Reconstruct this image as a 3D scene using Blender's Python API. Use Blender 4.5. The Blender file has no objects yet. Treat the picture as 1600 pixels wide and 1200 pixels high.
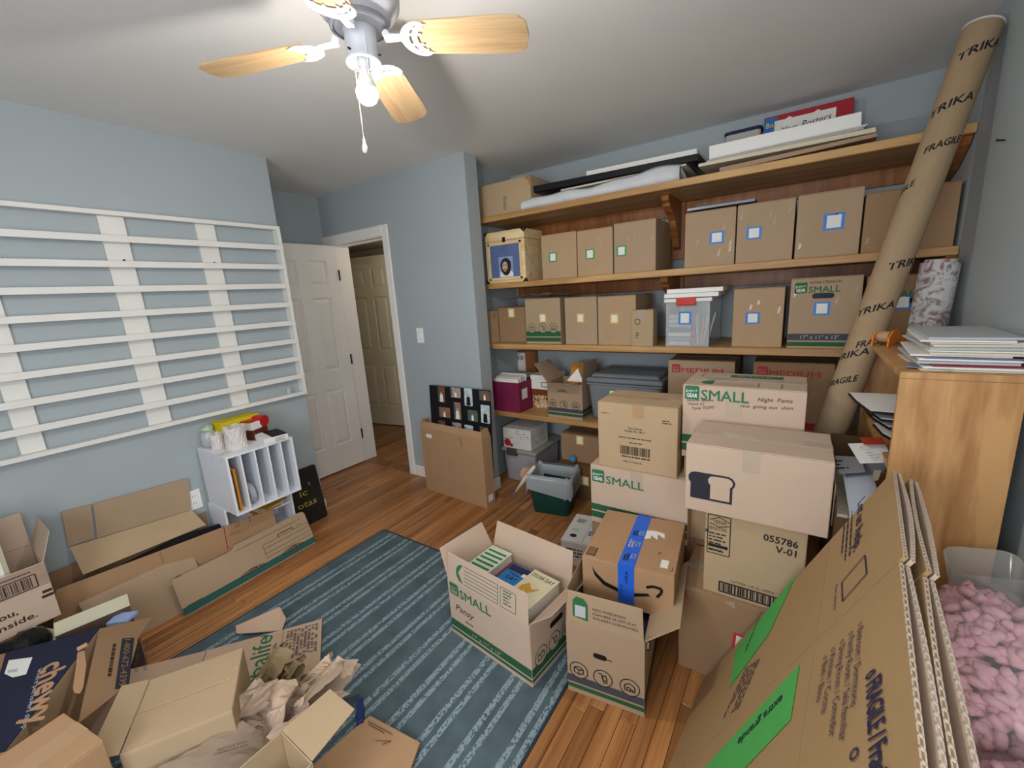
import bpy, bmesh, math, random
from mathutils import Vector, Matrix
random.seed(7)
scene = bpy.context.scene
COL = scene.collection

# ---------------------------------------------------------------- camera
CF, CYAW, CPITCH, CROLL, CH = 657.4, 0.6034, 0.2096, -0.0629, 1.503
_f = Vector((-math.sin(CYAW)*math.cos(CPITCH), math.cos(CYAW)*math.cos(CPITCH), -math.sin(CPITCH)))
_r0 = Vector((math.cos(CYAW), math.sin(CYAW), 0)); _u0 = _r0.cross(_f)
_r = math.cos(CROLL)*_r0 + math.sin(CROLL)*_u0
_u = -math.sin(CROLL)*_r0 + math.cos(CROLL)*_u0
CAMP = Vector((0, 0, CH))
cd = bpy.data.cameras.new('camera'); cam = bpy.data.objects.new('camera', cd); COL.objects.link(cam)
cd.sensor_fit = 'HORIZONTAL'; cd.sensor_width = 36; cd.lens = CF*36/1600; cd.clip_start = 0.02
cam.matrix_world = Matrix((( _r.x,_u.x,-_f.x,0),(_r.y,_u.y,-_f.y,0),(_r.z,_u.z,-_f.z,CH),(0,0,0,1)))
scene.camera = cam

# ---------------------------------------------------------------- light
world = bpy.data.worlds.new('world'); scene.world = world; world.use_nodes = True
world.node_tree.nodes['Background'].inputs[0].default_value = (0.75, 0.85, 1.0, 1)
world.node_tree.nodes['Background'].inputs[1].default_value = 1.0
BULB_STRENGTH = 760.0
WINDOW_W = 24.0
def area_light(name, loc, rot, sx, sy, watts, col):
    l = bpy.data.lights.new(name, 'AREA'); l.shape = 'RECTANGLE'; l.size = sx; l.size_y = sy; l.energy = watts; l.color = col
    o = bpy.data.objects.new(name, l); COL.objects.link(o); o.location = loc; o.rotation_euler = rot; return o
# daylight entering by the window in the right wall beside the photographer
area_light('window_daylight', (.60, -.38, 1.45), (0, math.radians(90), 0), 1.15, .95, WINDOW_W, (0.95, 0.97, 1.0))
area_light('window_daylight', (-.45, -1.26, 1.45), (math.radians(90), 0, 0), 1.2, 1.1, 40.0, (0.95, 0.97, 1.0))   # added second window behind the photographer, to brighten bags and carton fronts
# added fill light without a fixture, brightening the hall beyond the door
hl = bpy.data.lights.new('hall_fill_light', 'POINT'); hl.energy = 6; hl.color = (1, .9, .74); hl.shadow_soft_size = .08
hlo = bpy.data.objects.new('hall_fill_light', hl); COL.objects.link(hlo); hlo.location = (-3.15, 3.05, 1.98)
vs = scene.view_settings
vs.view_transform = 'Standard'; vs.look = 'None'; vs.gamma = 1.0; vs.use_curve_mapping = False
vs.exposure = 0.0

# ---------------------------------------------------------------- helpers
def at(px, py, x=None, y=None, z=None):
    """point of the room seen at a photo pixel on the plane x=, y= or z="""
    d = _f + _r*((px-800)/CF) + _u*((600-py)/CF)
    if x is not None: t = (x-CAMP.x)/d.x
    elif y is not None: t = (y-CAMP.y)/d.y
    else: t = (z-CAMP.z)/d.z
    return CAMP + d*t

def lin(h):
    h = h.lstrip('#'); o = []
    for i in (0, 2, 4):
        v = int(h[i:i+2], 16)/255
        o.append(v/12.92 if v <= .04045 else ((v+.055)/1.055)**2.4)
    return (*o, 1.0)

MATS = {}
def mat(name, hexc, rough=.7, var=.12, scale=6.0, bump=0.0, bscale=200.0, spec=.3, metal=0.0, trans=0.0, alpha=1.0, stretch=None, emit=0.0, rnd=0.0, detail=3.0, ior=1.45):
    if name in MATS: return MATS[name]
    m = bpy.data.materials.new(name); m.use_nodes = True; nt = m.node_tree; N = nt.nodes; L = nt.links
    b = N['Principled BSDF']; c = lin(hexc)
    b.inputs['Roughness'].default_value = rough; b.inputs['Metallic'].default_value = metal
    b.inputs['Specular IOR Level'].default_value = spec; b.inputs['IOR'].default_value = ior
    b.inputs['Transmission Weight'].default_value = trans; b.inputs['Alpha'].default_value = alpha
    tc = N.new('ShaderNodeTexCoord'); src = tc.outputs['Object']
    if stretch:
        mp = N.new('ShaderNodeMapping'); mp.inputs['Scale'].default_value = stretch; L.new(src, mp.inputs[0]); src = mp.outputs[0]
    n = N.new('ShaderNodeTexNoise'); n.inputs['Scale'].default_value = scale; n.inputs['Detail'].default_value = detail; L.new(src, n.inputs[0])
    mx = N.new('ShaderNodeMix'); mx.data_type = 'RGBA'
    mx.inputs[6].default_value = tuple(max(0, v*(1-var)) for v in c[:3])+(1,); mx.inputs[7].default_value = tuple(min(1, v*(1+var)) for v in c[:3])+(1,)
    L.new(n.outputs[0], mx.inputs[0]); out = mx.outputs[2]
    if rnd:
        oi = N.new('ShaderNodeObjectInfo'); hs = N.new('ShaderNodeHueSaturation')
        mr = N.new('ShaderNodeMapRange'); mr.inputs[3].default_value = 1-rnd; mr.inputs[4].default_value = 1+rnd
        L.new(oi.outputs['Random'], mr.inputs[0]); L.new(mr.outputs[0], hs.inputs['Value']); L.new(out, hs.inputs['Color']); out = hs.outputs[0]
    L.new(out, b.inputs['Base Color'])
    if bump:
        n2 = N.new('ShaderNodeTexNoise'); n2.inputs['Scale'].default_value = bscale; n2.inputs['Detail'].default_value = 2; L.new(src, n2.inputs[0])
        bp = N.new('ShaderNodeBump'); bp.inputs['Strength'].default_value = bump; bp.inputs['Distance'].default_value = .002
        L.new(n2.outputs[0], bp.inputs['Height']); L.new(bp.outputs[0], b.inputs['Normal'])
    if emit:
        b.inputs['Emission Color'].default_value = c; b.inputs['Emission Strength'].default_value = emit
    MATS[name] = m; return m

def wood(name, h1, h2, axis='Y', ring=9.0, rough=.4, rnd=.18, gs=1.0, cathedral=False):
    """long-grained wood: stretched noise and wavy rings along one axis"""
    if name in MATS: return MATS[name]
    m = bpy.data.materials.new(name); m.use_nodes = True; nt = m.node_tree; N = nt.nodes; L = nt.links; b = N['Principled BSDF']
    b.inputs['Roughness'].default_value = rough; b.inputs['Specular IOR Level'].default_value = .4
    tc = N.new('ShaderNodeTexCoord'); mp = N.new('ShaderNodeMapping')
    s = [ring*gs]*3; s['XYZ'.index(axis)] = .45*gs; mp.inputs['Scale'].default_value = s
    oi = N.new('ShaderNodeObjectInfo'); ad = N.new('ShaderNodeVectorMath'); ad.operation = 'ADD'
    cm = N.new('ShaderNodeMath'); cm.operation = 'MULTIPLY'; cm.inputs[1].default_value = 37.0 if rnd else 0.0
    L.new(oi.outputs['Random'], cm.inputs[0]); L.new(tc.outputs['Object'], mp.inputs[0]); L.new(mp.outputs[0], ad.inputs[0]); L.new(cm.outputs[0], ad.inputs[1])
    n = N.new('ShaderNodeTexNoise'); n.inputs['Scale'].default_value = 1.6; n.inputs['Detail'].default_value = 5; n.inputs['Distortion'].default_value = 1.3; L.new(ad.outputs[0], n.inputs[0])
    n2 = N.new('ShaderNodeTexNoise'); n2.inputs['Scale'].default_value = 14; n2.inputs['Detail'].default_value = 2; L.new(ad.outputs[0], n2.inputs[0])
    am = N.new('ShaderNodeMath'); am.operation = 'MULTIPLY_ADD'; am.inputs[1].default_value = .35; L.new(n2.outputs[0], am.inputs[0]); L.new(n.outputs[0], am.inputs[2])
    if cathedral:      # arched flat-sawn figure
        mc = N.new('ShaderNodeMapping'); mc.inputs['Scale'].default_value = (1.0, 1.0, .28); mc.inputs['Location'].default_value = (-.12, .55, -.22); L.new(tc.outputs['Object'], mc.inputs[0])
        wv = N.new('ShaderNodeTexWave'); wv.wave_type = 'RINGS'; wv.rings_direction = 'SPHERICAL'; wv.inputs['Scale'].default_value = 22; wv.inputs['Distortion'].default_value = 3.5; wv.inputs['Detail'].default_value = 2.5; wv.inputs['Detail Scale'].default_value = 1.2; L.new(mc.outputs[0], wv.inputs[0])
        w2 = N.new('ShaderNodeMath'); w2.operation = 'MULTIPLY_ADD'; w2.inputs[1].default_value = .30; L.new(wv.outputs['Fac'], w2.inputs[0]); L.new(am.outputs[0], w2.inputs[2]); am = w2
    cr = N.new('ShaderNodeValToRGB'); e = cr.color_ramp.elements; e[0].position = .45; e[0].color = lin(h1); e[1].position = 1.0 if cathedral else .85; e[1].color = lin(h2); L.new(am.outputs[0], cr.inputs[0])
    out = cr.outputs[0]
    if rnd:
        hs = N.new('ShaderNodeHueSaturation'); mr = N.new('ShaderNodeMapRange'); mr.inputs[3].default_value = 1-rnd; mr.inputs[4].default_value = 1+rnd
        L.new(oi.outputs['Random'], mr.inputs[0]); L.new(mr.outputs[0], hs.inputs['Value']); L.new(out, hs.inputs['Color']); out = hs.outputs[0]
    L.new(out, b.inputs['Base Color']); MATS[name] = m; return m

class MB:
    def __init__(s): s.v = []; s.f = []
    def add(s, vs, fs):
        k = len(s.v); s.v += [tuple(v) for v in vs]; s.f += [tuple(i+k for i in f) for f in fs]; return s
    def box(s, x0, y0, z0, x1, y1, z1, M=None):
        if x0 > x1: x0, x1 = x1, x0
        if y0 > y1: y0, y1 = y1, y0
        if z0 > z1: z0, z1 = z1, z0
        P = [Vector(p) for p in ((x0,y0,z0),(x1,y0,z0),(x1,y1,z0),(x0,y1,z0),(x0,y0,z1),(x1,y0,z1),(x1,y1,z1),(x0,y1,z1))]
        if M: P = [M @ p for p in P]
        return s.add(P, [(0,3,2,1),(4,5,6,7),(0,1,5,4),(1,2,6,5),(2,3,7,6),(3,0,4,7)])
    def hexa(s, B, T):
        """bottom quad (ccw seen from above) and top quad"""
        return s.add(list(B)+list(T), [(0,3,2,1),(4,5,6,7),(0,1,5,4),(1,2,6,5),(2,3,7,6),(3,0,4,7)])
    def prism(s, pts, z0, z1, M=None):
        n = len(pts)
        a = sum(pts[i][0]*pts[(i+1)%n][1]-pts[(i+1)%n][0]*pts[i][1] for i in range(n))
        if a < 0: pts = pts[::-1]
        P = [Vector((p[0], p[1], z0)) for p in pts]+[Vector((p[0], p[1], z1)) for p in pts]
        if M: P = [M @ p for p in P]
        return s.add(P, [tuple(range(n))[::-1], tuple(range(n, 2*n))]+[(i, (i+1)%n, n+(i+1)%n, n+i) for i in range(n)])
    def plate(s, P, t):
        """polygon in space, thickened by t against its normal"""
        P = [Vector(p) for p in P]; n = len(P); nr = Vector((0,0,0))
        for i in range(n): nr += (P[i]-P[0]).cross(P[(i+1)%n]-P[0])
        nr.normalize(); Q = [p-nr*t for p in P]
        return s.add(P+Q, [tuple(range(n)), tuple(range(n, 2*n))[::-1]]+[(n+i, n+(i+1)%n, (i+1)%n, i) for i in range(n)])
    def cyl(s, p0, p1, r0, r1=None, n=16, caps=True):
        r1 = r0 if r1 is None else r1; p0 = Vector(p0); p1 = Vector(p1); d = (p1-p0).normalized()
        a = d.orthogonal().normalized(); b = d.cross(a); V = []
        for p, r in ((p0, r0), (p1, r1)):
            for i in range(n): V.append(p+a*r*math.cos(2*math.pi*i/n)+b*r*math.sin(2*math.pi*i/n))
        F = [(i, (i+1)%n, n+(i+1)%n, n+i) for i in range(n)]
        if caps: F += [tuple(range(n))[::-1], tuple(range(n, 2*n))]
        return s.add(V, F)
    def lathe(s, prof, n=24, M=None):
        V = []; F = []; k = len(prof)
        for i in range(n):
            a = 2*math.pi*i/n
            for r, z in prof: V.append(Vector((r*math.cos(a), r*math.sin(a), z)))
        if M: V = [M @ v for v in V]
        for i in range(n):
            j = (i+1) % n
            for q in range(k-1): F.append((i*k+q, j*k+q, j*k+q+1, i*k+q+1))
        return s.add(V, F)
    def tube(s, path, r, n=8):
        path = [Vector(p) for p in path]; V = []; F = []; m = len(path); a = None
        for i, p in enumerate(path):
            d = (path[min(i+1, m-1)]-path[max(i-1, 0)]).normalized()
            a = d.orthogonal().normalized() if a is None else (a-d*a.dot(d)).normalized()
            b = d.cross(a); rr = r[i] if isinstance(r, (list, tuple)) else r
            for q in range(n): V.append(p+a*rr*math.cos(2*math.pi*q/n)+b*rr*math.sin(2*math.pi*q/n))
        for i in range(m-1):
            for q in range(n): F.append((i*n+q, i*n+(q+1)%n, (i+1)*n+(q+1)%n, (i+1)*n+q))
        F += [tuple(range(n))[::-1], tuple((m-1)*n+q for q in range(n))]
        return s.add(V, F)
    def build(s, name, m, parent=None, M=None, smooth=False, bevel=0.0, seg=1):
        me = bpy.data.meshes.new(name); me.from_pydata(s.v, [], s.f); me.update()
        me.materials.append(m if not isinstance(m, str) else MATS[m])
        if smooth: me.polygons.foreach_set('use_smooth', [True]*len(me.polygons))
        return link(name, me, parent, M, bevel, seg)
def link(name, me, parent=None, M=None, bevel=0.0, seg=1):
    o = bpy.data.objects.new(name, me); COL.objects.link(o)
    if parent: o.parent = parent
    if M is not None: o.matrix_local = M
    if bevel:
        b = o.modifiers.new('bevel', 'BEVEL'); b.width = bevel; b.segments = seg; b.limit_method = 'ANGLE'; b.angle_limit = math.radians(40)
    return o
def T(x, y, z): return Matrix.Translation((x, y, z))
def RZ(a): return Matrix.Rotation(math.radians(a), 4, 'Z')
def RX(a): return Matrix.Rotation(math.radians(a), 4, 'X')
def RY(a): return Matrix.Rotation(math.radians(a), 4, 'Y')
def basis(o, x, y, z=None):
    x = Vector(x).normalized(); y = Vector(y); y = (y-x*y.dot(x)).normalized(); z = x.cross(y)
    return Matrix(((x.x,y.x,z.x,o[0]),(x.y,y.y,z.y,o[1]),(x.z,y.z,z.z,o[2]),(0,0,0,1)))
def thing(name, label, cat, M=None, group=None):
    o = bpy.data.objects.new(name, None); COL.objects.link(o); o.empty_display_size = .05
    if M is not None: o.matrix_world = M
    return tag(o, label, cat, group)
def tag(o, label, cat, group=None):
    o['label'] = label; o['category'] = cat
    if group: o['group'] = group
    return o
def struct(o, label=None):
    o['kind'] = 'structure'
    if label: o['label'] = label
    return o

# flat print: lettering is turned to meshes in one go at the end
TEXTS = []
def text(parent, F, s, u, v, h, m, w=None, rot=0, shear=0, dz=.0012, name='lettering', bold=0.0, mirror=False):
    """print s at (u, v) = lower left corner on the face frame F; h = capital height, w = total width"""
    TEXTS.append((parent, F @ T(u, v, dz) @ RZ(rot), s, h, w, m, shear, name, bold))
def finish_texts():
    tmp = []
    for t in TEXTS:
        cu = bpy.data.curves.new('tmp', 'FONT'); cu.body = t[2]; cu.size = t[3]/.7; cu.shear = t[6]; cu.resolution_u = 2
        o = bpy.data.objects.new('tmp', cu); COL.objects.link(o); tmp.append(o)
    dg = bpy.context.evaluated_depsgraph_get(); dg.update()
    warps = dict(globals().get('WARPS', ()))
    for ti, (t, o) in enumerate(zip(TEXTS, tmp)):
        me = bpy.data.meshes.new_from_object(o.evaluated_get(dg)); me.name = t[7]
        if not me.vertices: continue
        x0 = min(v.co.x for v in me.vertices); x1 = max(v.co.x for v in me.vertices)
        sx = t[4]/(x1-x0) if t[4] else 1.0
        for v in me.vertices: v.co.x = (v.co.x-x0)*sx
        if t[8] > 0:      # heavier strokes: the same outline shifted a little both ways
            nv = len(me.vertices); base = [v.co.copy() for v in me.vertices]; pf = [tuple(p.vertices) for p in me.polygons]; e = t[8]*t[3]
            V = []; Fs = []
            for k, (ex, ey) in enumerate(((0, 0), (e, 0), (-e, 0), (0, e), (0, -e))):
                V += [(b.x+ex, b.y+ey, k*.00003) for b in base]; Fs += [tuple(i+k*nv for i in f) for f in pf]
            me = bpy.data.meshes.new(t[7]); me.from_pydata(V, [], Fs)
        wf = warps.get(ti)
        if wf:
            for v in me.vertices: v.co = wf(v.co.x, v.co.y)
        me.materials.clear(); me.materials.append(t[5] if not isinstance(t[5], str) else MATS[t[5]])
        link(t[7], me, t[0], t[1])
    for o in tmp: bpy.data.objects.remove(o)
def decal(parent, F, pts, m, name='print', dz=.0008):
    n = len(pts); mb = MB(); mb.add([(p[0], p[1], 0) for p in pts], [tuple(range(n))])
    a = sum(pts[i][0]*pts[(i+1)%n][1]-pts[(i+1)%n][0]*pts[i][1] for i in range(n))
    if a < 0: mb.f = [f[::-1] for f in mb.f]
    return mb.build(name, m, parent, F @ T(0, 0, dz))
def rect(parent, F, u, v, w, h, m, name='print', dz=.0008):
    return decal(parent, F, [(u, v), (u+w, v), (u+w, v+h), (u, v+h)], m, name, dz)
def rounded(u, v, w, h, r, n=4):
    P = []
    for cx, cy, a0 in ((u+w-r, v+r, -90), (u+w-r, v+h-r, 0), (u+r, v+h-r, 90), (u+r, v+r, 180)):
        for i in range(n+1):
            a = math.radians(a0+90*i/n); P.append((cx+r*math.cos(a), cy+r*math.sin(a)))
    return P
def ring2d(parent, F, u, v, r, t, m, name='print', n=28, dz=.0014, sy=1.0):
    mb = MB(); V = []; Fa = []
    for i in range(n):
        a = 2*math.pi*i/n; V += [(u+r*math.cos(a), v+r*sy*math.sin(a), 0), (u+(r-t)*math.cos(a), v+(r-t)*sy*math.sin(a), 0)]
    for i in range(n): j = (i+1) % n; Fa.append((2*i, 2*j, 2*j+1, 2*i+1))
    mb.add(V, Fa); return mb.build(name, m, parent, F @ T(0, 0, dz))
def strokes(parent, F, polys, t, m, name='print', dz=.0014):
    """thin printed lines through lists of (u, v)"""
    mb = MB()
    for P in polys:
        for a, b in zip(P, P[1:]):
            a = Vector((*a, 0)); b = Vector((*b, 0)); d = (b-a)
            if d.length < 1e-6: continue
            d.normalize(); nn = Vector((-d.y, d.x, 0))*t/2; mb.add([a-nn, b-nn, b+nn, a+nn], [(0, 1, 2, 3)])
    return mb.build(name, m, parent, F @ T(0, 0, dz))
def barcode(parent, F, u, v, w, h, m, seed=1, n=30, name='barcode'):
    r = random.Random(seed); mb = MB(); x = 0; ws = [r.choice((1, 1, 2, 3)) for _ in range(n*2)]; k = w/sum(ws)
    for i, q in enumerate(ws):
        if i % 2 == 0: mb.add([(u+x, v, 0), (u+x+q*k, v, 0), (u+x+q*k, v+h, 0), (u+x, v+h, 0)], [(0, 1, 2, 3)])
        x += q*k
    return mb.build(name, m, parent, F @ T(0, 0, .0012))
def lines(parent, F, u, v, w, n, lh, m, seed=0, t=.4, name='small_print', ragged=.4):
    """rows of fine print too small to read"""
    r = random.Random(seed); mb = MB()
    for i in range(n):
        x = u; end = u+w*(1-ragged*r.random()); y = v-i*lh
        while x < end:
            q = min(end-x, r.uniform(1.2, 4)*lh*.5)
            mb.add([(x, y, 0), (x+q, y, 0), (x+q, y+lh*t, 0), (x, y+lh*t, 0)], [(0, 1, 2, 3)]); x += q+lh*.3
    return mb.build(name, m, parent, F @ T(0, 0, .0012))

# ---------------------------------------------------------------- materials
WALL = mat('wall_paint', '#a7b1b5', .55, .04, 3, .10, 220, .35)
CEIL = mat('ceiling_paint', '#e6e6e4', .8, .03, 4, .15, 260, .2)
WHITE = mat('white_paint', '#ece9e4', .45, .03, 8, .04, 90)
RACKW = mat('rack_paint', '#e4e3dd', .5, .05, 9, .06, 120)
BLACK = mat('black', '#17171a', .5, .1)
INK = mat('black_ink', '#222227', .7, .1); INKB = mat('blue_ink', '#33304f', .7, .12); INKG = mat('green_ink', '#2f6b43', .7, .1)
INKBR = mat('brown_ink', '#3a2c22', .7, .1); REDI = mat('red_ink', '#9c2a30', .7, .1)
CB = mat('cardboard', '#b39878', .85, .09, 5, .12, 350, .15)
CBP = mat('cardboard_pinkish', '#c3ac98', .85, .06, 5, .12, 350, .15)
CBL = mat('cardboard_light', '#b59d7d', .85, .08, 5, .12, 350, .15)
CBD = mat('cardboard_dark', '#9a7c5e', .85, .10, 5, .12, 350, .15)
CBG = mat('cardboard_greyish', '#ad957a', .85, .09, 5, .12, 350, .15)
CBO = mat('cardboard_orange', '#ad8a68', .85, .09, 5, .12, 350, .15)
FLUTE = mat('cardboard_cut_edge', '#d0bfae', .9, .25, 160, .3, 200)
TAPE = mat('packing_tape', '#b08f6c', .22, .06, 8, 0, 0, .6)
CLEART = mat('clear_tape', '#d8cdbf', .12, .05, 8, .2, 60, .8, alpha=.35)
BLUET = mat('blue_tape', '#2b66d6', .35, .08, 30)
PAPER = mat('paper_white', '#e8e6e1', .7, .04, 12); PAPER2 = mat('paper_cream', '#d9d0b8', .7, .06, 12); PAPERG = mat('paper_grey', '#b9bcc0', .7, .06, 12)
PINE = wood('pine_shelf', '#a67a4a', '#cfa66c', 'X', 7, .45, 0)
OAK = wood('oak_veneer', '#a06c3c', '#d0a06a', 'Z', 6, .42, 0, cathedral=True)
CORBEL = wood('stained_pine_and_shade', '#7d4a24', '#a86c39', 'Z', 8, .4, 0)  # bracket stain; on the wall cleats the dark tone stands for shade
PLANK = wood('oak_floor', '#85502a', '#bb8450', 'Y', 10, .33, .22)
HPLANK = wood('hall_floor', '#6f4a2c', '#a37a4e', 'Y', 10, .4, .25)
STB = mat('sticker_blue', '#3f86d8', .5, .05); STG = mat('sticker_green', '#3c9a5c', .5, .05); STY = mat('sticker_yellow', '#d9b847', .5, .05); STR = mat('sticker_red', '#c23a42', .5, .05)
CHROME = mat('dark_metal', '#2b2a2a', .4, .1, metal=.6)
PLUGW = mat('plastic_white', '#f0efec', .35, .02)
CLEARP = mat('clear_plastic', '#e8eef2', .08, .02, 6, 0, 0, .5, alpha=.28)

# ---------------------------------------------------------------- the room
H = 2.44; XL, Y1, XR, YB, YD, XREC, XC, XC2 = -2.857, 1.57, .545, 3.118, 2.364, -3.582, -1.90, -2.033
YR = -1.2; TH = .13
fl = struct(MB().box(XREC-.1, YR-.1, -.1, XR+.1, YB+.1, -.014).build('floor', mat('subfloor', '#3a2414', .9)))
pm = bpy.data.meshes.new('plank'); c_ = .0012; W2 = .0565/2
mb = MB(); mb.add([(-W2, 0, -.014), (W2, 0, -.014), (W2, 1, -.014), (-W2, 1, -.014), (-W2, 0, -c_), (W2, 0, -c_), (W2, 1, -c_), (-W2, 1, -c_), (-W2+c_, c_, 0), (W2-c_, c_, 0), (W2-c_, 1-c_, 0), (-W2+c_, 1-c_, 0)],
 [(0,3,2,1),(0,1,5,4),(1,2,6,5),(2,3,7,6),(3,0,4,7),(4,5,9,8),(5,6,10,9),(6,7,11,10),(7,4,8,11),(8,9,10,11)])
pm.from_pydata(mb.v, [], mb.f); pm.materials.append(PLANK)
x = XREC+W2; nplank = 0
while x < XR:
    y = YR+.55 if x > -.2 else YR+.9; first = True
    while y < YB:
        ln = random.uniform(.5, 1.7) if first else random.uniform(.75, 1.9); first = False
        ln = min(ln, YB-y) if YB-y-ln > .25 else YB-y
        if x < XL-.02 and y+ln < Y1: pass
        elif x < XC2-.03 and y > YD: pass
        else:
            o = bpy.data.objects.new('plank', pm); COL.objects.link(o); o.parent = fl; o.location = (x, y, 0); o.scale = (.985, ln-.0015, 1); nplank += 1
        y += ln
    x += .0572
print('planks', nplank)
struct(MB().box(XREC-1.9, YR-.1, H, XR+.1, YB+.1, H+.1).build('ceiling', CEIL))
struct(MB().box(XL-TH, YR-.1, 0, XL, Y1, H).build('wall_left', WALL))
struct(MB().box(XREC-.1, Y1-.1, 0, XREC, YD, H).build('wall_recess', WALL))
struct(MB().box(XREC-.1, Y1-.1, 0, XL-TH, Y1-.001, H).build('wall_recess_return', WALL))
DX0, DX1, DZ = -3.43, -2.785, 2.015            # door opening
struct(MB().box(XREC-.1, YD, 0, DX0-.02, YD+TH, H).box(DX1+.02, YD, 0, XC, YD+TH, H).box(DX0-.02, YD, DZ+.02, DX1+.02, YD+TH, H).build('wall_door', WALL))
struct(MB().box(XC2-.1, YD+TH, 0, XC2, YB+.1, H).build('wall_closet_side', WALL))
struct(MB().box(XC2, YB, 0, XR+.1, YB+.1, H).build('wall_back', WALL))
WX0, WX1, WZ0, WZ1 = -.88, .12, .87, 2.03      # window opening (along y) in the right wall
struct(MB().box(XR, WX1, 0, XR+.1, YB, H).box(XR, YR-.1, 0, XR+.1, WX0, H).box(XR, WX0, 0, XR+.1, WX1, WZ0).box(XR, WX0, WZ1, XR+.1, WX1, H).build('wall_right', WALL))
V0, V1 = -1.08, .18
struct(MB().box(XL-TH, YR-.1, 0, V0, YR, H).box(V1, YR-.1, 0, XR+.1, YR, H).box(V0, YR-.1, 0, V1, YR, WZ0).box(V0, YR-.1, WZ1, V1, YR, H).build('wall_rear', WALL))
struct(MB().box(V0, YR-.05, WZ0, V0+.045, YR, WZ1).box(V1-.045, YR-.05, WZ0, V1, YR, WZ1).box(V0, YR-.05, WZ0, V1, YR, WZ0+.045).box(V0, YR-.05, WZ1-.045, V1, YR, WZ1).box(V0, YR-.045, 1.43, V1, YR-.01, 1.47).build('added_window_2', WHITE))  # frame of the added rear window, there for the extra daylight
wn = struct(MB().box(XR, WX0, WZ0, XR+.05, WX0+.045, WZ1).box(XR, WX1-.045, WZ0, XR+.05, WX1, WZ1).box(XR, WX0, WZ0, XR+.05, WX1, WZ0+.045).box(XR, WX0, WZ1-.045, XR+.05, WX1, WZ1).box(XR+.01, WX0, 1.43, XR+.045, WX1, 1.47).build('window_1', WHITE))
# hall beyond the door
HX0, HX1, HY = -5.4, -2.9, 3.62
HW = mat('hall_paint', '#b3a88f', .6, .04, 3, .08, 200)
hf = struct(MB().box(HX0, YD+.02, -.1, HX1, HY, -.014).build('floor_hall', mat('subfloor', '#3a2414')))
hm = pm.copy(); hm.materials.clear(); hm.materials.append(HPLANK)
x = -4.75
while x < HX1-.05:
    y = YD+.10
    while y < HY-.02:
        ln = min(random.uniform(.5, 1.2), HY-y)
        o = bpy.data.objects.new('plank', hm); COL.objects.link(o); o.parent = hf; o.location = (x, y, -.002); o.scale = (.985, ln-.0015, 1); y += ln
    x += .0572
struct(MB().box(HX0, HY, 0, HX1+.1, HY+.1, H).build('wall_hall_back', HW))
struct(MB().box(HX0-.1, YD+TH, 0, HX0, HY, H).build('wall_hall_end', HW))
struct(MB().box(HX1, YD+TH+.001, 0, HX1+.1, HY, H).build('wall_hall_side', HW))
struct(MB().box(HX0, YD+TH, 0, DX0-.1, YD+TH+.012, H).box(DX0-.1, YD+TH, DZ+.12, HX1, YD+TH+.012, H).build('wall_hall_front', HW))
struct(MB().box(HX0, YD+TH+.3, 2.15, HX1, HY-.05, H-.001).build('ceiling_hall', HW))
# doorway lining, casing, threshold
JW = .02
struct(MB().box(DX0-JW, YD-.004, 0, DX0, YD+TH+.01, DZ+JW).build('trim_1', WHITE), 'white door jamb on the hinge side')
struct(MB().box(DX1, YD-.004, 0, DX1+JW, YD+TH+.01, DZ+JW).build('trim_2', WHITE), 'white door jamb on the latch side')
struct(MB().box(DX0, YD-.004, DZ, DX1, YD+TH+.01, DZ+JW).box(DX0, YD+.05, DZ-.012, DX1, YD+.09, DZ).build('trim_3', WHITE), 'white head jamb of the doorway')
CW = .075
struct(MB().box(DX1+.006, YD-.016, 0, DX1+CW, YD, DZ+CW+.01).build('trim_4', WHITE, bevel=.004), 'white casing on the right of the doorway')
struct(MB().box(XREC+.003, YD-.016, DZ+.006, DX1+.006, YD, DZ+CW+.01).build('trim_5', WHITE, bevel=.004), 'white casing above the doorway')
struct(MB().box(XREC+.06, YD-.016, 0, DX0-.006, YD, DZ+.006).build('trim_6', WHITE, bevel=.004), 'white casing on the left of the doorway')
struct(MB().box(DX0, YD-.01, -.005, DX1, YD+.1, .006).build('trim_7', HPLANK, bevel=.003), 'brown wooden threshold strip of the doorway')
bbh = .095
def baseboard(n, x0, y0, x1, y1): struct(MB().box(x0, y0, 0, x1, y1, bbh).build(n, WHITE, bevel=.004))
baseboard('baseboard_door_wall', DX1+CW, YD-.013, XC, YD)
baseboard('baseboard_stub', XC, YD-.013, XC+.013, YD+TH)
baseboard('baseboard_left', XL, .0, XL+.013, Y1); baseboard('baseboard_left_end', XL-.06, Y1, XL+.013, Y1+.013)
baseboard('baseboard_right', XR-.013, YR, XR, YB)

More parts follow.
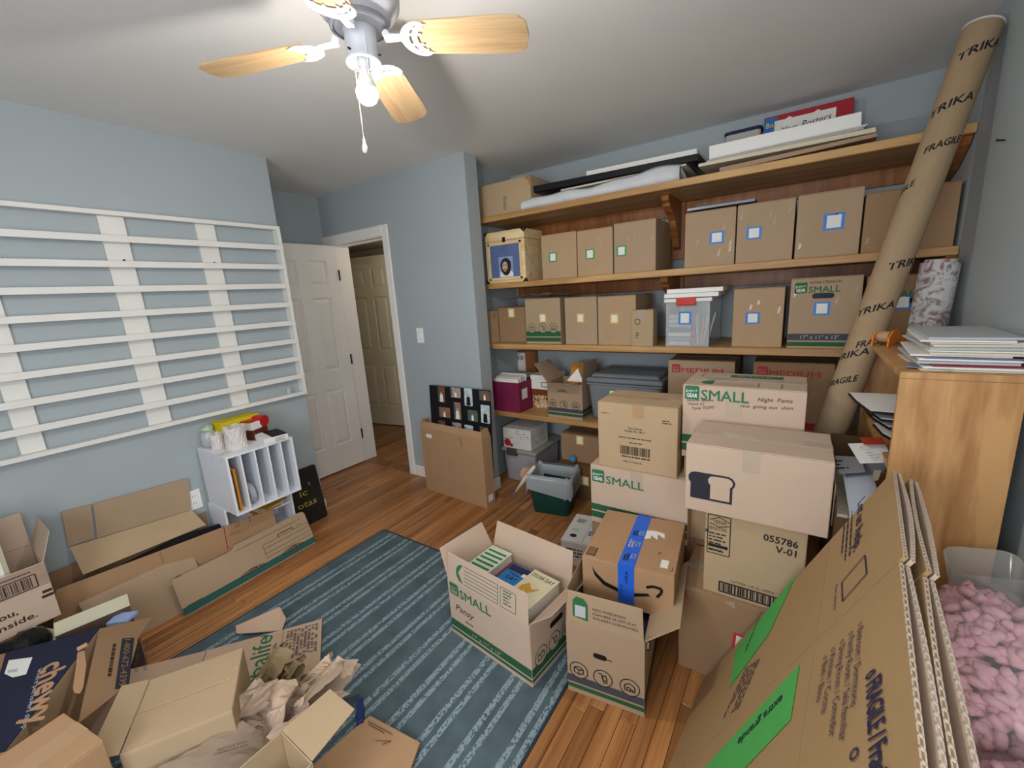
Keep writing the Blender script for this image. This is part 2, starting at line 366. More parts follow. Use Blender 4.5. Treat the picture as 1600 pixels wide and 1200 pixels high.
def six_panel_door(name, w, h, M, label=None, m=WHITE, knob=None, hinges=(), hm_=CHROME):
    """slab with x from 0 (hinge) to w, thickness along y 0..-.035, both faces panelled"""
    t = .035; st = w*.155; ms = w*.13
    z = [0, .24, .24+.52, .24+.52+.17, .24+.52+.17+.63, .24+.52+.17+.63+.1, h-.13, h]
    mb = MB(); mb.box(0, -t, 0, st, 0, h).box(w-st, -t, 0, w, 0, h)
    for a, b in ((z[0], z[1]), (z[2], z[3]), (z[4], z[5]), (z[6], z[7])): mb.box(st, -t, a, w-st, 0, b)
    for a, b in ((z[1], z[2]), (z[3], z[4]), (z[5], z[6])): mb.box(w/2-ms/2, -t, a, w/2+ms/2, 0, b)
    root = mb.build(name, m); root.matrix_world = M; struct(root, label)
    for a, b in ((z[1], z[2]), (z[3], z[4]), (z[5], z[6])):
        for x0, x1 in ((st, w/2-ms/2), (w/2+ms/2, w-st)):
            q = MB(); q.box(x0, -t+.011, a, x1, -.011, b); e = .03; e2 = .012
            for y, s in ((-t+.011, -1), (-.011, 1)):
                B = [Vector((x0+e2, y, a+e2)), Vector((x1-e2, y, a+e2)), Vector((x1-e2, y, b-e2)), Vector((x0+e2, y, b-e2))]
                Tt = [Vector((x0+e2+e, y+s*.009, a+e2+e)), Vector((x1-e2-e, y+s*.009, a+e2+e)), Vector((x1-e2-e, y+s*.009, b-e2-e)), Vector((x0+e2+e, y+s*.009, b-e2-e))]
                q.hexa(B, Tt) if s < 0 else q.hexa(B[::-1], Tt[::-1])
            q.build('panel', m, root)
    for hz in hinges: MB().cyl((-.004, .004, hz-.045), (-.004, .004, hz+.045), .007, n=10).build('hinge', hm_, root)
    if knob:
        kx, kz = knob
        for s in (-1, 1):
            y0 = -t if s < 0 else 0
            MB().lathe([(0, 0), (.03, 0), (.03, .006), (.012, .009), (.012, .03), (.022, .038), (.028, .05), (.024, .062), (0, .066)], 20, T(kx, y0, kz) @ RX(-90*s)).build('knob', BLACK, root, smooth=True)
    return root
# bedroom door, swung open flat to the recess wall
six_panel_door('door_1', .66, 2.0, T(DX0+.02, YD-.012, .012) @ RZ(-92), 'white six-panel door standing open beside the doorway', knob=(.60, .95), hinges=(.28, 1.0, 1.75))
# hall door
six_panel_door('door_2', .74, 2.02, T(-3.84, 3.335, .012) @ RZ(190.5), 'cream six-panel door with black knob across the hall', m=mat('hall_door_paint', '#cfc5ab', .5, .03), knob=(.70, .93), hinges=(.75,))

# ---------------------------------------------------------------- ceiling fan
FX, FY = -1.10, .94
FANW = mat('fan_enamel', '#c9ccd2', .35, .03, 5, 0, 0, .5)
IRON = mat('blade_iron_white', '#eceef4', .4, .03)
BLADE = wood('blade_veneer', '#a88760', '#cdb188', 'X', 9, .45, 0)
fan = thing('ceiling_fan', 'white ceiling fan with four light wood blades and a bare lit bulb', 'ceiling fan', T(FX, FY, H))
MB().lathe([(0, 0), (.105, 0), (.108, -.02), (.118, -.04), (.122, -.075), (.118, -.11), (.1, -.135), (.075, -.15), (.07, -.168), (.06, -.17), (0, -.17)], 36).build('motor_housing', FANW, fan, smooth=True)
MB().lathe([(.075, -.15), (.082, -.153), (.082, -.166), (.072, -.169)], 36).build('motor_band', mat('fan_band', '#8d9098', .4, .05), fan, smooth=True)
MB().lathe([(0, -.169), (.046, -.169), (.048, -.175), (.045, -.185), (.045, -.252), (.0435, -.252), (.0435, -.19), (0, -.19)], 28).build('switch_housing', FANW, fan, smooth=True)
MB().lathe([(.043, -.250), (.0485, -.250), (.0485, -.256), (.043, -.256)], 28).build('light_ring', IRON, fan, smooth=True)
for k in range(3):
    a = k*2.1+.6; MB().cyl((.044*math.cos(a), .044*math.sin(a), -.235), (.053*math.cos(a), .053*math.sin(a), -.235), .003, n=8).build('thumb_screw', CHROME, fan)
MB().lathe([(0, -.19), (.018, -.19), (.018, -.262), (.014, -.268), (0, -.268)], 16).build('socket', IRON, fan, smooth=True)
# LED bulb: glowing dome below an opaque white collar
MB().lathe([(.031*math.cos(math.radians(a)), .031*math.sin(math.radians(a))) for a in range(18, -91, -9)], 20, T(0, 0, -.332)).build('light_bulb', mat('lit_bulb', '#fff6ec', .4, 0, emit=BULB_STRENGTH), fan, smooth=True)
MB().lathe([(.0296, .0096), (.027, .022), (.019, .045), (.0135, .062), (.0135, .068), (0, .068)], 20, T(0, 0, -.332)).build('bulb_collar', PLUGW, fan, smooth=True)
MB().tube([(.04, -.02, -.19), (.043, -.022, -.26), (.043, -.022, -.30)], .0012, 6).build('pull_chain', IRON, fan)
ch = MB()
for i in range(38): ch.lathe([(0, .0022), (.002, 0), (0, -.0022)], 6, T(.010, -.042, -.262-i*.0054))
ch.build('pull_chain', mat('chain_brass', '#d8d0b8', .3, .05, metal=.5), fan)
MB().lathe([(0, .02), (.003, .018), (.004, .008), (.0075, -.004), (.0078, -.012), (.005, -.019), (0, -.02)], 14, T(.010, -.042, -.485)).build('chain_pull', mat('chain_pull_cream', '#f0ead8', .4, .03), fan, smooth=True)
ang0 = 29.0
bl = [(.15, -.052), (.17, -.058), (.40, -.067), (.455, -.064), (.478, -.045), (.485, 0), (.478, .045), (.455, .064), (.40, .067), (.17, .058), (.15, .052), (.165, .03), (.16, 0), (.165, -.03)]
def crescent(cx, r_o, r_i, off, a0, a1, n=14):
    P = [(cx+r_o*math.cos(math.radians(a0+(a1-a0)*i/n)), r_o*math.sin(math.radians(a0+(a1-a0)*i/n))) for i in range(n+1)]
    Q = [(cx+off+r_i*math.cos(math.radians(a1+(a0-a1)*i/n)), r_i*math.sin(math.radians(a1+(a0-a1)*i/n))) for i in range(n+1)]
    return P+Q
for k in range(4):
    tilt = Matrix.Rotation(math.radians(4.5), 4, 'Y') @ Matrix.Rotation(math.radians(-11), 4, 'X')
    Mb = RZ(ang0+90*k) @ T(0, 0, -.195) @ tilt
    MB().prism(bl, 0, .006).build('fan_blade', BLADE, fan, Mb, bevel=.001)
    ir = MB(); ir.prism(crescent(.182, .062, .056, .018, 95, 265), -.005, -.001); ir.prism(crescent(.21, .058, .053, .012, 110, 250), -.005, -.001)
    for sy in (-1, 1):
        for q in (.018, .040): ir.prism([(.13+q*.5, sy*q-.003), (.13+q*.5, sy*q+.003), (.175+q*.4, sy*q+.004), (.175+q*.4, sy*q-.004)], -.005, -.001)
    ir.prism([(.07, -.013), (.13, -.009), (.13, .009), (.07, .013)], -.004, .004, T(0, 0, .004))
    ir.cyl((.07, 0, .02), (.085, 0, .0), .011, .009, 10)
    ir.build('blade_iron', IRON, fan, Mb, bevel=.0012)
    for sx, sy in ((.165, .045), (.165, -.045), (.158, 0)):
        MB().cyl((sx, sy, -.0075), (sx, sy, -.004), .004, n=8).build('screw', IRON, fan, Mb)

# ---------------------------------------------------------------- white rack on the left wall
RY0, RY1, RZ0, RZ1, RD = -.35, 1.552, .915, 2.02, .055
rack = thing('wall_rack', 'white painted wooden ledge rack with ten narrow shelves on the blue wall', 'wall rack', T(XL, (RY0+RY1)/2, RZ0))
Mr = Matrix.Translation((-XL, -(RY0+RY1)/2, -RZ0))
zs = [RZ0+(RZ1-.022-RZ0)*i/9 for i in range(10)]
for i, z in enumerate(zs):
    o = MB().box(XL+.016, RY0, z, XL+RD, RY1-.02, z+(.022 if i in (0, 9) else .019)).build('ledge', RACKW, rack, Mr, bevel=.0015)
for i, z in enumerate(zs[:-1]):
    if i: MB().box(XL+RD, RY0, z-.005, XL+RD+.006, RY1-.0, z+.026).build('lip', RACKW, rack, Mr, bevel=.001)
MB().box(XL+.001, RY1-.02, RZ0, XL+RD+.004, RY1, RZ1).build('end_board', RACKW, rack, Mr, bevel=.0015)
MB().box(XL+.001, RY0-.02, RZ0, XL+RD+.004, RY0, RZ1).build('end_board', RACKW, rack, Mr, bevel=.0015)
def ypx(px, py): return at(px, py, x=XL+.016).y
for (a, b) in ((-.28, -.16), (ypx(-28, 520), ypx(17, 520)), (ypx(197, 520), ypx(236, 520)), (ypx(339, 515), ypx(367, 515))):
    MB().box(XL+.001, a, RZ0+.004, XL+.015, b, RZ1-.004).build('back_board', RACKW, rack, Mr, bevel=.001)
for px, py in ((4, 405), (194, 407), (335, 411)):
    p = at(px, py, x=XL+.016); MB().cyl((p.x-.001, p.y, p.z), (p.x+.002, p.y, p.z), .006, n=10).build('screw_hole', BLACK, rack, Mr)
p = at(450, 607, x=XL+.03)
cl = thing('plastic_cup', 'small clear plastic tumbler on the bottom ledge of the white rack', 'cup', T(XL+.036, p.y, RZ0+.0225))
MB().lathe([(.014, 0), (.017, .045), (.0155, .045), (.0125, .003), (0, .003)], 16).build('cup_wall', CLEARP, cl, smooth=True)

# outlet and switch
def wall_plate(name, label, M, w, h):
    t = thing(name, label, name.replace('_', ' ') if name != 'wall_outlet' else 'outlet', M)
    MB().prism(rounded(-w/2, -h/2, w, h, .006), 0, .006).build('cover_plate', PLUGW, t, bevel=.0015); return t
p = at(303, 781, x=XL)
o = wall_plate('wall_outlet', 'white duplex outlet low on the blue wall beside the white sorter', basis((XL, p.y, p.z), (0, 1, 0), (0, 0, 1)), .072, .116)
for dz in (-.02, .02):
    s_ = MB().prism(rounded(-.016, dz-.014, .032, .028, .008), .006, .009).build('socket', PLUGW, o)
    for dx in (-.006, .006): MB().box(dx-.0012, dz-.001, .009, dx+.0012, dz+.008, .0095).build('slot', BLACK, s_)
p = at(657, 524, y=YD)
o = wall_plate('light_switch', 'white light switch on the blue wall right of the doorway', basis((p.x, YD, p.z), (1, 0, 0), (0, 0, 1)), .072, .118)
MB().box(-.005, -.012, .006, .005, .012, .013).build('toggle', PLUGW, o, bevel=.001)
for dz in (-.03, .03): MB().cyl((0, dz, .006), (0, dz, .0075), .003, n=8).build('screw', PAPERG, o)
p = at(1571, 219, x=XR)
tag(MB().cyl((p.x, p.y, p.z), (p.x-.02, p.y, p.z+.004), .003, n=8).cyl((p.x-.02, p.y, p.z+.004), (p.x-.022, p.y, p.z+.0045), .005, n=8).build('wall_nail', CHROME), 'small dark nail sticking out of the right wall', 'nail')

# ---------------------------------------------------------------- closet shelves
YS = 2.6; SHZ = [2.062, 1.588, 1.138, .60]; STH = .038
xb = at(1058, 340, y=3.05).x
names = ['topmost pine shelf under the ceiling, loaded with flat frames', 'second pine shelf from the top, carrying plain taped cartons', 'third pine shelf from the top, carrying cartons and a latched clear bin', 'lowest pine shelf above the floor, carrying the grey tote']
for i, z in enumerate(SHZ):
    sh = thing('closet_shelf', names[i], 'shelf', T((XC2+XR)/2, YB, z-STH), 'closet shelves')
    Ms = T(-(XC2+XR)/2, -YB, -(z-STH))
    MB().box(XC2+.002, YS, z-STH, XR-.002, YB-.001, z).build('shelf_board', PINE, sh, Ms, bevel=.003)
    MB().box(XC2+.02, YB-.02, z-STH-.085, XR-.01, YB-.001, z-STH-.0005).build('wall_cleat', CORBEL, sh, Ms, bevel=.002)  # darker than the boards: shade under the shelf put into the cleat's colour
    if i < 2:
        # corbel bracket with a backing board
        MB().box(xb-.045, YB-.045, z-.40, xb+.045, YB-.021, z-STH-.0005).build('bracket_board', CORBEL, sh, Ms, bevel=.003)
        prof = [(0, 0), (-.33, 0), (-.335, -.03), (-.30, -.045), (-.295, -.06), (-.25, -.085), (-.19, -.10), (-.15, -.13), (-.135, -.17), (-.10, -.20), (-.07, -.23), (-.05, -.28), (0, -.30)]
        Mc = Matrix(((0, 0, 1, xb), (1, 0, 0, YB-.046), (0, 1, 0, z-STH-.001), (0, 0, 0, 1)))
        MB().prism(prof, -.022, .022, Mc).build('bracket', CORBEL, sh, Ms, bevel=.002)
    Me = Matrix(((0, 0, 1, XR-.022), (1, 0, 0, YB-.022), (0, 1, 0, z-STH-.001), (0, 0, 0, 1)))
    if i < 3: MB().prism([(0, 0), (-.46, 0), (-.44, -.03), (-.30, -.10), (-.12, -.14), (0, -.15)] if i == 0 else [(0, 0), (-.49, 0), (-.47, -.05), (0, -.07)], -.018, .018, Me).build('end_bracket', CORBEL, sh, Ms, bevel=.002)

# ---------------------------------------------------------------- cartons
def faces(w, d, h):
    return {'front': basis((-w/2, -d/2, 0), (1, 0, 0), (0, 0, 1)), 'right': basis((w/2, -d/2, 0), (0, 1, 0), (0, 0, 1)),
            'left': basis((-w/2, d/2, 0), (0, -1, 0), (0, 0, 1)), 'back': basis((w/2, d/2, 0), (-1, 0, 0), (0, 0, 1)),
            'top': basis((-w/2, -d/2, h), (1, 0, 0), (0, 1, 0))}
def sticker(t, F, u, v, w, h, m, tilt=0):
    Fs = F @ T(u, v, 0) @ RZ(tilt)
    s = rect(t, Fs, 0, 0, w, h, m, 'label_sticker', .0010)
    rect(s, Matrix.Identity(4), w*.16, h*.12, w*.68, h*.76, PAPER, 'sticker_panel', .0006)
    return s
def carton(name, label, w, d, h, M, m=None, seam='y', tape=TAPE, group=None, cat='cardboard box', wrap=.06, tw=.05, label2=None):
    """closed carton, base centre at M, front face -y; two top flaps with a taped seam"""
    m = m or CB; t = thing(name, label, cat, M, group); e = .004
    MB().box(-w/2, -d/2, 0, w/2, d/2, h-e).build('carton_body', m, t, bevel=.0035, seg=2)
    if seam == 'y':
        for s in (-1, 1): MB().box(s*.0012, -d/2+.001, h-e, s*(w/2-.001), d/2-.001, h).build('top_flap', m, t, bevel=.0015)
        if tape:
            MB().box(-tw/2, -d/2-.0006, h-wrap, tw/2, -d/2+.0006, h+.0008).box(-tw/2, -d/2-.0006, h, tw/2, d/2+.0006, h+.0008).box(-tw/2, d/2-.0006, h-wrap, tw/2, d/2+.0006, h+.0008).build('tape_strip', tape, t)
    else:
        for s in (-1, 1): MB().box(-w/2+.001, s*.0012, h-e, w/2-.001, s*(d/2-.001), h).build('top_flap', m, t, bevel=.0015)
        if tape:
            MB().box(-w/2-.0006, -tw/2, h-wrap, -w/2+.0006, tw/2, h+.0008).box(-w/2-.0006, -tw/2, h, w/2+.0006, tw/2, h+.0008).box(w/2-.0006, -tw/2, h-wrap, w/2+.0006, tw/2, h+.0008).build('tape_strip', tape, t)
    return t, faces(w, d, h)
def on_shelf(pxl, pxr, pyb, pyt, y, z):
    """x range and height of a front face standing on height z at depth y"""
    a = at(pxl, pyb, y=y).x; b = at(pxr, pyb, y=y).x; t = at((pxl+pxr)/2, pyt, y=y).z
    return a, b, t-z
def shelf_carton(label, pxl, pxr, pyb, pyt, z, y=2.64, d=.36, m=None, st=None, name='shipping_carton', group=None, rz=0, seam='x', tape=TAPE, hh=None, clear=0):
    a, b, h = on_shelf(pxl, pxr, pyb, pyt, y, z); h = hh or h; b -= .003
    t, F = carton(name, label, b-a, d, h, T((a+b)/2, y+d/2, z) @ RZ(rz), m, seam, tape, group)
    if st:
        sx, sy, w, hh_, col = st; q = at(sx, sy, y=y); sticker(t, F['front'], q.x-a-w/2, q.z-z-hh_/2, w, hh_, col)
    r = random.Random(clear*13+1)
    for i in range(clear):     # torn bits of clear tape that glint
        u = r.choice((.012, (b-a)-.03)) if i % 2 else r.uniform(.2, .8)*(b-a); v = r.uniform(.1, .8)*h
        decal(t, F['front'], [(u, v), (u+.012, v+.004), (u+.016, v+r.uniform(.02, .05)), (u+.004, v+.03)], CLEART, 'tape_scrap', .001)
    return t, F, b-a, h
Z1, Z2, Z3, Z4 = SHZ

# ================================================================ things on the closet shelves
def slab_px(name, label, cat, l_top, l_bot, r_top, r_bot, yl, yr, depth, m, dz=0.0, group=None, extra=None, stack=None):
    """flat thing whose front edge is seen between two pairs of pixels; goes back by depth"""
    P = [at(*l_bot, y=yl), at(*r_bot, y=yr), at(*r_top, y=yr), at(*l_top, y=yl)]
    if stack is not None:      # rest on what lies below
        below = [q for q in stack]
        for i, j in ((0, 3), (1, 2)):
            th = P[j].z-P[i].z; zmin = max([Z1+.0008]+[q[1]+(q[3]-q[1])*(P[i].x-q[0])/(q[2]-q[0])+.0008 for q in below]); P[i].z = max(P[i].z, zmin); P[j].z = max(P[j].z, P[i].z+max(th, .0025))
        stack.append((P[3].x, P[3].z+max(0, dz), P[2].x, P[2].z+max(0, dz)))
    d = Vector((0, depth, dz)); o = (P[0]+P[1])/2
    L = [p-o for p in P]
    mb = MB(); mb.hexa([L[0], L[1], L[1]+d, L[0]+d], [L[3], L[2], L[2]+d, L[3]+d])
    t = thing(name, label, cat, T(*o), group); mb.build(extra or 'board', m, t, bevel=.002); return t, o, L
GREY = mat('grey_plastic', '#7b8085', .45, .05, 6, .05, 120); GREYD = mat('grey_plastic_lid', '#777d83', .4, .05)
NAVY = mat('navy', '#23264a', .5, .1); FOAM = mat('foam_wrap', '#cfd3d6', .5, .08, 18, .4, 60, .5)
# --- top shelf
t, F, w, h = shelf_carton('worn light brown carton with torn corner at left end of top shelf', 738, 831, 330, 283, Z1, y=2.63, d=.30, m=CBL)
lines(t, F['front'], w*.56, .115, .03, 12, .008, INKBR, 4)
decal(t, F['front'], [(w-.02, h-.002), (w-.002, h-.002), (w-.004, h-.07), (w-.02, h-.03), (w-.05, h-.01)], CBD, 'torn_edge')
# foam-wrapped flat package along the front edge
a = at(815, 322, y=2.615); b = at(1062, 272, y=2.66); fo = thing('foam_wrapped_package', 'flat package wrapped in pale grey foam sheet on top shelf edge', 'package', T((a.x+b.x)/2, 2.78, Z1))
mb = MB(); n = 26; V = []; hw = (b.x-a.x)/2
r_ = random.Random(3)
for i in range(n+1):
    u = i/n; x = -hw+2*hw*u; y0 = -.165+.05*u; hh = .030+.004*math.sin(u*9)+.003*math.sin(u*23)+.030*u; q = .006*math.sin(u*31)
    hf = .058+.008*math.sin(u*9)+.006*math.sin(u*23)+.042*u
    for (yy, zz) in ((y0+q, .004), (y0-.012+q, hf*.35), (y0-.006+q, hf*.8), (y0+.012, hf), (y0+.03, hf*.85), (.16, hh*.6), (.16, .002)): V.append((x, yy, zz))
Fq = []
for i in range(n):
    for k in range(6): Fq.append((i*7+k, (i+1)*7+k, (i+1)*7+k+1, i*7+k+1))
    Fq.append((i*7+6, (i+1)*7+6, (i+1)*7, i*7))
Fq += [tuple(range(7))[::-1], tuple(n*7+k for k in range(7))]
mb.add(V, [f[::-1] for f in Fq]).build('foam_sheet', FOAM, fo, smooth=True)
MB().box(-hw+.02, -.09, .002, hw-.02, .12, .02).build('wrapped_board', PAPER2, fo)
STL = [(a.x, Z1+.048, b.x, Z1+.082)]
slab_px('mat_board', 'thin cream board lying on the grey foam package, top shelf', 'board', (876, 296), (876, 299), (1072, 266), (1072, 269), 2.68, 2.68, .34, PAPER2, stack=STL)
t, o, L = slab_px('picture_frame', 'long black picture frame lying flat on top shelf boards', 'picture frame', (828, 292), (829, 302), (1092, 253), (1090, 264), 2.67, 2.67, .40, BLACK, .0, extra='frame_rail', stack=STL)
MB().hexa([L[0]+Vector((.03, .03, -.0005)), L[1]+Vector((-.03, .03, -.0005)), L[1]+Vector((-.03, .37, -.0005)), L[0]+Vector((.03, .37, -.0005))], [L[0]+Vector((.03, .03, .006)), L[1]+Vector((-.03, .03, .006)), L[1]+Vector((-.03, .37, .006)), L[0]+Vector((.03, .37, .006))]).build('frame_glass', mat('frame_glass', '#30343a', .1, .05), t)
t, o, L = slab_px('picture_frame', 'white deep picture frame lying on the black frame, top shelf', 'picture frame', (916, 270), (916, 280), (1089, 234), (1089, 246), 2.72, 2.72, .33, WHITE, .0, extra='frame_rail', stack=STL)
MB().hexa([L[0]+Vector((.02, .02, .001)), L[1]+Vector((-.02, .02, .001)), L[1]+Vector((-.02, .3, .001)), L[0]+Vector((.02, .3, .001))], [L[0]+Vector((.02, .02, .006)), L[1]+Vector((-.02, .02, .006)), L[1]+Vector((-.02, .3, .006)), L[0]+Vector((.02, .3, .006))]).build('backing_board', mat('dark_print', '#3a2a30', .5, .3, 20), t)
STR2 = []
slab_px('folded_carton', 'flat brown carton sheet in clear wrap at bottom of board pile, top shelf', 'cardboard', (1124, 262), (1124, 270), (1370, 207), (1372, 213), 2.64, 2.64, .30, mat('brown_wrap', '#a98d72', .35, .1, 20, .3, 40), stack=STR2)
t, o, L = slab_px('mat_board', 'cream foam board with cut corner under the white panel, top shelf', 'board', (1091, 256), (1091, 261), (1369, 198), (1369, 206), 2.66, 2.66, .30, PAPER2, stack=STR2)
for k in range(3):
    slab_px('mat_board', 'thin off-white mount board, %s of three under the thick white panel' % ('lowest', 'middle', 'top')[k], 'board', (1102+k*3, 255-k*2.4), (1102+k*3, 257-k*2.4), (1350+k*3, 199-k*2.4), (1350+k*3, 201-k*2.4), 2.68, 2.68, .30, [PAPER2, PAPERG, PAPER][k], group='mount boards on the top shelf', stack=STR2)
slab_px('canvas_panel', 'thick white canvas panel on pile of boards, right side of top shelf', 'canvas', (1108, 230), (1108, 250), (1347, 174), (1346, 197), 2.70, 2.70, .30, mat('canvas_white', '#f2f2ee', .7, .02, 20, .1, 300), extra='canvas', stack=STR2)
zt = at(1220, 205, y=2.78).z
p0 = at(1131, 219, y=3.01); p1 = at(1191, 202, y=3.01)
t = thing('food_container', 'clear food container with navy lid behind the white panel, top shelf', 'container', T((p0.x+p1.x)/2, 3.05, p0.z-.035)); w = (p1.x-p0.x)
MB().prism(rounded(-w/2+.006, -.045, w-.012, .10, .02), 0, .052).build('container_body', mat('milky_plastic', '#b9b5ae', .3, .05), t)
MB().prism(rounded(-w/2, -.05, w, .11, .025), .0525, .07).build('container_lid', NAVY, t, bevel=.003)
MB().box(-w/2, -.045, -(p0.z-.035-Z1-.001), w/2, .05, -.0005).build('container_base', CBD, t)
a = at(1193, 208, y=3.02); b = at(1333, 175, y=3.02); tp = at(1333, 154, y=3.02).z; tl = at(1193, 184, y=3.02).z
t = thing('sign_board', 'red and blue carton side with handwritten white panel behind the white canvas', 'sign', T((a.x+b.x)/2, 3.02, Z1+.001)); w = b.x-a.x; hz = (tp+tl)/2-Z1
MB().box(-w/2, 0, 0, w/2, .05, hz).build('sign_body', mat('sign_red', '#a8262f', .45, .08), t, bevel=.002)
Fs = basis((-w/2, 0, 0), (1, 0, 0), (0, 0, 1))
rect(t, Fs, .0, hz*.3, w*.16, hz*.68, mat('sign_blue', '#2d6cae', .45, .1), 'blue_corner'); text(t, Fs, 'Box', .012, hz-.055, .026, mat('sign_yellow', '#e5d23c', .5), w*.13, name='lettering', dz=.0015)
decal(t, Fs, [(w*.13, hz*.2), (w*.82, hz*.2), (w*.82, hz-.028), (w*.66, hz-.028), (w*.62, hz-.018), (w*.58, hz-.028), (w*.34, hz-.028), (w*.30, hz-.018), (w*.26, hz-.028), (w*.13, hz-.028)], PAPER, 'white_panel', .0012)
text(t, Fs, 'Xtra', w*.20, hz-.102, .034, INK, w*.2, 5, .3, .002); text(t, Fs, 'Posters', w*.45, hz-.092, .034, INK, w*.33, 5, .3, .002)
# --- second shelf
p0 = at(762, 439, y=2.625); p1 = at(822, 436, y=2.625); w = p1.x-p0.x; hh = at(790, 360, y=2.625).z-Z2; d = .26
BOXW = wood('pale_box_wood', '#d2ad74', '#efdcb0', 'X', 6, .5, 0)
t = thing('wooden_chest', 'pale wooden box with portrait picture in its front, second shelf', 'wooden box', T((p0.x+p1.x)/2, 2.625+d/2, Z2) @ RZ(0)); hb = hh*.82
MB().box(-w/2, -d/2, 0, w/2, d/2, hb-.002).build('box_body', BOXW, t, bevel=.003)
MB().box(-w/2-.001, -d/2-.001, hb, w/2+.001, d/2+.001, hh).build('lid', BOXW, t, bevel=.003)
Fw = faces(w, d, hh)['front']; fx = .025
for (u, v, a, b) in ((fx, .022, w-2*fx, .018), (fx, hb-.03, w-2*fx, .018), (fx, .022, .018, hb-.034), (w-fx-.018, .022, .018, hb-.034)):
    MB().box(u, v, 0, u+a, v+b, .007).build('picture_moulding', BOXW, t, Fw, bevel=.002)
pic = rect(t, Fw, fx+.017, .039, w-2*fx-.034, hb-.068, mat('picture_blue', '#5f6f98', .35, .3, 14), 'picture', .0015)
I4 = Matrix.Identity(4); cx = w*.52; sk = mat('portrait_skin', '#c9a58f', .6, .15, 30); hr = mat('portrait_hair', '#2a2526', .6, .1)
decal(pic, I4, [(cx-.062, .042), (cx+.062, .042), (cx+.062, .185), (cx-.062, .185)], mat('picture_pale', '#8fa0c8', .4, .12, 10), 'portrait_ground', .002)
decal(pic, I4, [(cx-.055, .043), (cx+.062, .043), (cx+.06, .072), (cx+.03, .09), (cx-.03, .09), (cx-.052, .075)], PAPER, 'portrait_shirt', .0025)
decal(pic, I4, [(cx+.05*math.cos(a*.42)*(1 if math.sin(a*.42) > 0 else .92), .118+.058*math.sin(a*.42)*(1 if math.sin(a*.42) > 0 else 1.15)) for a in range(15)], hr, 'portrait_hair', .003)
decal(pic, I4, [(cx-.008+.024*math.cos(a*.524), .116+.036*math.sin(a*.524)) for a in range(12)], sk, 'portrait_face', .0035)
decal(pic, I4, [(cx-.026, .096), (cx+.01, .096), (cx+.006, .09), (cx-.022, .09)], hr, 'portrait_moustache', .004)
for q in (-.018, .004): decal(pic, I4, [(cx+q-.006, .124), (cx+q+.006, .124), (cx+q+.006, .128), (cx+q-.006, .128)], hr, 'portrait_eye', .004)
lt = MB().box(w/2-.012, hb-.028, .001, w/2+.012, hb+.022, .006).build('latch', CHROME, t, Fw, bevel=.001)
for (cx_, cz) in ((-w/2, 0), (w/2, 0), (-w/2, hh), (w/2, hh)):
    s = 1 if cz == 0 else -1; sx = 1 if cx_ < 0 else -1
    mbk = MB().prism([(0, 0), (sx*.028, 0), (0, s*.028)], 0, .003, basis((cx_, -d/2-.001, cz), (1, 0, 0), (0, 0, 1)))
    mbk.prism([(0, 0), (.028, 0), (0, s*.028)], 0, .003, basis((cx_+(.001 if sx < 0 else -.001), -d/2, cz), (0, 1, 0), (0, 0, 1)) if sx < 0 else basis((cx_-.001, -d/2+.028, cz), (0, -1, 0), (0, 0, 1)))
    mbk.build('corner_guard', CHROME, t)
G2 = 'plain cartons on the second shelf'
shelf_carton('plain brown carton with green label beside the wooden portrait box', 848, 902.5, 436, 364, Z2, m=CB, st=(864, 402, .062, .062, STG), group=G2, clear=1)
shelf_carton('plain brown carton with green label, middle of three left of the corbel', 903, 958.5, 432, 357, Z2, m=CB, st=(922, 397, .062, .062, STG), group=G2, clear=4)
shelf_carton('plain brown carton with green label next to the upper corbel', 959.5, 1025, 426, 345, Z2, m=CBG, st=(971, 392, .062, .062, STG), group=G2, clear=3)
shelf_carton('plain brown carton with blue label just right of the upper corbel', 1069, 1147.5, 415, 328, Z2, m=CBG, st=(1120, 371, .072, .062, STB), group=G2, clear=5)
shelf_carton('plain brown carton with blue label, second right of the upper corbel', 1149, 1238, 408, 315, Z2, m=CBG, st=(1178, 364, .068, .062, STB), group=G2, clear=4)
shelf_carton('large plain brown carton with blue label, second shelf left of the tube', 1241, 1342, 399, 299, Z2, m=CBG, st=(1303, 346, .082, .076, STB), group=G2, clear=2)
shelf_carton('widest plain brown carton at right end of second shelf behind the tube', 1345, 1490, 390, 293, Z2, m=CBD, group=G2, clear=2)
p0 = at(1072, 327, y=2.66); p1 = at(1180, 306, y=2.66)
hz = max(at(1110, 326, y=2.64).z, at(1190, 312, y=2.64).z)
tag(MB().box(p0.x, 2.68, hz+.003, p1.x, 2.95, hz+.02).build('metal_tray', mat('brushed_metal', '#6c7076', .35, .1, metal=.6), bevel=.002), 'flat grey metal tray lying on cartons, second shelf', 'tray')
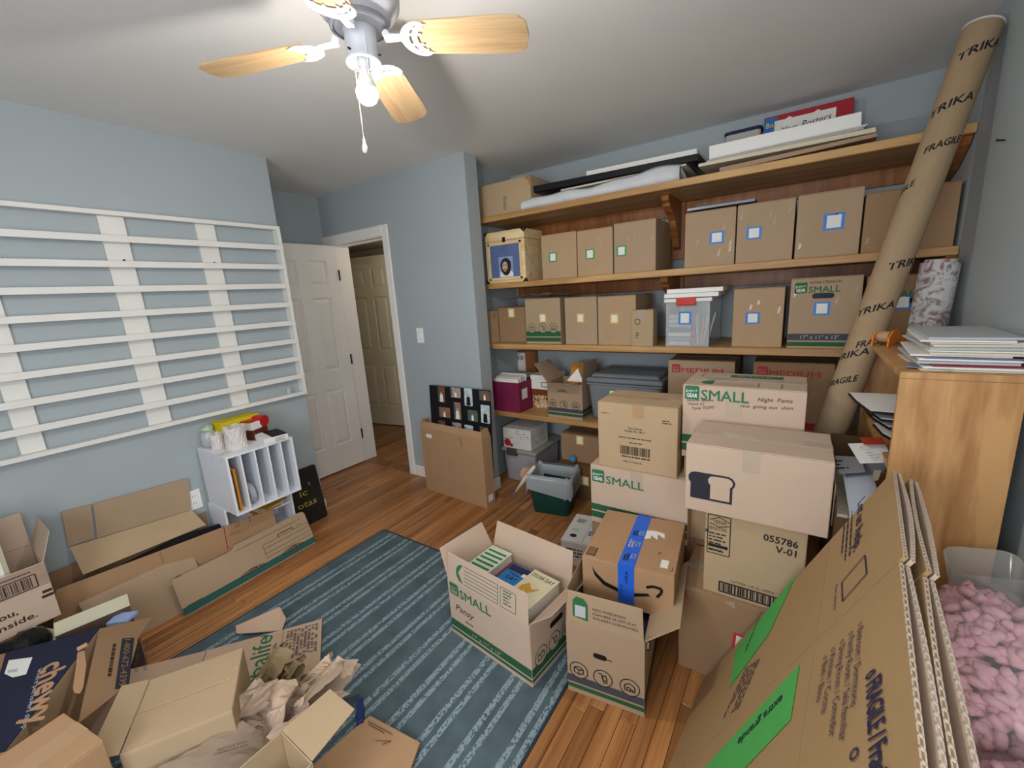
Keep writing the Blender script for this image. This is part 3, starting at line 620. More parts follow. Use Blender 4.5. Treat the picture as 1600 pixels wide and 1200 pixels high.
# --- third shelf
G3 = 'plain cartons on the third shelf'
shelf_carton('narrow tan carton standing at left end of third shelf', 752, 770, 537, 486, Z3, y=2.615, d=.10, m=CBL, name='narrow_carton')
shelf_carton('small brown carton with yellow label behind narrow tan carton, third shelf', 781, 823, 531, 480, Z3, y=2.72, d=.30, m=CBD, st=(799, 489, .06, .07, STY), group=G3)
t, F, w, h = shelf_carton('brown carton with green band and round icons on third shelf', 823, 877.5, 534, 466, Z3, m=CBG, st=(848, 497, .056, .062, STY), name='moving_carton')
def icons(t, F, us, v, r, m, fill=None):
    for k, u in enumerate(us):
        if fill: decal(t, F, [(u+r*math.cos(a*.3142), v+r*math.sin(a*.3142)) for a in range(20)], fill, 'icon_disc', .0011)
        ring2d(t, F, u, v, r, r*.10, m, 'icon_ring', 24, .0017)
        q = r*.5
        if k == 0: P = [[(u-q, v-q*.6), (u, v-q), (u+q, v-q*.5), (u+q, v+q*.4), (u, v+q*.1), (u-q, v+q*.5), (u-q, v-q*.6)], [(u, v+q*.1), (u, v-q)], [(u-q, v+q*.5), (u+q*.1, v+q*.9), (u+q, v+q*.4)]]
        elif k == 1: P = [[(u-q*.9, v+q), (u-q*.3, v+q), (u+q*.2, v-q), (u+q, v-q*.7)], [(u-q*.1, v+q*.6), (u+q*.6, v+q*.9), (u+q*.9, v-q*.3), (u+q*.15, v-q*.5), (u-q*.1, v+q*.6)]]
        else: P = [[(u-q, v-q*.8), (u+q, v-q*.8), (u+q, v+q*.4), (u, v+q), (u-q, v+q*.4), (u-q, v-q*.8)], [(u-q*.5, v-q*.8), (u-q*.5, v), (u+q*.1, v), (u+q*.1, v-q*.8)], [(u+q*.1, v-q*.4), (u+q*.6, v-q*.4), (u+q*.6, v-q*.8)]]
        strokes(t, F, P, r*.12, m, 'icon_drawing', .0018)
GD = mat('green_band', '#2c5c3c', .75, .08, 20)
def bands(t, F, w, lo, mid, hi, upper, lower=None):
    rect(t, F, .001, mid, w-.002, hi-mid-.008, upper, 'upper_band'); rect(t, F, .001, lo, w-.002, mid-lo-.008, lower or GD, 'lower_band')
bands(t, F['front'], w, .018, .055, .10, GD); icons(t, F['front'], (w*.18, w*.5, w*.8), .115, .036, GD, CBG)
shelf_carton('plain brown carton with yellow label right of the green-banded carton', 884, 934, 535.5, 464, Z3, m=CBG, st=(907, 497, .056, .062, STY), group=G3)
shelf_carton('plain brown carton with yellow label behind the small taped carton', 935, 994, 537, 462, Z3, m=CB, st=(960, 498, .058, .062, STY), group=G3, clear=2)
t, F, w, h = shelf_carton('small taped carton standing at the third shelf edge', 987, 1021, 542, 484, Z3, y=2.605, d=.09, m=CBL, seam='y', tape=CLEART, name='small_carton')
ring2d(t, F['front'], w*.28, h*.68, .018, .004, INKBR, 'stamp'); lines(t, F['front'], w*.2, h*.35, .02, 3, .014, INKBR, 3)
# clear bin with white boards on top
a, b, h = on_shelf(1040, 1107, 541, 472, 2.625, Z3); w = b-a; d = .40
t = thing('latch_bin', 'clear storage bin of pens with white lid and red latch, third shelf', 'storage bin', T((a+b)/2, 2.625+d/2, Z3))
MB().box(-w/2, -d/2, 0, w/2, -d/2+.003, h).box(-w/2, d/2-.003, 0, w/2, d/2, h).box(-w/2, -d/2+.003, 0, -w/2+.003, d/2-.003, h).box(w/2-.003, -d/2+.003, 0, w/2, d/2-.003, h).box(-w/2, -d/2, 0, w/2, d/2, .004).build('bin_body', CLEARP, t)
MB().box(-w/2-.012, -d/2-.010, h+.0, w/2+.012, d/2+.01, h+.022).build('bin_lid', WHITE, t, bevel=.004)
MB().box(-w*.25, -d/2-.022, h-.018, w*.2, -d/2-.0105, h+.026).build('latch', mat('red_plastic', '#c8352c', .35, .06), t, bevel=.006, seg=3)
Fb = faces(w, d, h)['front']; sticker(t, Fb, w*.30, h*.50, .07, .075, STB)
pl = [mat('notebook_%d' % i, c, .6, .2, 30) for i, c in enumerate(('#c9c4b8', '#8f98a4', '#dcd7cd', '#4a5560', '#b7bcc4', '#ccd2d8'))]
for i in range(7): tag(MB().box(a+.01, 2.64+.004*i, Z3+.006+i*.026, a+w*.56, 2.90, Z3+.028+i*.026).build('notebook', pl[i % 6]), '%s notebook in the pile inside the clear latched bin' % ('lowest', 'second lowest', 'third lowest', 'middle', 'third highest', 'second highest', 'topmost')[i], 'notebook', 'notebooks in the clear bin')
pc = ['#d97a9a', '#c74f6f', '#e8e4da', '#8f97b0', '#e3a04e', '#d9d4c8', '#7a86b0', '#bfb9ac']
pn = ['pink', 'crimson', 'white', 'slate blue', 'orange', 'cream', 'violet', 'beige']
for i in range(8):
    x0 = a+w*(.62+.042*i); tag(MB().cyl((x0, 2.66+.015*(i % 3), Z3+.006), (x0+.010*(i-3), 2.665+.015*(i % 3), Z3+.15+.01*(i % 4)), .005, n=8).cyl((x0+.010*(i-3), 2.665+.015*(i % 3), Z3+.15+.01*(i % 4)), (x0+.0107*(i-3), 2.665+.015*(i % 3), Z3+.165+.01*(i % 4)), .005, .001, 8).build('pen', mat('pen_%d' % i, pc[i], .4)), '%s pen standing inside the clear latched bin' % pn[i], 'pen', 'pens in the clear bin')
q0 = at(1038, 466, y=2.62); q1 = at(1123, 461, y=2.62); zb = Z3+h+.0265
for k, (x0, x1, dy) in enumerate(((q0.x, q1.x, 0), (q0.x+.012, q1.x+.02, .01))):
    tag(MB().box(x0, 2.615+dy, zb+k*.026, x1, 2.96, zb+k*.026+.0245).build('canvas_panel', MATS['canvas_white'], bevel=.002), '%s white canvas lying on the clear latched bin' % ('lower', 'upper')[k], 'canvas', 'white canvases on the bin')
shelf_carton('plain brown carton with low blue label between bin and lettered carton', 1143, 1222, 539, 450, Z3, y=2.65, m=CB, st=(1176, 497, .068, .062, STB), group=G3, clear=3)
GLOGO = mat('logo_green', '#2f7350', .7, .06, 20); RLOGO = mat('logo_red', '#b23a3c', .7, .08, 20)
def pengear(t, F, u, v, s, word='SMALL', wordw=None, ms=None, wh=.62, cream=None, gap=.14, bold=.02):
    ms = ms or GLOGO; cream = cream or PAPER
    decal(t, F, rounded(u, v, s, s*1.02, s*.12), ms, 'logo_badge', .0010)
    text(t, F, 'pen+', u+s*.09, v+s*.56, s*.24, cream, s*.8, dz=.0018); text(t, F, 'GEAR', u+s*.13, v+s*.15, s*.30, cream, s*.74, dz=.0018, bold=.03)
    if word: text(t, F, word, u+s*(1+gap), v+s*.03, s*wh, ms, wordw, dz=.0016, bold=bold)
HOLE = mat('hole_shadow_blue', '#2c3a48', .8, .2, 20)
t, F, w, h = shelf_carton('carton lettered small in green with hand hole, left of tube on third shelf', 1229, 1340, 539, 433, Z3, y=2.62, d=.40, m=CBG, st=(1284, 482, .066, .064, STB), name='moving_carton', clear=4)
f = F['front']; pengear(t, f, w*.06, h*.79, .052, 'SMALL', w*.44, INKG, .58); text(t, f, 'EXTRA STRENGTH', w*.28, h*.915, .013, INK, w*.43)
decal(t, f, rounded(w*.32, h*.71, w*.31, .026, .012), BLACK, 'hand_hole', .0012); decal(t, f, rounded(w*.36, h*.717, w*.22, .018, .004), HOLE, 'hole_content', .0016)
rect(t, f, .001, h*.12, w-.002, h*.095, mat('grey_band', '#474a52', .7, .08, 20), 'upper_band'); rect(t, f, .001, h*.035, w-.002, h*.06, GD, 'lower_band'); text(t, f, '17" x 11" x 13"', w*.2, h*.142, .018, PAPERG, w*.55)
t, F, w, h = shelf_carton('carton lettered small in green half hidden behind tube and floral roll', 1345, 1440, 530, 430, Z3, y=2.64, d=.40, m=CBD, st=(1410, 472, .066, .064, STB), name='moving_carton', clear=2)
f = F['front']; pengear(t, f, w*.05, h*.70, .05, 'SMALL', w*.6, INKG, .6); decal(t, f, rounded(w*.45, h*.62, w*.35, .026, .012), BLACK, 'hand_hole', .0012)
rect(t, f, .001, h*.12, w-.002, h*.095, MATS['grey_band'], 'upper_band'); rect(t, f, .001, h*.035, w-.002, h*.06, GD, 'lower_band')
# thin plastic bag on top of the two left cartons
p = at(800, 466, y=2.72); bag = MB(); r = random.Random(9)
nx, ny = 16, 6; x0 = at(790, 470, y=2.74).x; x1 = at(896, 462, y=2.74).x; zt = at(850, 465, y=2.64).z+.004
V = []
for i in range(nx+1):
    for j in range(ny+1):
        u = i/nx; x = x0+(x1-x0)*u; y = 2.68+.22*j/ny; z = zt+.004+.028*max(0, math.sin(u*3.1))*(.6+.4*math.sin(u*17+j*2))+r.uniform(-.004, .006)
        if u < .45: z -= .010*(.45-u)/.45
        V.append((x, y, z))
tag(bag.add(V, [(i*(ny+1)+j, (i+1)*(ny+1)+j, (i+1)*(ny+1)+j+1, i*(ny+1)+j+1) for i in range(nx) for j in range(ny)]).build('plastic_bag', mat('dark_clear_plastic', '#8a8d92', .15, .2, 30, .3, 40, .8, alpha=.6)), 'crumpled grey plastic bag lying on top of third shelf cartons', 'plastic bag')

# --- lowest shelf
a = at(772, 640, y=2.615); b = at(813, 645, y=2.615); w = b.x-a.x; h = at(772, 596, y=2.615).z-Z4; d = .20
MAG = mat('magenta_board', '#7c2247', .6, .08, 8)
t = thing('file_box', 'maroon magazine file box full of papers at left of lowest shelf', 'file box', T((a.x+b.x)/2, 2.615+d/2, Z4))
MB().box(-w/2, -d/2, 0, w/2, -d/2+.004, h).box(-w/2, d/2-.004, 0, w/2, d/2, h).box(-w/2, -d/2+.004, 0, -w/2+.004, d/2-.004, h).box(w/2-.004, -d/2+.004, 0, w/2, d/2-.004, h).box(-w/2+.004, -d/2+.004, 0, w/2-.004, d/2-.004, .004).build('file_body', MAG, t)
Fq = faces(w, d, h); rect(t, Fq['right'], d*.18, h*.42, d*.4, h*.34, PAPER, 'spine_label')
for k in range(4):
    tag(MB().box(a.x+.008, 2.625+k*.036, Z4+.006, b.x-.009, 2.625+k*.036+.012, Z4+h+.028+.007*k).build('paper_folder', [PAPER, PAPER2, PAPERG, PAPER][k]), '%s paper folder standing in the maroon file box' % ('front', 'second', 'third', 'rear')[k], 'folder', 'folders in the maroon box')
# maroon box behind with envelopes lying on it
tag_x0 = at(780, 590, y=2.86).x; tag_x1 = at(828, 590, y=2.86).x; zt = at(800, 587, y=2.86).z
t = thing('storage_box', 'dark maroon box behind the file box, with envelopes on top', 'box', T((tag_x0+tag_x1)/2, 2.96, Z4)); w = tag_x1-tag_x0
MB().box(-w/2, -.10, 0, w/2, .10, zt-Z4-.014).build('box_body', mat('dark_maroon', '#3c1622', .6, .1), t, bevel=.003); MB().box(-w/2-.003, -.103, zt-Z4-.06, w/2+.003, .103, zt-Z4-.0145).build('box_lid', mat('dark_maroon2', '#4b1c2a', .6, .1), t, bevel=.003)
for k in range(3):
    tag(MB().box(-.12, -.085, 0, .12, .085, .003).build('envelope', [PAPER2, mat('pinkish_paper', '#cdb9b6', .7, .05), PAPERG][k], None, T((tag_x0+tag_x1)/2+.02*k-.02, 2.955, zt-.0135+k*.0045) @ RZ(8*k-6)), '%s envelope lying on the dark maroon box' % ('lowest', 'middle', 'topmost')[k], 'envelope', 'envelopes on the maroon box')
# wood post and the white sheet in front of it
x0 = at(797, 560, y=3.0).x; x1 = at(831, 560, y=3.0).x
tag(MB().box(x0, 3.07, Z4+.001, x1, YB-.021, Z3-STH-.086).build('shelf_post', CORBEL, bevel=.003), 'brown wooden post between the two lower shelves', 'post')
q0 = at(802, 580, y=3.06).x; q1 = at(821, 578, y=3.06).x
t = tag(MB().box(q0, 3.066, zt+.0, q1, 3.0685, Z3-STH-.1).build('receipt_sheet', PAPER), 'white printed sheet stuck on the wooden post', 'paper')
Fz = basis((q0, 3.066, zt), (1, 0, 0), (0, 0, 1)); lines(t, Fz, .012, .17, q1-q0-.03, 3, .014, INK, 5); barcode(t, Fz, .012, .10, q1-q0-.03, .035, INK, 5, 18)
# white label-holder box on a patterned box
x0 = at(833, 635, y=2.80).x; x1 = at(865, 635, y=2.80).x; z1 = at(845, 608, y=2.80).z; z2 = at(845, 586, y=2.80).z
PAT = bpy.data.materials.new('floral_pattern'); PAT.use_nodes = True; N = PAT.node_tree.nodes; Lk = PAT.node_tree.links
vo = N.new('ShaderNodeTexVoronoi'); vo.inputs['Scale'].default_value = 55; tc = N.new('ShaderNodeTexCoord'); Lk.new(tc.outputs['Object'], vo.inputs[0]); cr = N.new('ShaderNodeValToRGB'); e = cr.color_ramp.elements
e[0].position = .1; e[0].color = lin('#e6dcc2'); e[1].position = .9; e[1].color = lin('#5a2f1c'); k = cr.color_ramp.elements.new(.5); k.color = lin('#b98a4c')
Lk.new(vo.outputs[1], cr.inputs[0]); Lk.new(cr.outputs[0], N['Principled BSDF'].inputs['Base Color']); MATS['floral_pattern'] = PAT
t = thing('keepsake_box', 'gold and brown shell-patterned box under the small white box, lowest shelf', 'box', T((x0+x1)/2, 2.91, Z4)); w = x1-x0
MB().box(-w/2, -.11, 0, w/2, .11, z1-Z4-.05).build('box_body', PAT, t, bevel=.002); MB().box(-w/2-.003, -.113, z1-Z4-.0495, w/2+.003, .113, z1-Z4-.001).build('box_lid', mat('russet', '#7a3d22', .6, .15, 20), t, bevel=.002)
t = thing('photo_box', 'white box with black label holder on the shell-patterned box', 'box', T((x0+x1)/2, 2.90, z1)); h = z2-z1
MB().box(-w/2, -.11, 0, w/2, .11, h*.7).build('box_body', WHITE, t, bevel=.002); MB().box(-w/2-.004, -.114, h*.7+.0005, w/2+.004, .114, h).build('box_lid', WHITE, t, bevel=.002)
Fz = faces(w, .22, h)['front']; strokes(t, Fz, [[(w*.5, h*.2), (w*.95, h*.2), (w*.95, h*.5), (w*.5, h*.5), (w*.5, h*.2)]], .006, BLACK, 'label_holder')

# ================================================================ open cartons
def open_carton(name, label, w, d, h, M, m=None, flaps=None, group=None, t_=.004, cat='cardboard box', inner=None):
    """open carton; flaps = {side: (length, angle)}; angle 0 = straight up, 90 = level outwards, 180 = hanging down"""
    m = m or CB; t = thing(name, label, cat, M, group)
    MB().box(-w/2, -d/2, 0, w/2, -d/2+t_, h).box(-w/2, d/2-t_, 0, w/2, d/2, h).box(-w/2, -d/2+t_, 0, -w/2+t_, d/2-t_, h).box(w/2-t_, -d/2+t_, 0, w/2, d/2-t_, h).box(-w/2+t_, -d/2+t_, 0, w/2-t_, d/2-t_, t_).build('carton_body', m, t, bevel=.0012)
    F = faces(w, d, h); FL = {}
    for s, q in (flaps or {}).items():
        ln, an = q[:2]; tp = q[2] if len(q) > 2 else .01; tw = q[3] if len(q) > 3 else 0
        ww = w if s in ('front', 'back') else d
        # flap frame: hinge on the top edge of that face, x along the face, y along the flap, z outside
        A = F[s] @ T(0, h, 0) @ RX(-an) @ RZ(tw) if False else F[s] @ T(0, h+.001, 0) @ Matrix.Rotation(math.radians(an), 4, 'X') @ RZ(tw)
        o = MB().prism([(.003, 0), (ww-.003, 0), (ww-.003-tp, ln), (.003+tp, ln)], -t_*.75, 0).build('flap', m, t, A, bevel=.001)
        FL[s] = (o, A)
    return t, F, FL
def floor_box(bl, br, z=0.0):
    """base frame from the front bottom corners seen at two pixels: (origin mid-front, width, angle)"""
    a = at(*bl, z=z); b = at(*br, z=z); return a, b, (b-a).length, math.degrees(math.atan2(b.y-a.y, b.x-a.x))
def base_M(a, ang, w, d, z):
    """matrix for the base centre when the front left corner is at a"""
    return T(a.x, a.y, z) @ RZ(ang) @ T(w/2, d/2, 0)

# lowest shelf: open carton of envelopes
a = at(857, 651, y=2.615); b = at(910.6, 659, y=2.615); w = b.x-a.x; h = at(857, 598, y=2.615).z-Z4; d = .26
t, F, FL = open_carton('open_carton', 'open brown carton of envelopes with round icons on the lowest shelf', w, d, h, T((a.x+b.x)/2, 2.615+d/2, Z4), CBG, {'front': (.13, 78, .01), 'left': (.17, 40), 'right': (.15, 3)})
f = F['front']; bands(t, f, w, .022, .05, .085, mat('grey_band', '#474a52'), GD); icons(t, f, (w*.15, w*.48, w*.82), .105, .032, INK, CBG)
strokes(t, f, [[(w*.3, h*.76), (w*.38, h*.79), (w*.52, h*.79), (w*.6, h*.76)], [(w*.34, h*.82), (w*.56, h*.82)]], .004, INKBR)
bands(t, F['right'], d, .022, .05, .085, MATS['grey_band'], GD)
MAN = mat('manila_envelope', '#c98a35', .6, .08, 6)
cxm = (a.x+b.x)/2
tag(MB().box(-.10, -.004, 0, .10, .004, .30).build('manila_envelope', MAN, None, T(cxm+.03, 2.78, Z4+.09) @ RX(-24)), 'orange manila envelope leaning in the open carton, lowest shelf', 'envelope')
tag(MB().box(-.09, -.003, 0, .09, .003, .27).build('manila_envelope', MATS['manila_envelope'], None, T(cxm+.045, 2.735, Z4+.09) @ RX(-26)), 'front manila envelope under the white paper in open carton', 'envelope')
tag(MB().plate([(cxm+.0, 2.66, Z4+h+.012), (cxm+.13, 2.66, Z4+h+.01), (cxm+.07, 2.70, Z4+h+.10)], .0015).build('paper_sheet', PAPER), 'white paper corner sticking out of the open carton, lowest shelf', 'paper')
# grey tote
a = at(920, 668, y=2.66); xa = at(914, 600, y=2.66).x; xb_ = at(1036, 598, y=2.66).x; zl = at(960, 594, y=2.66).z; w = xb_-xa; d = .42
t = thing('storage_tote', 'grey plastic tote with domed lid on the lowest shelf', 'storage tote', T((xa+xb_)/2, 2.66+d/2, Z4)); hb = zl-Z4
def frustum(mb, w0, d0, w1, d1, z0, z1): return mb.hexa([(-w0/2, -d0/2, z0), (w0/2, -d0/2, z0), (w0/2, d0/2, z0), (-w0/2, d0/2, z0)], [(-w1/2, -d1/2, z1), (w1/2, -d1/2, z1), (w1/2, d1/2, z1), (-w1/2, d1/2, z1)])
frustum(MB(), w*.86, d*.86, w*.96, d*.96, 0, hb-.03).build('tote_body', GREY, t, bevel=.03, seg=4)
frustum(MB(), w*.98, d*.98, w*.98, d*.98, hb-.045, hb-.030).build('tote_rim', GREY, t, bevel=.02, seg=3)
frustum(MB(), w, d, w*.97, d*.97, hb-.028, hb+.008).build('tote_lid', GREYD, t, bevel=.014, seg=4)
frustum(MB(), w*.90, d*.88, w*.84, d*.80, hb+.008, hb+.032).build('lid_dome', GREYD, t, bevel=.012, seg=3)
Ft = faces(w*.94, d*.94, hb)['front']; sticker(t, Ft, w*.28, hb*.50, .07, .08, STG)
# medium cartons
for (lb, l, r, tp, wl, cwl, cwr) in (('carton lettered medium in red behind the stacked small carton', 1043, 1146, 564, .10, .02, .95), ('darker carton lettered medium in red, left of the leaning tube', 1173, 1300, 567, .11, .05, .92)):
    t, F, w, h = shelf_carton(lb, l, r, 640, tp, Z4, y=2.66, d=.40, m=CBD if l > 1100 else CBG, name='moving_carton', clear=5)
    pengear(t, F['front'], w*.06, h-.075, .05, 'MEDIUM', w*.62, RLOGO, .6, CBG)
    rect(t, F['front'], .001, .09, w-.002, .04, REDI, 'red_band')

# ================================================================ floor under the shelves
# clear bin with grey lid, floral box on top
a = at(790, 763, z=.0); xa = a.x; yf = 2.62
x0 = at(789, 755, y=yf).x; x1 = at(838, 760, y=yf).x; w = x1-x0; zl = at(810, 703, y=yf).z; d = .42
SMOKE = mat('smoky_plastic', '#a49fa3', .25, .08, 8, 0, 0, .5); LIDG = mat('bin_lid_grey', '#9a968c', .4, .05)
t = thing('storage_bin', 'smoky clear bin with grey lid on floor under lowest shelf', 'storage bin', T((x0+x1)/2, yf+d/2, 0)); hb = zl
frustum(MB(), w*.90, d*.92, w*.98, d*.98, 0, hb-.03).build('bin_body', SMOKE, t, bevel=.025, seg=3)
frustum(MB(), w*1.10, d*1.06, w*1.08, d*1.05, hb-.03, hb+.002).build('bin_lid', LIDG, t, bevel=.012, seg=3)
MB().box(-w*.33, -d*.53-.01, hb-.05, -w*.02, -d*.53+.03, hb+.004).build('lid_latch', mat('latch_dark', '#4a4548', .5), t, bevel=.005, seg=2)
Fb = basis((-w*.47, -d*.475, 0), (1, 0, 0), (0, .08, 1)); s_ = rect(t, Fb, w*.14, hb*.52, w*.62, hb*.24, PAPER, 'bin_sticker', .004); rect(s_, Matrix.Identity(4), w*.14, hb*.70, w*.34, hb*.06, REDI, 'sticker_head', .002); lines(s_, T(0, 0, .002), w*.18, hb*.62, w*.2, 2, .02, REDI, 3)
xa = at(787, 695, y=2.625).x; xb_ = at(830, 702, y=2.625).x; h = at(808, 671, y=2.625).z-zl-.004; w = xb_-xa; d = .27
t, F = carton('floral_box', 'white box printed with red roses on the grey bin lid', w, d, h, T((xa+xb_)/2, 2.625+d/2, zl+.004), mat('floral_card', '#d8d4cf', .6, .05), 'x', None, None, 'box')
def flower(t, F, u, v, r, m, seed):
    rr = random.Random(seed)
    for k in range(7):
        a_ = k*.9; q = r*.5; decal(t, F, [(u+q*math.cos(a_)+r*.5*math.cos(b_*.785), v+q*math.sin(a_)+r*.5*math.sin(b_*.785)) for b_ in range(8)], m, 'rose_petal', .001+.0003*k)
    decal(t, F, [(u+r*.3*math.cos(b_*.785), v+r*.3*math.sin(b_*.785)) for b_ in range(8)], mat('rose_dark', '#7e1c22', .6), 'rose_heart', .0035)
def leaves(t, F, u, v, n, rad, m, seed):
    rr = random.Random(seed); mb = MB()
    for k in range(n):
        x = u+rr.uniform(-rad, rad); y = v+rr.uniform(-rad*.5, rad*.5); a_ = rr.uniform(0, 6.28); l = .013; c, s = math.cos(a_)*l, math.sin(a_)*l
        mb.add([(x, y, 0), (x+c*.5-s*.3, y+s*.5+c*.3, 0), (x+c, y+s, 0), (x+c*.5+s*.3, y+s*.5-c*.3, 0)], [(3, 2, 1, 0), ])
    mb.f = [fc[::-1] for fc in mb.f]; mb.build('leaf_print', m, t, F @ T(0, 0, .0012))
RO = mat('rose_red', '#b83238', .6, .12, 30); LF = mat('leaf_dark', '#4d4b45', .6)
flower(t, F['front'], w*.16, h*.28, .034, RO, 1); flower(t, F['front'], w*.30, h*.16, .016, RO, 2); leaves(t, F['front'], w*.2, h*.45, 8, .035, LF, 2); leaves(t, F['front'], w*.72, h*.72, 16, .06, LF, 3); lines(t, F['front'], w*.35, h*.3, w*.3, 1, .012, PAPERG, 1)
leaves(t, F['right'], d*.35, h*.45, 22, .09, mat('rose_wine', '#7c2f38', .6), 5); leaves(t, F['right'], d*.6, h*.4, 14, .08, LF, 6); leaves(t, F['top'], w*.5, d*.3, 24, .1, LF, 8)
# cartons right of it
xa = at(877, 700, y=2.66).x; xb_ = at(935, 715, y=2.66).x; zb = at(905, 722, y=2.66).z; zt = min(at(905, 655, y=2.66).z, Z4-STH-.09)
t, F = carton('shipping_carton', 'dull brown carton wedged under the lowest shelf beside the bin', xb_-xa, .36, zt-zb, T((xa+xb_)/2, 2.66+.18, zb), CBD, 'x')
q = at(906, 688, y=2.66); sticker(t, F['front'], q.x-xa-.03, q.z-zb-.035, .06, .07, STY)
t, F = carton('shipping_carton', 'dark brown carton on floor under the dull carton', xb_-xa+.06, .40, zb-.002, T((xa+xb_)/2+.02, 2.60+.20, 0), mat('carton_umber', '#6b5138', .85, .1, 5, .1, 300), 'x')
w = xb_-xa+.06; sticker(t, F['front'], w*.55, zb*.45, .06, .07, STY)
p = at(892, 712, y=2.60); bl_ = thing('rubber_ball', 'small blue and pink ball on the dark carton behind the trash can', 'ball', T(p.x, 2.632, zb))
MB().lathe([(.028*math.sin(i*math.pi/12), .028-.028*math.cos(i*math.pi/12)) for i in range(13)], 20).build('ball', mat('ball_blue', '#3a86a8', .5, .1), bl_, smooth=True)
MB().lathe([(.0285*math.sin(i*math.pi/12+.1), .0285-.0285*math.cos(i*math.pi/12+.1)) for i in range(4)], 16, T(0, 0, .028) @ RY(-50) @ RX(10) @ T(0, 0, -.0285) @ Matrix.Scale(1, 4)).build('ball_patch', mat('ball_pink', '#c24a6a', .5, .1), bl_, smooth=True)
# trash can with a liner
a = at(833, 799, z=0); b = at(888, 808, z=0); w = (b-a).length; ang = math.degrees(math.atan2(b.y-a.y, b.x-a.x)); d = .19; h = .28
GRN = mat('trash_green', '#17443c', .4, .06, 6)
t = thing('trash_can', 'dark green trash can lined with a clear bag', 'trash can', base_M(a, ang, w, d, 0))
def shell(mb, w0, d0, w1, d1, z0, z1, th=.004, r=.03, n=5, bottom=True):
    O0 = rounded(-w0/2, -d0/2, w0, d0, r, n); O1 = rounded(-w1/2, -d1/2, w1, d1, r*1.2, n); I1 = rounded(-w1/2+th, -d1/2+th, w1-2*th, d1-2*th, r*1.2-th, n); I0 = rounded(-w0/2+th, -d0/2+th, w0-2*th, d0-2*th, r-th, n); k = len(O0)
    V = [(*p, z0) for p in O0]+[(*p, z1) for p in O1]+[(*p, z1) for p in I1]+[(*p, z0+th) for p in I0]; Fc = []
    for q in range(3):
        for i in range(k): Fc.append((q*k+i, q*k+(i+1) % k, (q+1)*k+(i+1) % k, (q+1)*k+i))
    if bottom: Fc += [tuple(range(k))[::-1], tuple(range(3*k, 4*k))]
    return mb.add(V, Fc)
w1, d1 = w*1.22, d*1.28
shell(MB(), w, d, w1, d1, 0, h).build('can_body', GRN, t, smooth=False)
BAGM = mat('bag_film', '#eaf2f7', .10, .06, 14, .8, 35, .9, alpha=.38)
mb = MB(); r = random.Random(4); k = 44; V = []; rows = 9
base = rounded(-w1/2, -d1/2, w1, d1, .036, 10); k = len(base)
for q in range(rows):
    for i, (x, y) in enumerate(base):
        u = i/k
        wob = .012*math.sin(i*1.7+q)+.010*math.sin(i*.9+q*2)
        if q <= 3: s = .93-.02*(3-q); z = h-.16+.05*q; s += wob*.6
        elif q == 4: s = 1.02; z = h+.012+.008*math.sin(i*.8)
        else:
            s = 1.06+.03*(q-5)/3+wob; z = h+.006-.030*(q-4)-.026*math.sin(u*9.4+1)*(q-4)/4+.010*math.sin(i*1.1)*(q-4)/4
        V.append((x*s, y*s, z))
mb.add(V, [(q*k+i, q*k+(i+1) % k, (q+1)*k+(i+1) % k, (q+1)*k+i) for q in range(rows-1) for i in range(k)]).build('bag_liner', BAGM, t, smooth=True)
text(t, faces(w1, d1, h)['right'], 'SW', .03, .17, .03, PAPERG, .05)
# gathered end of the liner with a kraft paper wad and a slim brush
def crumple(name, mtl, c, rad, seed, parent=None, sub=3, M=None, flat=1.0, amp=.45):
    """crumpled paper wad: icosphere with facetted noise"""
    from mathutils import noise
    bm = bmesh.new(); bmesh.ops.create_icosphere(bm, subdivisions=sub, radius=1)
    for v in bm.verts:
        n1 = noise.noise(v.co*1.7+Vector((seed, seed*2, 0))); n2 = noise.noise(v.co*4.5+Vector((seed*3, 0, seed))); n3 = 1-abs(noise.noise(v.co*3.1+Vector((0, seed, seed*5))))*2
        v.co *= 1+amp*n1+amp*.5*n2+amp*.35*(n3-.6)
        v.co.z *= flat
    me = bpy.data.meshes.new(name); bm.to_mesh(me); bm.free(); me.materials.append(mtl)
    for v in me.vertices: v.co = Vector((v.co.x*rad[0], v.co.y*rad[1], v.co.z*rad[2]))
    return link(name, me, parent, (T(*c) if M is None else T(*c) @ M))
KRAFT = mat('kraft_paper', '#b59f86', .8, .1, 12, .25, 60)
p = at(822, 748, y=2.34)
wd = crumple('paper_wad', mat('kraft_tan', '#b8977a', .8, .12, 12, .2, 60), (p.x-.02, 2.40, p.z), (.055, .05, .06), 3.3, None, 3)
tag(wd, 'tan crumpled paper wad hanging at the left side of the trash can', 'paper')
p0 = at(836, 728, y=2.31); p1 = at(806, 768, y=2.27); p2 = at(798, 776, y=2.262)
br = thing('paint_brush', 'slim pale handled brush with grey tip leaning at the trash can', 'brush', T(*p2))
MB().tube([p0-p2, (p0+p1)/2-p2+Vector((0, 0, .004)), p1-p2], [.013, .016, .010], 8).build('brush_handle', mat('pale_grip', '#d8c9ba', .5, .06), br, smooth=True)
MB().tube([p1-p2, Vector((0, 0, 0))], [.009, .004], 8).build('brush_tip', mat('brush_grey', '#5f6670', .5, .1), br, smooth=True)

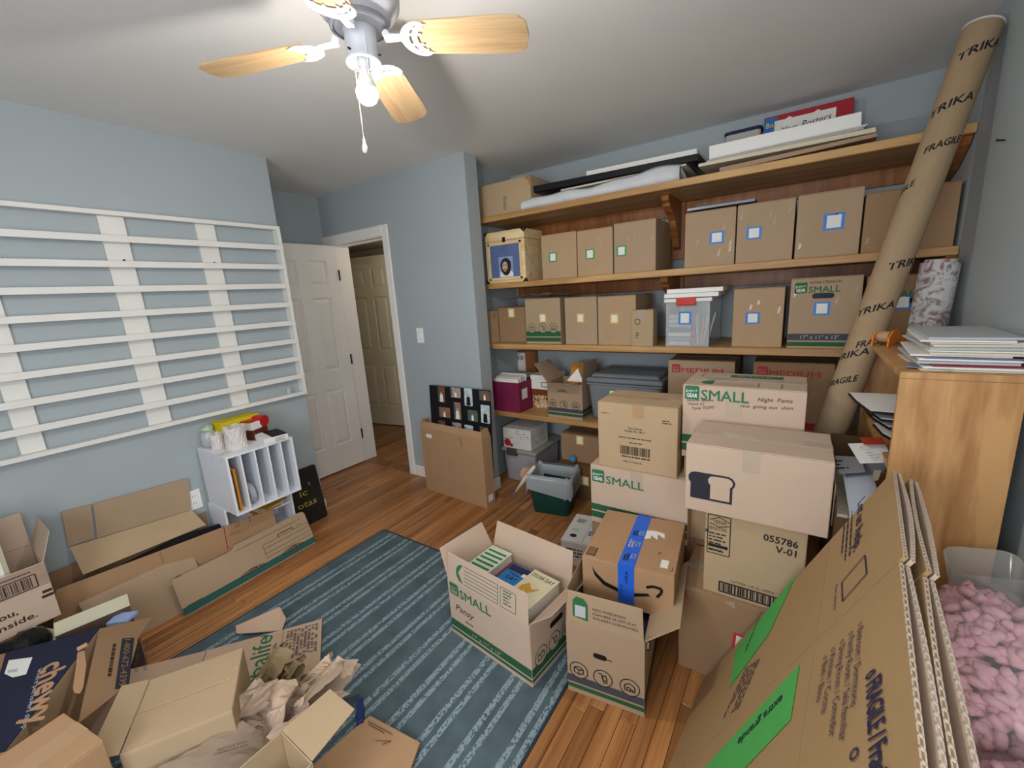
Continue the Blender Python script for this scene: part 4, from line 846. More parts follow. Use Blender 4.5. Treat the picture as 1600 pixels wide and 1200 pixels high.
# ================================================================ picture collage in its box by the door wall
a = at(667, 764, z=0); b = at(761, 795, z=0); w = (b-a).length; ang = math.degrees(math.atan2(b.y-a.y, b.x-a.x)); d = .10
n_ = RZ(ang) @ Vector((0, 1, 0)); h = .62
za = at(661, 668, y=a.y).z
h = za
t, F, FL = open_carton('frame_carton', 'upright flat carton holding the black photo collage frame', w, d, h, base_M(a, ang, w, d, 0), CBO, {'front': (.05, -32, .005), 'right': (.06, -12), 'left': (.06, -15)})
rect(t, F['front'], w*.10, h*.86, w*.10, .03, PAPER, 'white_label'); rect(t, F['front'], w*.24, .05, .06, h-.055, TAPE, 'tape_strip', .0006); strokes(t, F['front'], [[(w*.66, h*.97), (w*.67, h*.93), (w*.695, h*.89), (w*.68, h*.83)]], .004, INKBR, 'tear'); rect(t, F['right'], d*.25, .04, d*.5, .05, PAPER, 'white_label')
strokes(t, F['front'], [[(w*.1, .01), (w*.1, h*.98)], [(w*.66, .01), (w*.66, h*.7)]], .002, CBD, 'crease')
P = lambda px, py: at(px, py, y=2.325)
q0 = P(675, 600); q1 = P(768, 606)
fw = q1.x-q0.x; zt = (q0.z+q1.z)/2; fh = zt-.02
Mf = T((q0.x+q1.x)/2, 2.255, .012) @ RX(-3.2)
t = thing('collage_frame', 'black collage frame with small photographs standing in the flat carton', 'picture frame', Mf)
MB().box(-fw/2, -.012, 0, fw/2, .012, fh).build('frame_body', BLACK, t, bevel=.003)
Ff = basis((-fw/2, -.0125, 0), (1, 0, 0), (0, 0, 1))
cols = ['#7a4a3c', '#a79a90', '#bfd0dc', '#6e5a48', '#8c6450', '#97796a', '#5c6a60', '#b9cbd8']
PX = [(680, 604, 693, 630), (700, 606, 717, 623), (721, 607, 736, 636), (745, 611, 763, 628), (683, 636, 702, 654), (706, 629, 719, 657), (728, 641, 745, 660), (748, 633, 764, 663), (683, 657, 695, 668), (705, 660, 720, 671), (724, 664, 738, 674), (748, 667, 762, 676)]
for i, (x0, y0, x1, y1) in enumerate(PX):
    def fc(px, py):
        q = Mf.inverted() @ at(px, py, y=2.262); return q.x+fw/2, q.z
    u0, v1 = fc(x0, y0); u1, v0 = fc(x1, y1)
    mm = mat('photo_ground_%d' % (i % 8), cols[i % 8], .25, .55, 28, detail=6)
    ph = MB().prism(rounded(u0, v0, u1-u0, v1-v0, .008), 0, .001).build('photograph', mm, t, Ff)
    cx, cy, s = (u0+u1)/2, v0+(v1-v0)*.45, (v1-v0)*.16
    drk = i in (2, 7)
    decal(ph, Matrix.Identity(4), [(cx-s*.9, v0+.004), (cx+s*.9, v0+.004), (cx+s*.7, cy+s*.4), (cx-s*.7, cy+s*.4)], BLACK if drk else PAPER, 'figure', .002)
    decal(ph, Matrix.Identity(4), [(cx+s*.45*math.cos(k*.785), cy+s*.8+s*.5*math.sin(k*.785)) for k in range(8)], MATS['portrait_skin'], 'figure_head', .0025)
    if not drk: decal(ph, Matrix.Identity(4), [(u0+.004, v0+.01), (u0+.015, v0+.01), (u0+.015, v1-.012), (u0+.004, v1-.012)], mat('photo_teal', '#2f5f5c', .3, .2), 'curtain', .0018)

# ================================================================ stacks in the middle
UMB = MATS['carton_umber']
def px_carton(name, label, bl, br, top, y, z, d, m, **k):
    """carton with its front on plane y from left and right pixels; stands on z, top seen at pixel"""
    a = at(*bl, y=y).x; b = at(*br, y=y).x; h = at(*top, y=y).z-z
    t, F = carton(name, label, b-a, d, h, T((a+b)/2, y+d/2, z), m, **k); return t, F, b-a, h, (a+b)/2
CT = mat('pale_tape', '#b7a693', .25, .05, 8, 0, 0, .6)
# support carton, small-lettered carton, barcode carton
zB = .372; yB_ = 1.765
tS, FS, wS, hS, xS = px_carton('shipping_carton', 'plain carton on floor carrying the lettered small carton beside bread carton', (925, 830), (1068, 850), (1000, 833), yB_+.005, 0, .36, CBD, seam='x'); 
tS_top = hS
t, F, w, h, x = px_carton('moving_carton', 'carton lettered small in green under the tan barcode carton', (923, 760), (1075, 790), (999, 739), yB_, hS, .30, CBP, seam='x', tape=CT)
f = F['front']; pengear(t, f, w*.02, h-.085, .062, 'SMALL', w*.40, GLOGO, .62); bands(t, f, w, .03, .07, .11, GD)
rect(t, f, w*.44, h-.09, .055, .09, CT, 'tape_end', .0011)
zA = hS+h
t, F, w, h, x = px_carton('shipping_carton', 'tan carton with printed barcode on the lettered small carton', (935, 700), (1058, 722), (1000, 633), yB_+.01, zA, .25, CBL, seam='x', tape=TAPE)
f = F['front']; barcode(t, f, w*.30, h*.24, w*.38, h*.13, INKBR, 3, 30); lines(t, f, w*.32, h*.20, w*.36, 1, .014, INKBR, 2, ragged=0)
text(t, f, 'Tasty Brands', w*.40, h*.63, .010, INKBR, w*.18); text(t, f, 'Puddle Pal  28CT', w*.36, h*.585, .010, INKBR, w*.26); lines(t, f, w*.28, h*.49, w*.42, 1, .010, INKBR, 4, ragged=0); lines(t, f, w*.42, h*.42, w*.16, 1, .010, INKBR, 5, ragged=0); text(t, f, 'Made in Cambodia', w*.34, h*.12, .009, INKBR, w*.24); lines(t, f, w*.82, h*.80, w*.12, 2, .010, INKBR, 6); lines(t, f, w*.05, h*.83, w*.12, 1, .008, INKBR, 7)
rect(t, f, w*.46, h-.06, .05, .06, TAPE, 'tape_end', .0009)
# lowest right stack: dark carton, then the case with a number
yF = 1.51
t, F, w, h, xF = px_carton('shipping_carton', 'dark brown carton with red label on floor under the numbered case', (1060, 990), (1206, 1010), (1130, 934), yF, 0, .30, CBD, seam='x', tape=CLEART)
f = F['front']; sticker(t, f, w*.60, h*.46, .062, .072, STR, -4); text(t, f, 'R', .008, h-.05, .034, RLOGO); hF = h
decal(t, f, [(w*.5, h-.012), (w*.6, h-.004), (w*.62, h-.03), (w*.54, h-.022)], CLEART, 'tape_scrap', .0012)
t, F, w, h, xE = px_carton('shipping_carton', 'tan case numbered 055786 under the bread carton', (1100, 870), (1258, 890), (1176, 812), yF+.012, hF, .30, CBL, seam='x', tape=TAPE)
f = F['front']; text(t, f, '055786', w*.60, h*.80, .024, INK, w*.32, -1.5, bold=.03); text(t, f, 'V-01', w*.72, h*.695, .024, INK, w*.19, -1.5, bold=.03)
strokes(t, f, [[(w*.03, h*.50), (w*.27, h*.50), (w*.27, h*.96), (w*.03, h*.96), (w*.03, h*.50)]], .003, INK, 'label_outline'); strokes(t, f, [[(w*.05, h*.90), (w*.15, h*.945), (w*.26, h*.90)], [(w*.05, h*.86), (w*.15, h*.83), (w*.26, h*.86)]], .0028, INK, 'logo_arcs')
text(t, f, 'TENA', w*.08, h*.865, .014, INK, w*.15); text(t, f, 'SENSITIVE', w*.04, h*.785, .013, INK, w*.19); lines(t, f, w*.045, h*.735, w*.2, 6, .013, INK, 3); rect(t, f, w*.04, h*.575, w*.21, .012, INK, 'black_bar'); lines(t, f, w*.045, h*.53, w*.2, 1, .012, INK, 9)
strokes(t, f, [[(w*.18, h*.05), (w*.80, h*.05), (w*.80, h*.17), (w*.18, h*.17), (w*.18, h*.05)]], .005, INK, 'barcode_frame'); barcode(t, f, w*.20, h*.06, w*.58, h*.10, INK, 8, 26); text(t, f, 'LOT/EXP.: UP 25 1909DE', w*.30, h*.20, .009, INKBR, w*.44); rect(t, f, .001, h*.74, w*.04, .012, GD, 'green_mark')
hE = hF+h
# bread carton
t, F, w, h, xD = px_carton('shipping_carton', 'pinkish carton with bread loaf symbol on top of numbered case', (1071, 745), (1301, 770), (1188, 707), 1.50, hE, .28, CBP, seam='x', tape=CT, tw=.05)
f = F['front']
def loaf(u, v, s, half=False, grow=0.0):
    P = [(0, 0), (0, .52), (-.06, .60), (-.07, .74), (0, .86), (.12, .90)]
    if half: return [(u+s*x, v+s*y) for x, y in [(0, 0), (0, .52), (-.06, .60), (-.07, .74), (0, .86), (.12, .90), (.62, .90), (.56, .82), (.55, .70), (.60, .60), (.60, 0)]]
    return [(u+s*x, v+s*y) for x, y in [(0, 0), (0, .52), (-.06, .60), (-.07, .74), (0, .86), (.12, .90), (1.08, .90), (1.2, .84), (1.27, .72), (1.25, .60), (1.2, .52), (1.2, 0)]]
INKN = mat('dark_slate_ink', '#2c2e38', .7, .05)
s = .112; lu, lv = .018, .050
decal(t, f, loaf(lu, lv, s), INKN, 'bread_symbol', .001)
decal(t, f, [(lu+s*x, lv+s*y) for x, y in [(.58, .07), (.58, .54), (.52, .60), (.51, .72), (.58, .82), (.70, .84), (1.06, .84), (1.15, .80), (1.2, .72), (1.19, .61), (1.13, .54), (1.13, .07)]], CBP, 'bread_slice', .0016)
rect(t, f, w*.42, h-.075, .05, .075, CT, 'tape_end', .0011); hD = hE+h
# tall stack behind
yC = 1.822; C0 = at(1066, 650, y=yC).x; C1 = at(1259, 650, y=yC).x; zC = at(1066, 600, y=yC).z-.32
t, F = carton('shipping_carton', 'plain carton on floor at the back, hidden under the lettered carton', C1-C0-.19, .28, zC/2-.0005, T((C0+C1)/2-.085, yC+.15, 0), CBD, 'x')
t, F = carton('shipping_carton', 'plain carton right under the handwritten small carton', C1-C0-.19, .28, zC/2-.0005, T((C0+C1)/2-.085, yC+.15, zC/2), CB, 'x')
t, F = carton('moving_carton', 'pinkish carton lettered small in green with handwritten clothes list', C1-C0, .28, .32, T((C0+C1)/2, yC+.14, zC), CBP, 'x', CT)
f = F['front']; w = C1-C0; h = .32
pengear(t, f, w*.02, h-.062, .056, 'SMALL', w*.40, GLOGO, .76)
PEN = mat('pen_ink', '#2d2c33', .6)
for s_, u, v, hh, ww, rr in (('Night  Pants', .64, .845, .015, .26, 2), ('nice  going out  shirt', .50, .755, .012, .41, 2), ('Shorts Sleeve', .04, .775, .011, .24, 4), ('Pants x2', .06, .725, .010, .14, 6), ('Tank TOPS', .09, .665, .011, .20, 9)):
    text(t, f, s_, w*u, h*v, hh, PEN, w*ww, rr, .15, .0016, 'lettering')
bands(t, f, w, .03, .07, .11, GD); rect(t, f, w*.38, h-.12, .06, .12, CT, 'tape_end', .0009)
tp = F['top']; rect(t, tp, w*.36, .19, w*.45, .05, GLOGO, 'green_stripe', .002); text(t, tp, 'SMALL', w*.42, .20, .026, CBP, w*.3, dz=.003)
decal(t, tp, [(w*.14, .055), (w*.18, .09), (w*.25, .10), (w*.25, .03), (w*.18, .03)], GLOGO, 'arrow', .002); strokes(t, tp, [[(w*.26, .03), (w*.60, .03)], [(w*.26, .05), (w*.60, .05)], [(w*.63, .02), (w*.63, .10)], [(w*.81, .02), (w*.81, .10)], [(w*.1, .17), (w*.1, .24), (w*.32, .24)]], .0025, GLOGO, 'form_lines', .002)

# ================================================================ open book carton
a = at(707.5, 986.5, z=.009); b = at(832.6, 1075, z=.009); w = (b-a).length; ang = math.degrees(math.atan2(b.y-a.y, b.x-a.x)); d = .30
def zfront(px, py, a, ang):
    """height of a pixel on the vertical plane through a with direction ang"""
    nrm = Vector((-math.sin(math.radians(ang)), math.cos(math.radians(ang)), 0)); dd = _f+_r*((px-800)/CF)+_u*((600-py)/CF); tt = (a-CAMP).dot(nrm)/dd.dot(nrm); return CAMP+dd*tt
h = zfront(704, 906, a, ang).z-.009
print('book carton', w, ang, h)
t, F, FL = open_carton('book_carton', 'open carton lettered small, full of paperbacks, on the rug', w, d, h, base_M(a, ang, w, d, .0092), CBP, {'front': (.125, -6, .006), 'left': (.13, 25, .012), 'back': (.13, 14, .01), 'right': (.13, 50, .01)})
f = F['front']; pengear(t, f, w*.03, h-.066, .056, 'SMALL', w*.40, GLOGO, .74, CBP); bands(t, f, w, .02, .042, .088, GD)
text(t, f, '17" x 11" x 13"', w*.30, .050, .017, CBP, w*.36, dz=.002); text(t, f, 'Pansy', w*.09, h*.50, .032, PEN, w*.25, 0, .3, .0016, 'lettering', -.008); text(t, f, 'Books', w*.22, h*.36, .014, PEN, w*.10, 0, .3, .0016, 'lettering')
fr = F['right']; bands(t, fr, d, .02, .042, .088, GD); icons(t, fr, (d*.2, d*.5, d*.8), .105, .04, GD, CBP); decal(t, fr, rounded(d*.42, h*.62, .09, .026, .012), BLACK, 'hand_hole', .0012)
o, A = FL['front']; decal(o, T(0, 0, 0), [(w*.16, .055)]+[(w*.22+.042*math.cos(math.radians(q)), .055+.042*math.sin(math.radians(q))) for q in range(270, 89, -15)], GLOGO, 'contents_tab', .001)
strokes(o, T(0, 0, 0), [[(w*.24, .014+.0165*k), (w*.66, .014+.0165*k)] for k in range(6)]+[[(w*.66, .014), (w*.66, .0965)], [(w*.69, .014), (w*.69, .0965), (w*.86, .0965), (w*.86, .014), (w*.69, .014)]], .0022, GLOGO, 'contents_form'); lines(o, T(0, 0, 0), w*.72, .084, w*.1, 5, .013, INKG, 4)
Mb_ = base_M(a, ang, w, d, .0092); zt = h-.02
def book(label, x, y, bw, bd, z0, z1, col, rz=0, tilt=0, title=None, tcol=None, grp='paperbacks in the open carton', back=None, ty=.6, th=.02, tw=.8):
    B = thing('paperback_book', label, 'book', Mb_ @ T(x, y, z0) @ RZ(rz) @ RX(tilt), grp); hh = z1-z0; m = mat('cover_'+label[:18], col, .35, .18, 9)
    MB().box(-bw/2+.003, -bd/2+.003, .003, bw/2-.004, bd/2-.003, hh-.003).build('page_block', mat('page_edges', '#d9d2c2', .8, .15, 120, stretch=(1, 1, 30)), B)
    MB().box(-bw/2, -bd/2, hh-.003, bw/2, bd/2, hh).box(-bw/2, -bd/2, 0, bw/2, bd/2, .003).box(-bw/2, -bd/2, .003, -bw/2+.003, bd/2, hh-.003).build('book_cover', m, B)
    Fc = basis((-bw/2, -bd/2, hh), (1, 0, 0), (0, 1, 0))
    if title: text(B, Fc, title, bw*(1-tw)/2, bd*ty, th, tcol, bw*tw, dz=.001, name='title')
    return B, Fc
zb = h-.10
B, Fc = book('green and white paperback at left end of the book carton', -w*.30, .03, .125, .18, zb, h+.03, '#c9d6bb', 2, 0)
for k in range(5): rect(B, Fc, .01, .02+k*.03, .105, .012, [GLOGO, INKG][k % 2], 'cover_stripe', .001)
book('dark paperback with pink flowers beside the green one', -w*.145, .03, .065, .17, zb, h-.012, '#7b3a4e', 0, 0)
B, Fc = book('blue paperback titled DAY in the book carton', .0, .02, .115, .175, zb, h-.002, '#2a78b8', 1, 0, 'DAY', INK, ty=.42, th=.024, tw=.5)
rect(B, Fc, .002, .13, .111, .04, NAVY, 'cover_head', .001); decal(B, Fc, rounded(.086, .115, .022, .022, .004), PAPER, 'price_sticker', .002); text(B, Fc, 'New', .03, .105, .018, INKB, .05)
B, Fc = book('cream paperback titled SYLVIA DAY at right end of book carton', w*.285, .0, .135, .20, zb, h+.022, '#d8cfae', -2, 0, 'SYLVIA DAY', INK, ty=.80, th=.022, tw=.86)
decal(B, Fc, [(.02, .03), (.05, .02), (.045, .07), (.07, .06), (.10, .11), (.07, .09), (.04, .12), (.02, .09)], mat('cover_gold', '#c9993f', .5, .2, 20), 'cover_figure', .001)
tag(MB().box(-w/2+.012, -d/2+.012, .006, w/2-.012, d/2-.012, zb-.001).build('paperback_layer', mat('page_edges2', '#cbbfa8', .8, .3, 60), None, Mb_, bevel=.003), 'lower layer of books filling the open carton', 'books')

# ================================================================ open carton with the taped parcel
a = at(888, 1077, z=.001); b = at(1007, 1121, z=.001); w = (b-a).length; ang = math.degrees(math.atan2(b.y-a.y, b.x-a.x)); d = .40
h = zfront(883, 969, a, ang).z; print('parcel carton', w, ang, h)
M2 = base_M(a, ang, w, d, .0005)
t, F, FL = open_carton('moving_carton', 'open moving carton with web address on flap, holding the taped parcel', w, d, h, M2, CBG, {'front': (.125, -4, .006), 'left': (.13, -2, .01), 'right': (.14, 52, .01), 'back': (.12, 30)})
f = F['front']; bands(t, f, w, .022, .048, .088, MATS['grey_band'], GD); icons(t, f, (w*.16, w*.48, w*.82), .108, .036, INK, CBG); decal(t, f, rounded(w*.36, h*.60, .05, .022, .010), BLACK, 'hand_hole', .0012); lines(t, f, w*.54, h*.62, .03, 1, .01, INKBR, 2)
o, A = FL['front']; I0 = Matrix.Identity(4)
decal(o, I0, [(w*.10, .028), (w*.30, .02), (w*.30, .085), (w*.25, .105), (w*.15, .108), (w*.10, .092)], INKG, 'house_tag', .001); rect(o, I0, w*.13, .03, w*.14, .045, PAPERG, 'tag_panel', .0016)
for k, s_ in enumerate(('NEED MORE BOXES?', 'SCAN HERE OR VISIT US AT', 'WALMART.COM/MOVING')): text(o, I0, s_, w*.36, .070-.017*k, .0095, INK, w*(.42, .54, .56)[k])
bands(t, F['right'], d, .022, .048, .088, MATS['grey_band'], GD)
# books under the parcel
for k, (lb, c, x, y, r) in enumerate((('dark blue book under the taped parcel', '#2b2e3c', .06, -.04, 4), ('red spined book under the taped parcel', '#7c2a33', -.03, .06, -3))):
    B = thing('hardback_book', lb, 'book', M2 @ T(x, y, h-.075+.0395*k) @ RZ(r)); MB().box(-.08, -.11, .003, .08, .11, .036).build('page_block', MATS['page_edges'], B); MB().box(-.083, -.113, .036, .083, .113, .039).box(-.083, -.113, 0, .083, .113, .003).box(-.083, -.113, .003, -.080, .113, .036).build('book_cover', mat('hard_'+c, c, .4, .1), B)
tag(MB().box(-w/2+.012, -d/2+.012, .006, w/2-.012, d/2-.012, h-.076).build('packed_books', mat('page_edges2', '#cbbfa8'), None, M2, bevel=.003), 'books packed below the taped parcel in the moving carton', 'books')
# taped parcel: four top corners seen from above
zp = h+.005
fl_ = at(909, 868, z=.495); fr_ = at(1054, 902.5, z=.495); bk = at(950, 796, z=.495)
pw = (fr_-fl_).length; pang = math.degrees(math.atan2(fr_.y-fl_.y, fr_.x-fl_.x)); pd = (bk-fl_).length
print('parcel', pw, pang, pd, fl_, fr_, bk)
ph = .495-zp
Mp = T(fl_.x, fl_.y, zp) @ RZ(pang) @ T(pw/2, pd/2, 0)
t, F = carton('taped_parcel', 'brown parcel with blue tape and black smile arrow on the open carton', pw, pd, ph, Mp, CBO, 'y', None)
MB().box(-.03, -pd/2-.0012, ph*.12, .03, -pd/2+.0004, ph+.001).box(-.03, -pd/2-.0012, ph, .03, pd/2+.0012, ph+.0012).build('blue_tape_strip', BLUET, t)
ft = F['front']; cx = pw/2
sm = [(-.115, .128), (-.10, .105), (-.07, .078), (-.02, .062), (.03, .062), (.07, .074), (.078, .066), (.03, .048), (-.02, .047), (-.075, .062), (-.105, .092)]
decal(t, ft, [(cx+x*pw/.30, ph*.05+y*ph/.17) for x, y in sm], BLACK, 'smile_arrow', .0009)
strokes(t, ft, [[(cx+.065*pw/.3, ph*.62), (cx+.085*pw/.3, ph*.68), (cx+.112*pw/.3, ph*.67), (cx+.112*pw/.3, ph*.58), (cx+.098*pw/.3, ph*.45)]], .011, BLACK, 'smile_arrow_head', .0009)
for k, (v, s_) in enumerate(((ph*.16, "IT'S O"), (ph*.50, 'NRA'))): text(t, ft, s_, cx-.012+.02*k, v+.02, .012, NAVY, .05, 90, 0, .003)
tpf = F['top']; 
for k in range(3): lines(t, tpf @ T(cx-.012, .03+k*.09, .002) @ RZ(90), 0, 0, .06, 2, .011, PAPERG if k % 2 else NAVY, k, .6)
for k in range(3): strokes(t, tpf, [[(cx+.006, .05+k*.085), (cx+.022, .05+k*.085), (cx+.022, .08+k*.085), (cx+.006, .08+k*.085), (cx+.006, .05+k*.085)], [(cx+.008, .053+k*.085), (cx+.02, .078+k*.085)]], .002, PAPERG, 'tape_mark', .003)
decal(t, tpf, [(cx+.028, pd*.52), (cx+.055, pd*.56), (cx+.05, pd*.62), (cx+.08, pd*.55), (cx+.075, pd*.66), (cx+.105, pd*.60), (cx+.10, pd*.70), (cx+.06, pd*.72), (cx+.03, pd*.70)], PAPER, 'torn_label', .001)
rect(t, tpf, .012, pd*.04, .035, .055, INKBR, 'barcode_patch', .0008); barcode(t, tpf @ T(.015, pd*.04+.052, .001) @ RZ(-90), 0, 0, .049, .029, CBO, 4, 14)
decal(t, tpf, rounded(pw-.055, pd*.10, .026, .05, .003), PAPER, 'white_label', .001); strokes(t, tpf, [[(pw-.068, pd*.05), (pw-.075, pd*.05)], [(pw-.02, pd*.08), (pw-.012, pd*.08), (pw-.012, pd*.14)], [(pw-.07, pd*.30), (pw-.07, pd*.33), (pw-.06, pd*.33)]], .002, INK, 'corner_marks')
# white flat product box behind
q = [at(862, 830, z=.10), at(902, 842, z=.10), at(925, 800, z=.10), at(893, 786, z=.10)]
w = .17; a_ = math.degrees(math.atan2((q[1]-q[0]).y, (q[1]-q[0]).x))
t, F = carton('product_box', 'white printed product box between trash can and book carton', .24, .30, .15, T(-.925, 2.03, 0) @ RZ(8), mat('white_card', '#d6d6d2', .5, .04), 'y', None, None, 'box')
tpf = F['top']; lines(t, tpf, .03, .24, .06, 5, .009, INK, 3); lines(t, tpf, .13, .24, .07, 4, .010, INK, 5); decal(t, tpf, [(.055+.02*math.cos(k*.524), .06+.016*math.sin(k*.524)) for k in range(12)], NAVY, 'logo_oval', .002); decal(t, tpf, [(.19+.026*math.cos(k*.524), .26+.02*math.sin(k*.524)) for k in range(12)], mat('logo_blue', '#2a4db0', .5), 'logo_oval', .002); rect(t, tpf, .03, .11, .04, .025, mat('pale_green', '#a9c9b4', .5), 'green_patch', .002); lines(t, tpf, .13, .12, .08, 3, .016, INK, 8, .6)
lines(t, F['front'], .03, .1, .15, 3, .02, INK, 2)

# ================================================================ rug
RUG = bpy.data.materials.new('striped_rug'); RUG.use_nodes = True; N = RUG.node_tree.nodes; Lk = RUG.node_tree.links; MATS['striped_rug'] = RUG
tc = N.new('ShaderNodeTexCoord'); sp = N.new('ShaderNodeSeparateXYZ'); Lk.new(tc.outputs['Object'], sp.inputs[0])
def mnode(op, a, b=None):
    n = N.new('ShaderNodeMath'); n.operation = op
    for i, v in enumerate((a, b)):
        if v is None: continue
        if isinstance(v, (int, float)): n.inputs[i].default_value = v
        else: Lk.new(v, n.inputs[i])
    return n.outputs[0]
wob = N.new('ShaderNodeTexNoise'); wob.inputs['Scale'].default_value = 5; Lk.new(tc.outputs['Object'], wob.inputs[0])
xx = mnode('ADD', sp.outputs[0], mnode('MULTIPLY', wob.outputs[0], .006))
m1 = mnode('FLOORED_MODULO', xx, .142)
s1 = mnode('MULTIPLY', mnode('GREATER_THAN', m1, .010), mnode('LESS_THAN', m1, .032)); s2 = mnode('MULTIPLY', mnode('GREATER_THAN', m1, .052), mnode('LESS_THAN', m1, .073))
st = mnode('ADD', s1, s2)
fn = N.new('ShaderNodeTexNoise'); fn.inputs['Scale'].default_value = 150; fn.inputs['Detail'].default_value = 2; mp = N.new('ShaderNodeMapping'); mp.inputs['Scale'].default_value = (1, .6, 1); Lk.new(tc.outputs['Object'], mp.inputs[0]); Lk.new(mp.outputs[0], fn.inputs[0])
sf = mnode('MULTIPLY', st, mnode('GREATER_THAN', fn.outputs[0], .44))
bn = N.new('ShaderNodeTexNoise'); bn.inputs['Scale'].default_value = 9; bn.inputs['Detail'].default_value = 6; Lk.new(tc.outputs['Object'], bn.inputs[0])
c1 = N.new('ShaderNodeMix'); c1.data_type = 'RGBA'; c1.inputs[6].default_value = lin('#3b484f'); c1.inputs[7].default_value = lin('#65777e'); Lk.new(bn.outputs[0], c1.inputs[0])
c2 = N.new('ShaderNodeMix'); c2.data_type = 'RGBA'; c2.inputs[7].default_value = lin('#8799a0'); Lk.new(sf, c2.inputs[0]); Lk.new(c1.outputs[2], c2.inputs[6])
bs = N['Principled BSDF']; bs.inputs['Roughness'].default_value = .95; bs.inputs['Specular IOR Level'].default_value = .1; Lk.new(c2.outputs[2], bs.inputs['Base Color'])
bp = N.new('ShaderNodeBump'); bp.inputs['Strength'].default_value = .5; bp.inputs['Distance'].default_value = .003; Lk.new(fn.outputs[0], bp.inputs['Height']); Lk.new(bp.outputs[0], bs.inputs['Normal'])
rug = thing('area_rug', 'blue and grey striped rug on the wooden floor', 'rug', T(-1.44, .55, 0))
MB().prism(rounded(-.78, -1.2, 1.56, 2.25, .02), .0008, .009).build('rug_pile', RUG, rug, bevel=.003)
MB().prism(rounded(-.79, -1.21, 1.58, 2.27, .02), .0004, .006).build('rug_binding', mat('rug_edge', '#2b3947', .95, .1, 60), rug)

# ================================================================ white sorter by the left wall
SW = mat('melamine_white', '#e6e9f0', .4, .02, 6)
sx0, sx1, sy0, sy1, sz0, sz1 = XL+.017, -2.48, .872, 1.238, .405, .748
so = thing('paper_sorter', 'white vertical paper sorter with five slots on the white tray', 'sorter', T((sx0+sx1)/2, (sy0+sy1)/2, sz0)); Mso = T(-(sx0+sx1)/2, -(sy0+sy1)/2, -sz0)
MB().box(sx0, sy0, sz0, sx1, sy0+.012, sz1).build('side_panel', SW, so, Mso, bevel=.001); MB().box(sx0, sy1-.012, sz0, sx1, sy1, sz1).build('side_panel', SW, so, Mso, bevel=.001)
MB().box(sx0, sy0+.012, sz1-.012, sx1, sy1-.012, sz1).build('top_panel', SW, so, Mso, bevel=.001); MB().box(sx0, sy0+.012, sz0, sx1, sy1-.012, sz0+.012).build('bottom_panel', SW, so, Mso, bevel=.001); MB().box(sx0, sy0+.012, sz0+.012, sx0+.006, sy1-.012, sz1-.012).build('back_panel', SW, so, Mso)
for k in range(1, 5):
    y = sy0+(sy1-sy0)*k/5; MB().box(sx0+.006, y-.005, sz0+.012, sx1-.002, y+.005, sz1-.012).build('divider', SW, so, Mso, bevel=.001)
for (x, z) in ((.06, .03), (.3, .03), (.06, .31), (.3, .31), (.18, .31)): MB().cyl((sx0+x, sy0-.0006, sz0+z), (sx0+x, sy0+.001, sz0+z), .003, n=8).build('screw', CHROME, so, Mso)
ws = (sy1-sy0)/5
tag(MB().box(sx0+.05, sy0+.03, sz0+.0125, sx1-.02, sy0+.042, sz0+.26).build('manila_envelope', MAN, bevel=.002), 'orange manila envelope in the first slot of the white sorter', 'envelope')
tag(MB().lathe([(.045, .0), (.06, .0), (.06, .03), (.045, .03), (.045, 0)], 24, T(sx1-.08, sy0+ws+.02, sz0+.075) @ RX(-90)).build('tape_roll', mat('tape_film', '#b9bfc6', .2, .05, alpha=.7)), 'clear tape roll in the second slot of the white sorter', 'tape roll')
lt = thing('paper_tray', 'white two-shelf tray under the white paper sorter', 'paper tray', T((sx0+sx1)/2, (sy0+sy1)/2, 0)); Ml = T(-(sx0+sx1)/2, -(sy0+sy1)/2, 0); tx1 = -2.625; ty0, ty1 = .862, 1.245
MB().box(sx0, ty0, 0, tx1, ty0+.012, sz0-.013).build('side_panel', SW, lt, Ml, bevel=.001); MB().box(sx0, ty1-.012, 0, tx1, ty1, sz0-.013).build('side_panel', SW, lt, Ml, bevel=.001); MB().box(sx0, ty0, sz0-.0125, tx1, ty1, sz0-.0005).build('top_panel', SW, lt, Ml, bevel=.001)
for z in (.01, .15, .285): MB().box(sx0, ty0+.012, z, tx1-.005, ty1-.012, z+.01).build('tray_shelf', SW, lt, Ml, bevel=.001)
MB().box(sx0, ty0+.012, .02, sx0+.006, ty1-.012, sz0-.013).build('back_panel', SW, lt, Ml)
for k in range(3): tag(MB().box(-.10, -.075, 0, .10, .075, .006).build('padded_envelope', [MAN, PAPER2, mat('mustard', '#c9a13a', .6, .1)][k], None, T(-2.73, 1.10+.01*k, .2957+.007*k) @ RZ(12*k-8)), '%s envelope in the white tray under the sorter' % ('lowest', 'middle', 'topmost')[k], 'envelope', 'envelopes in the white tray')
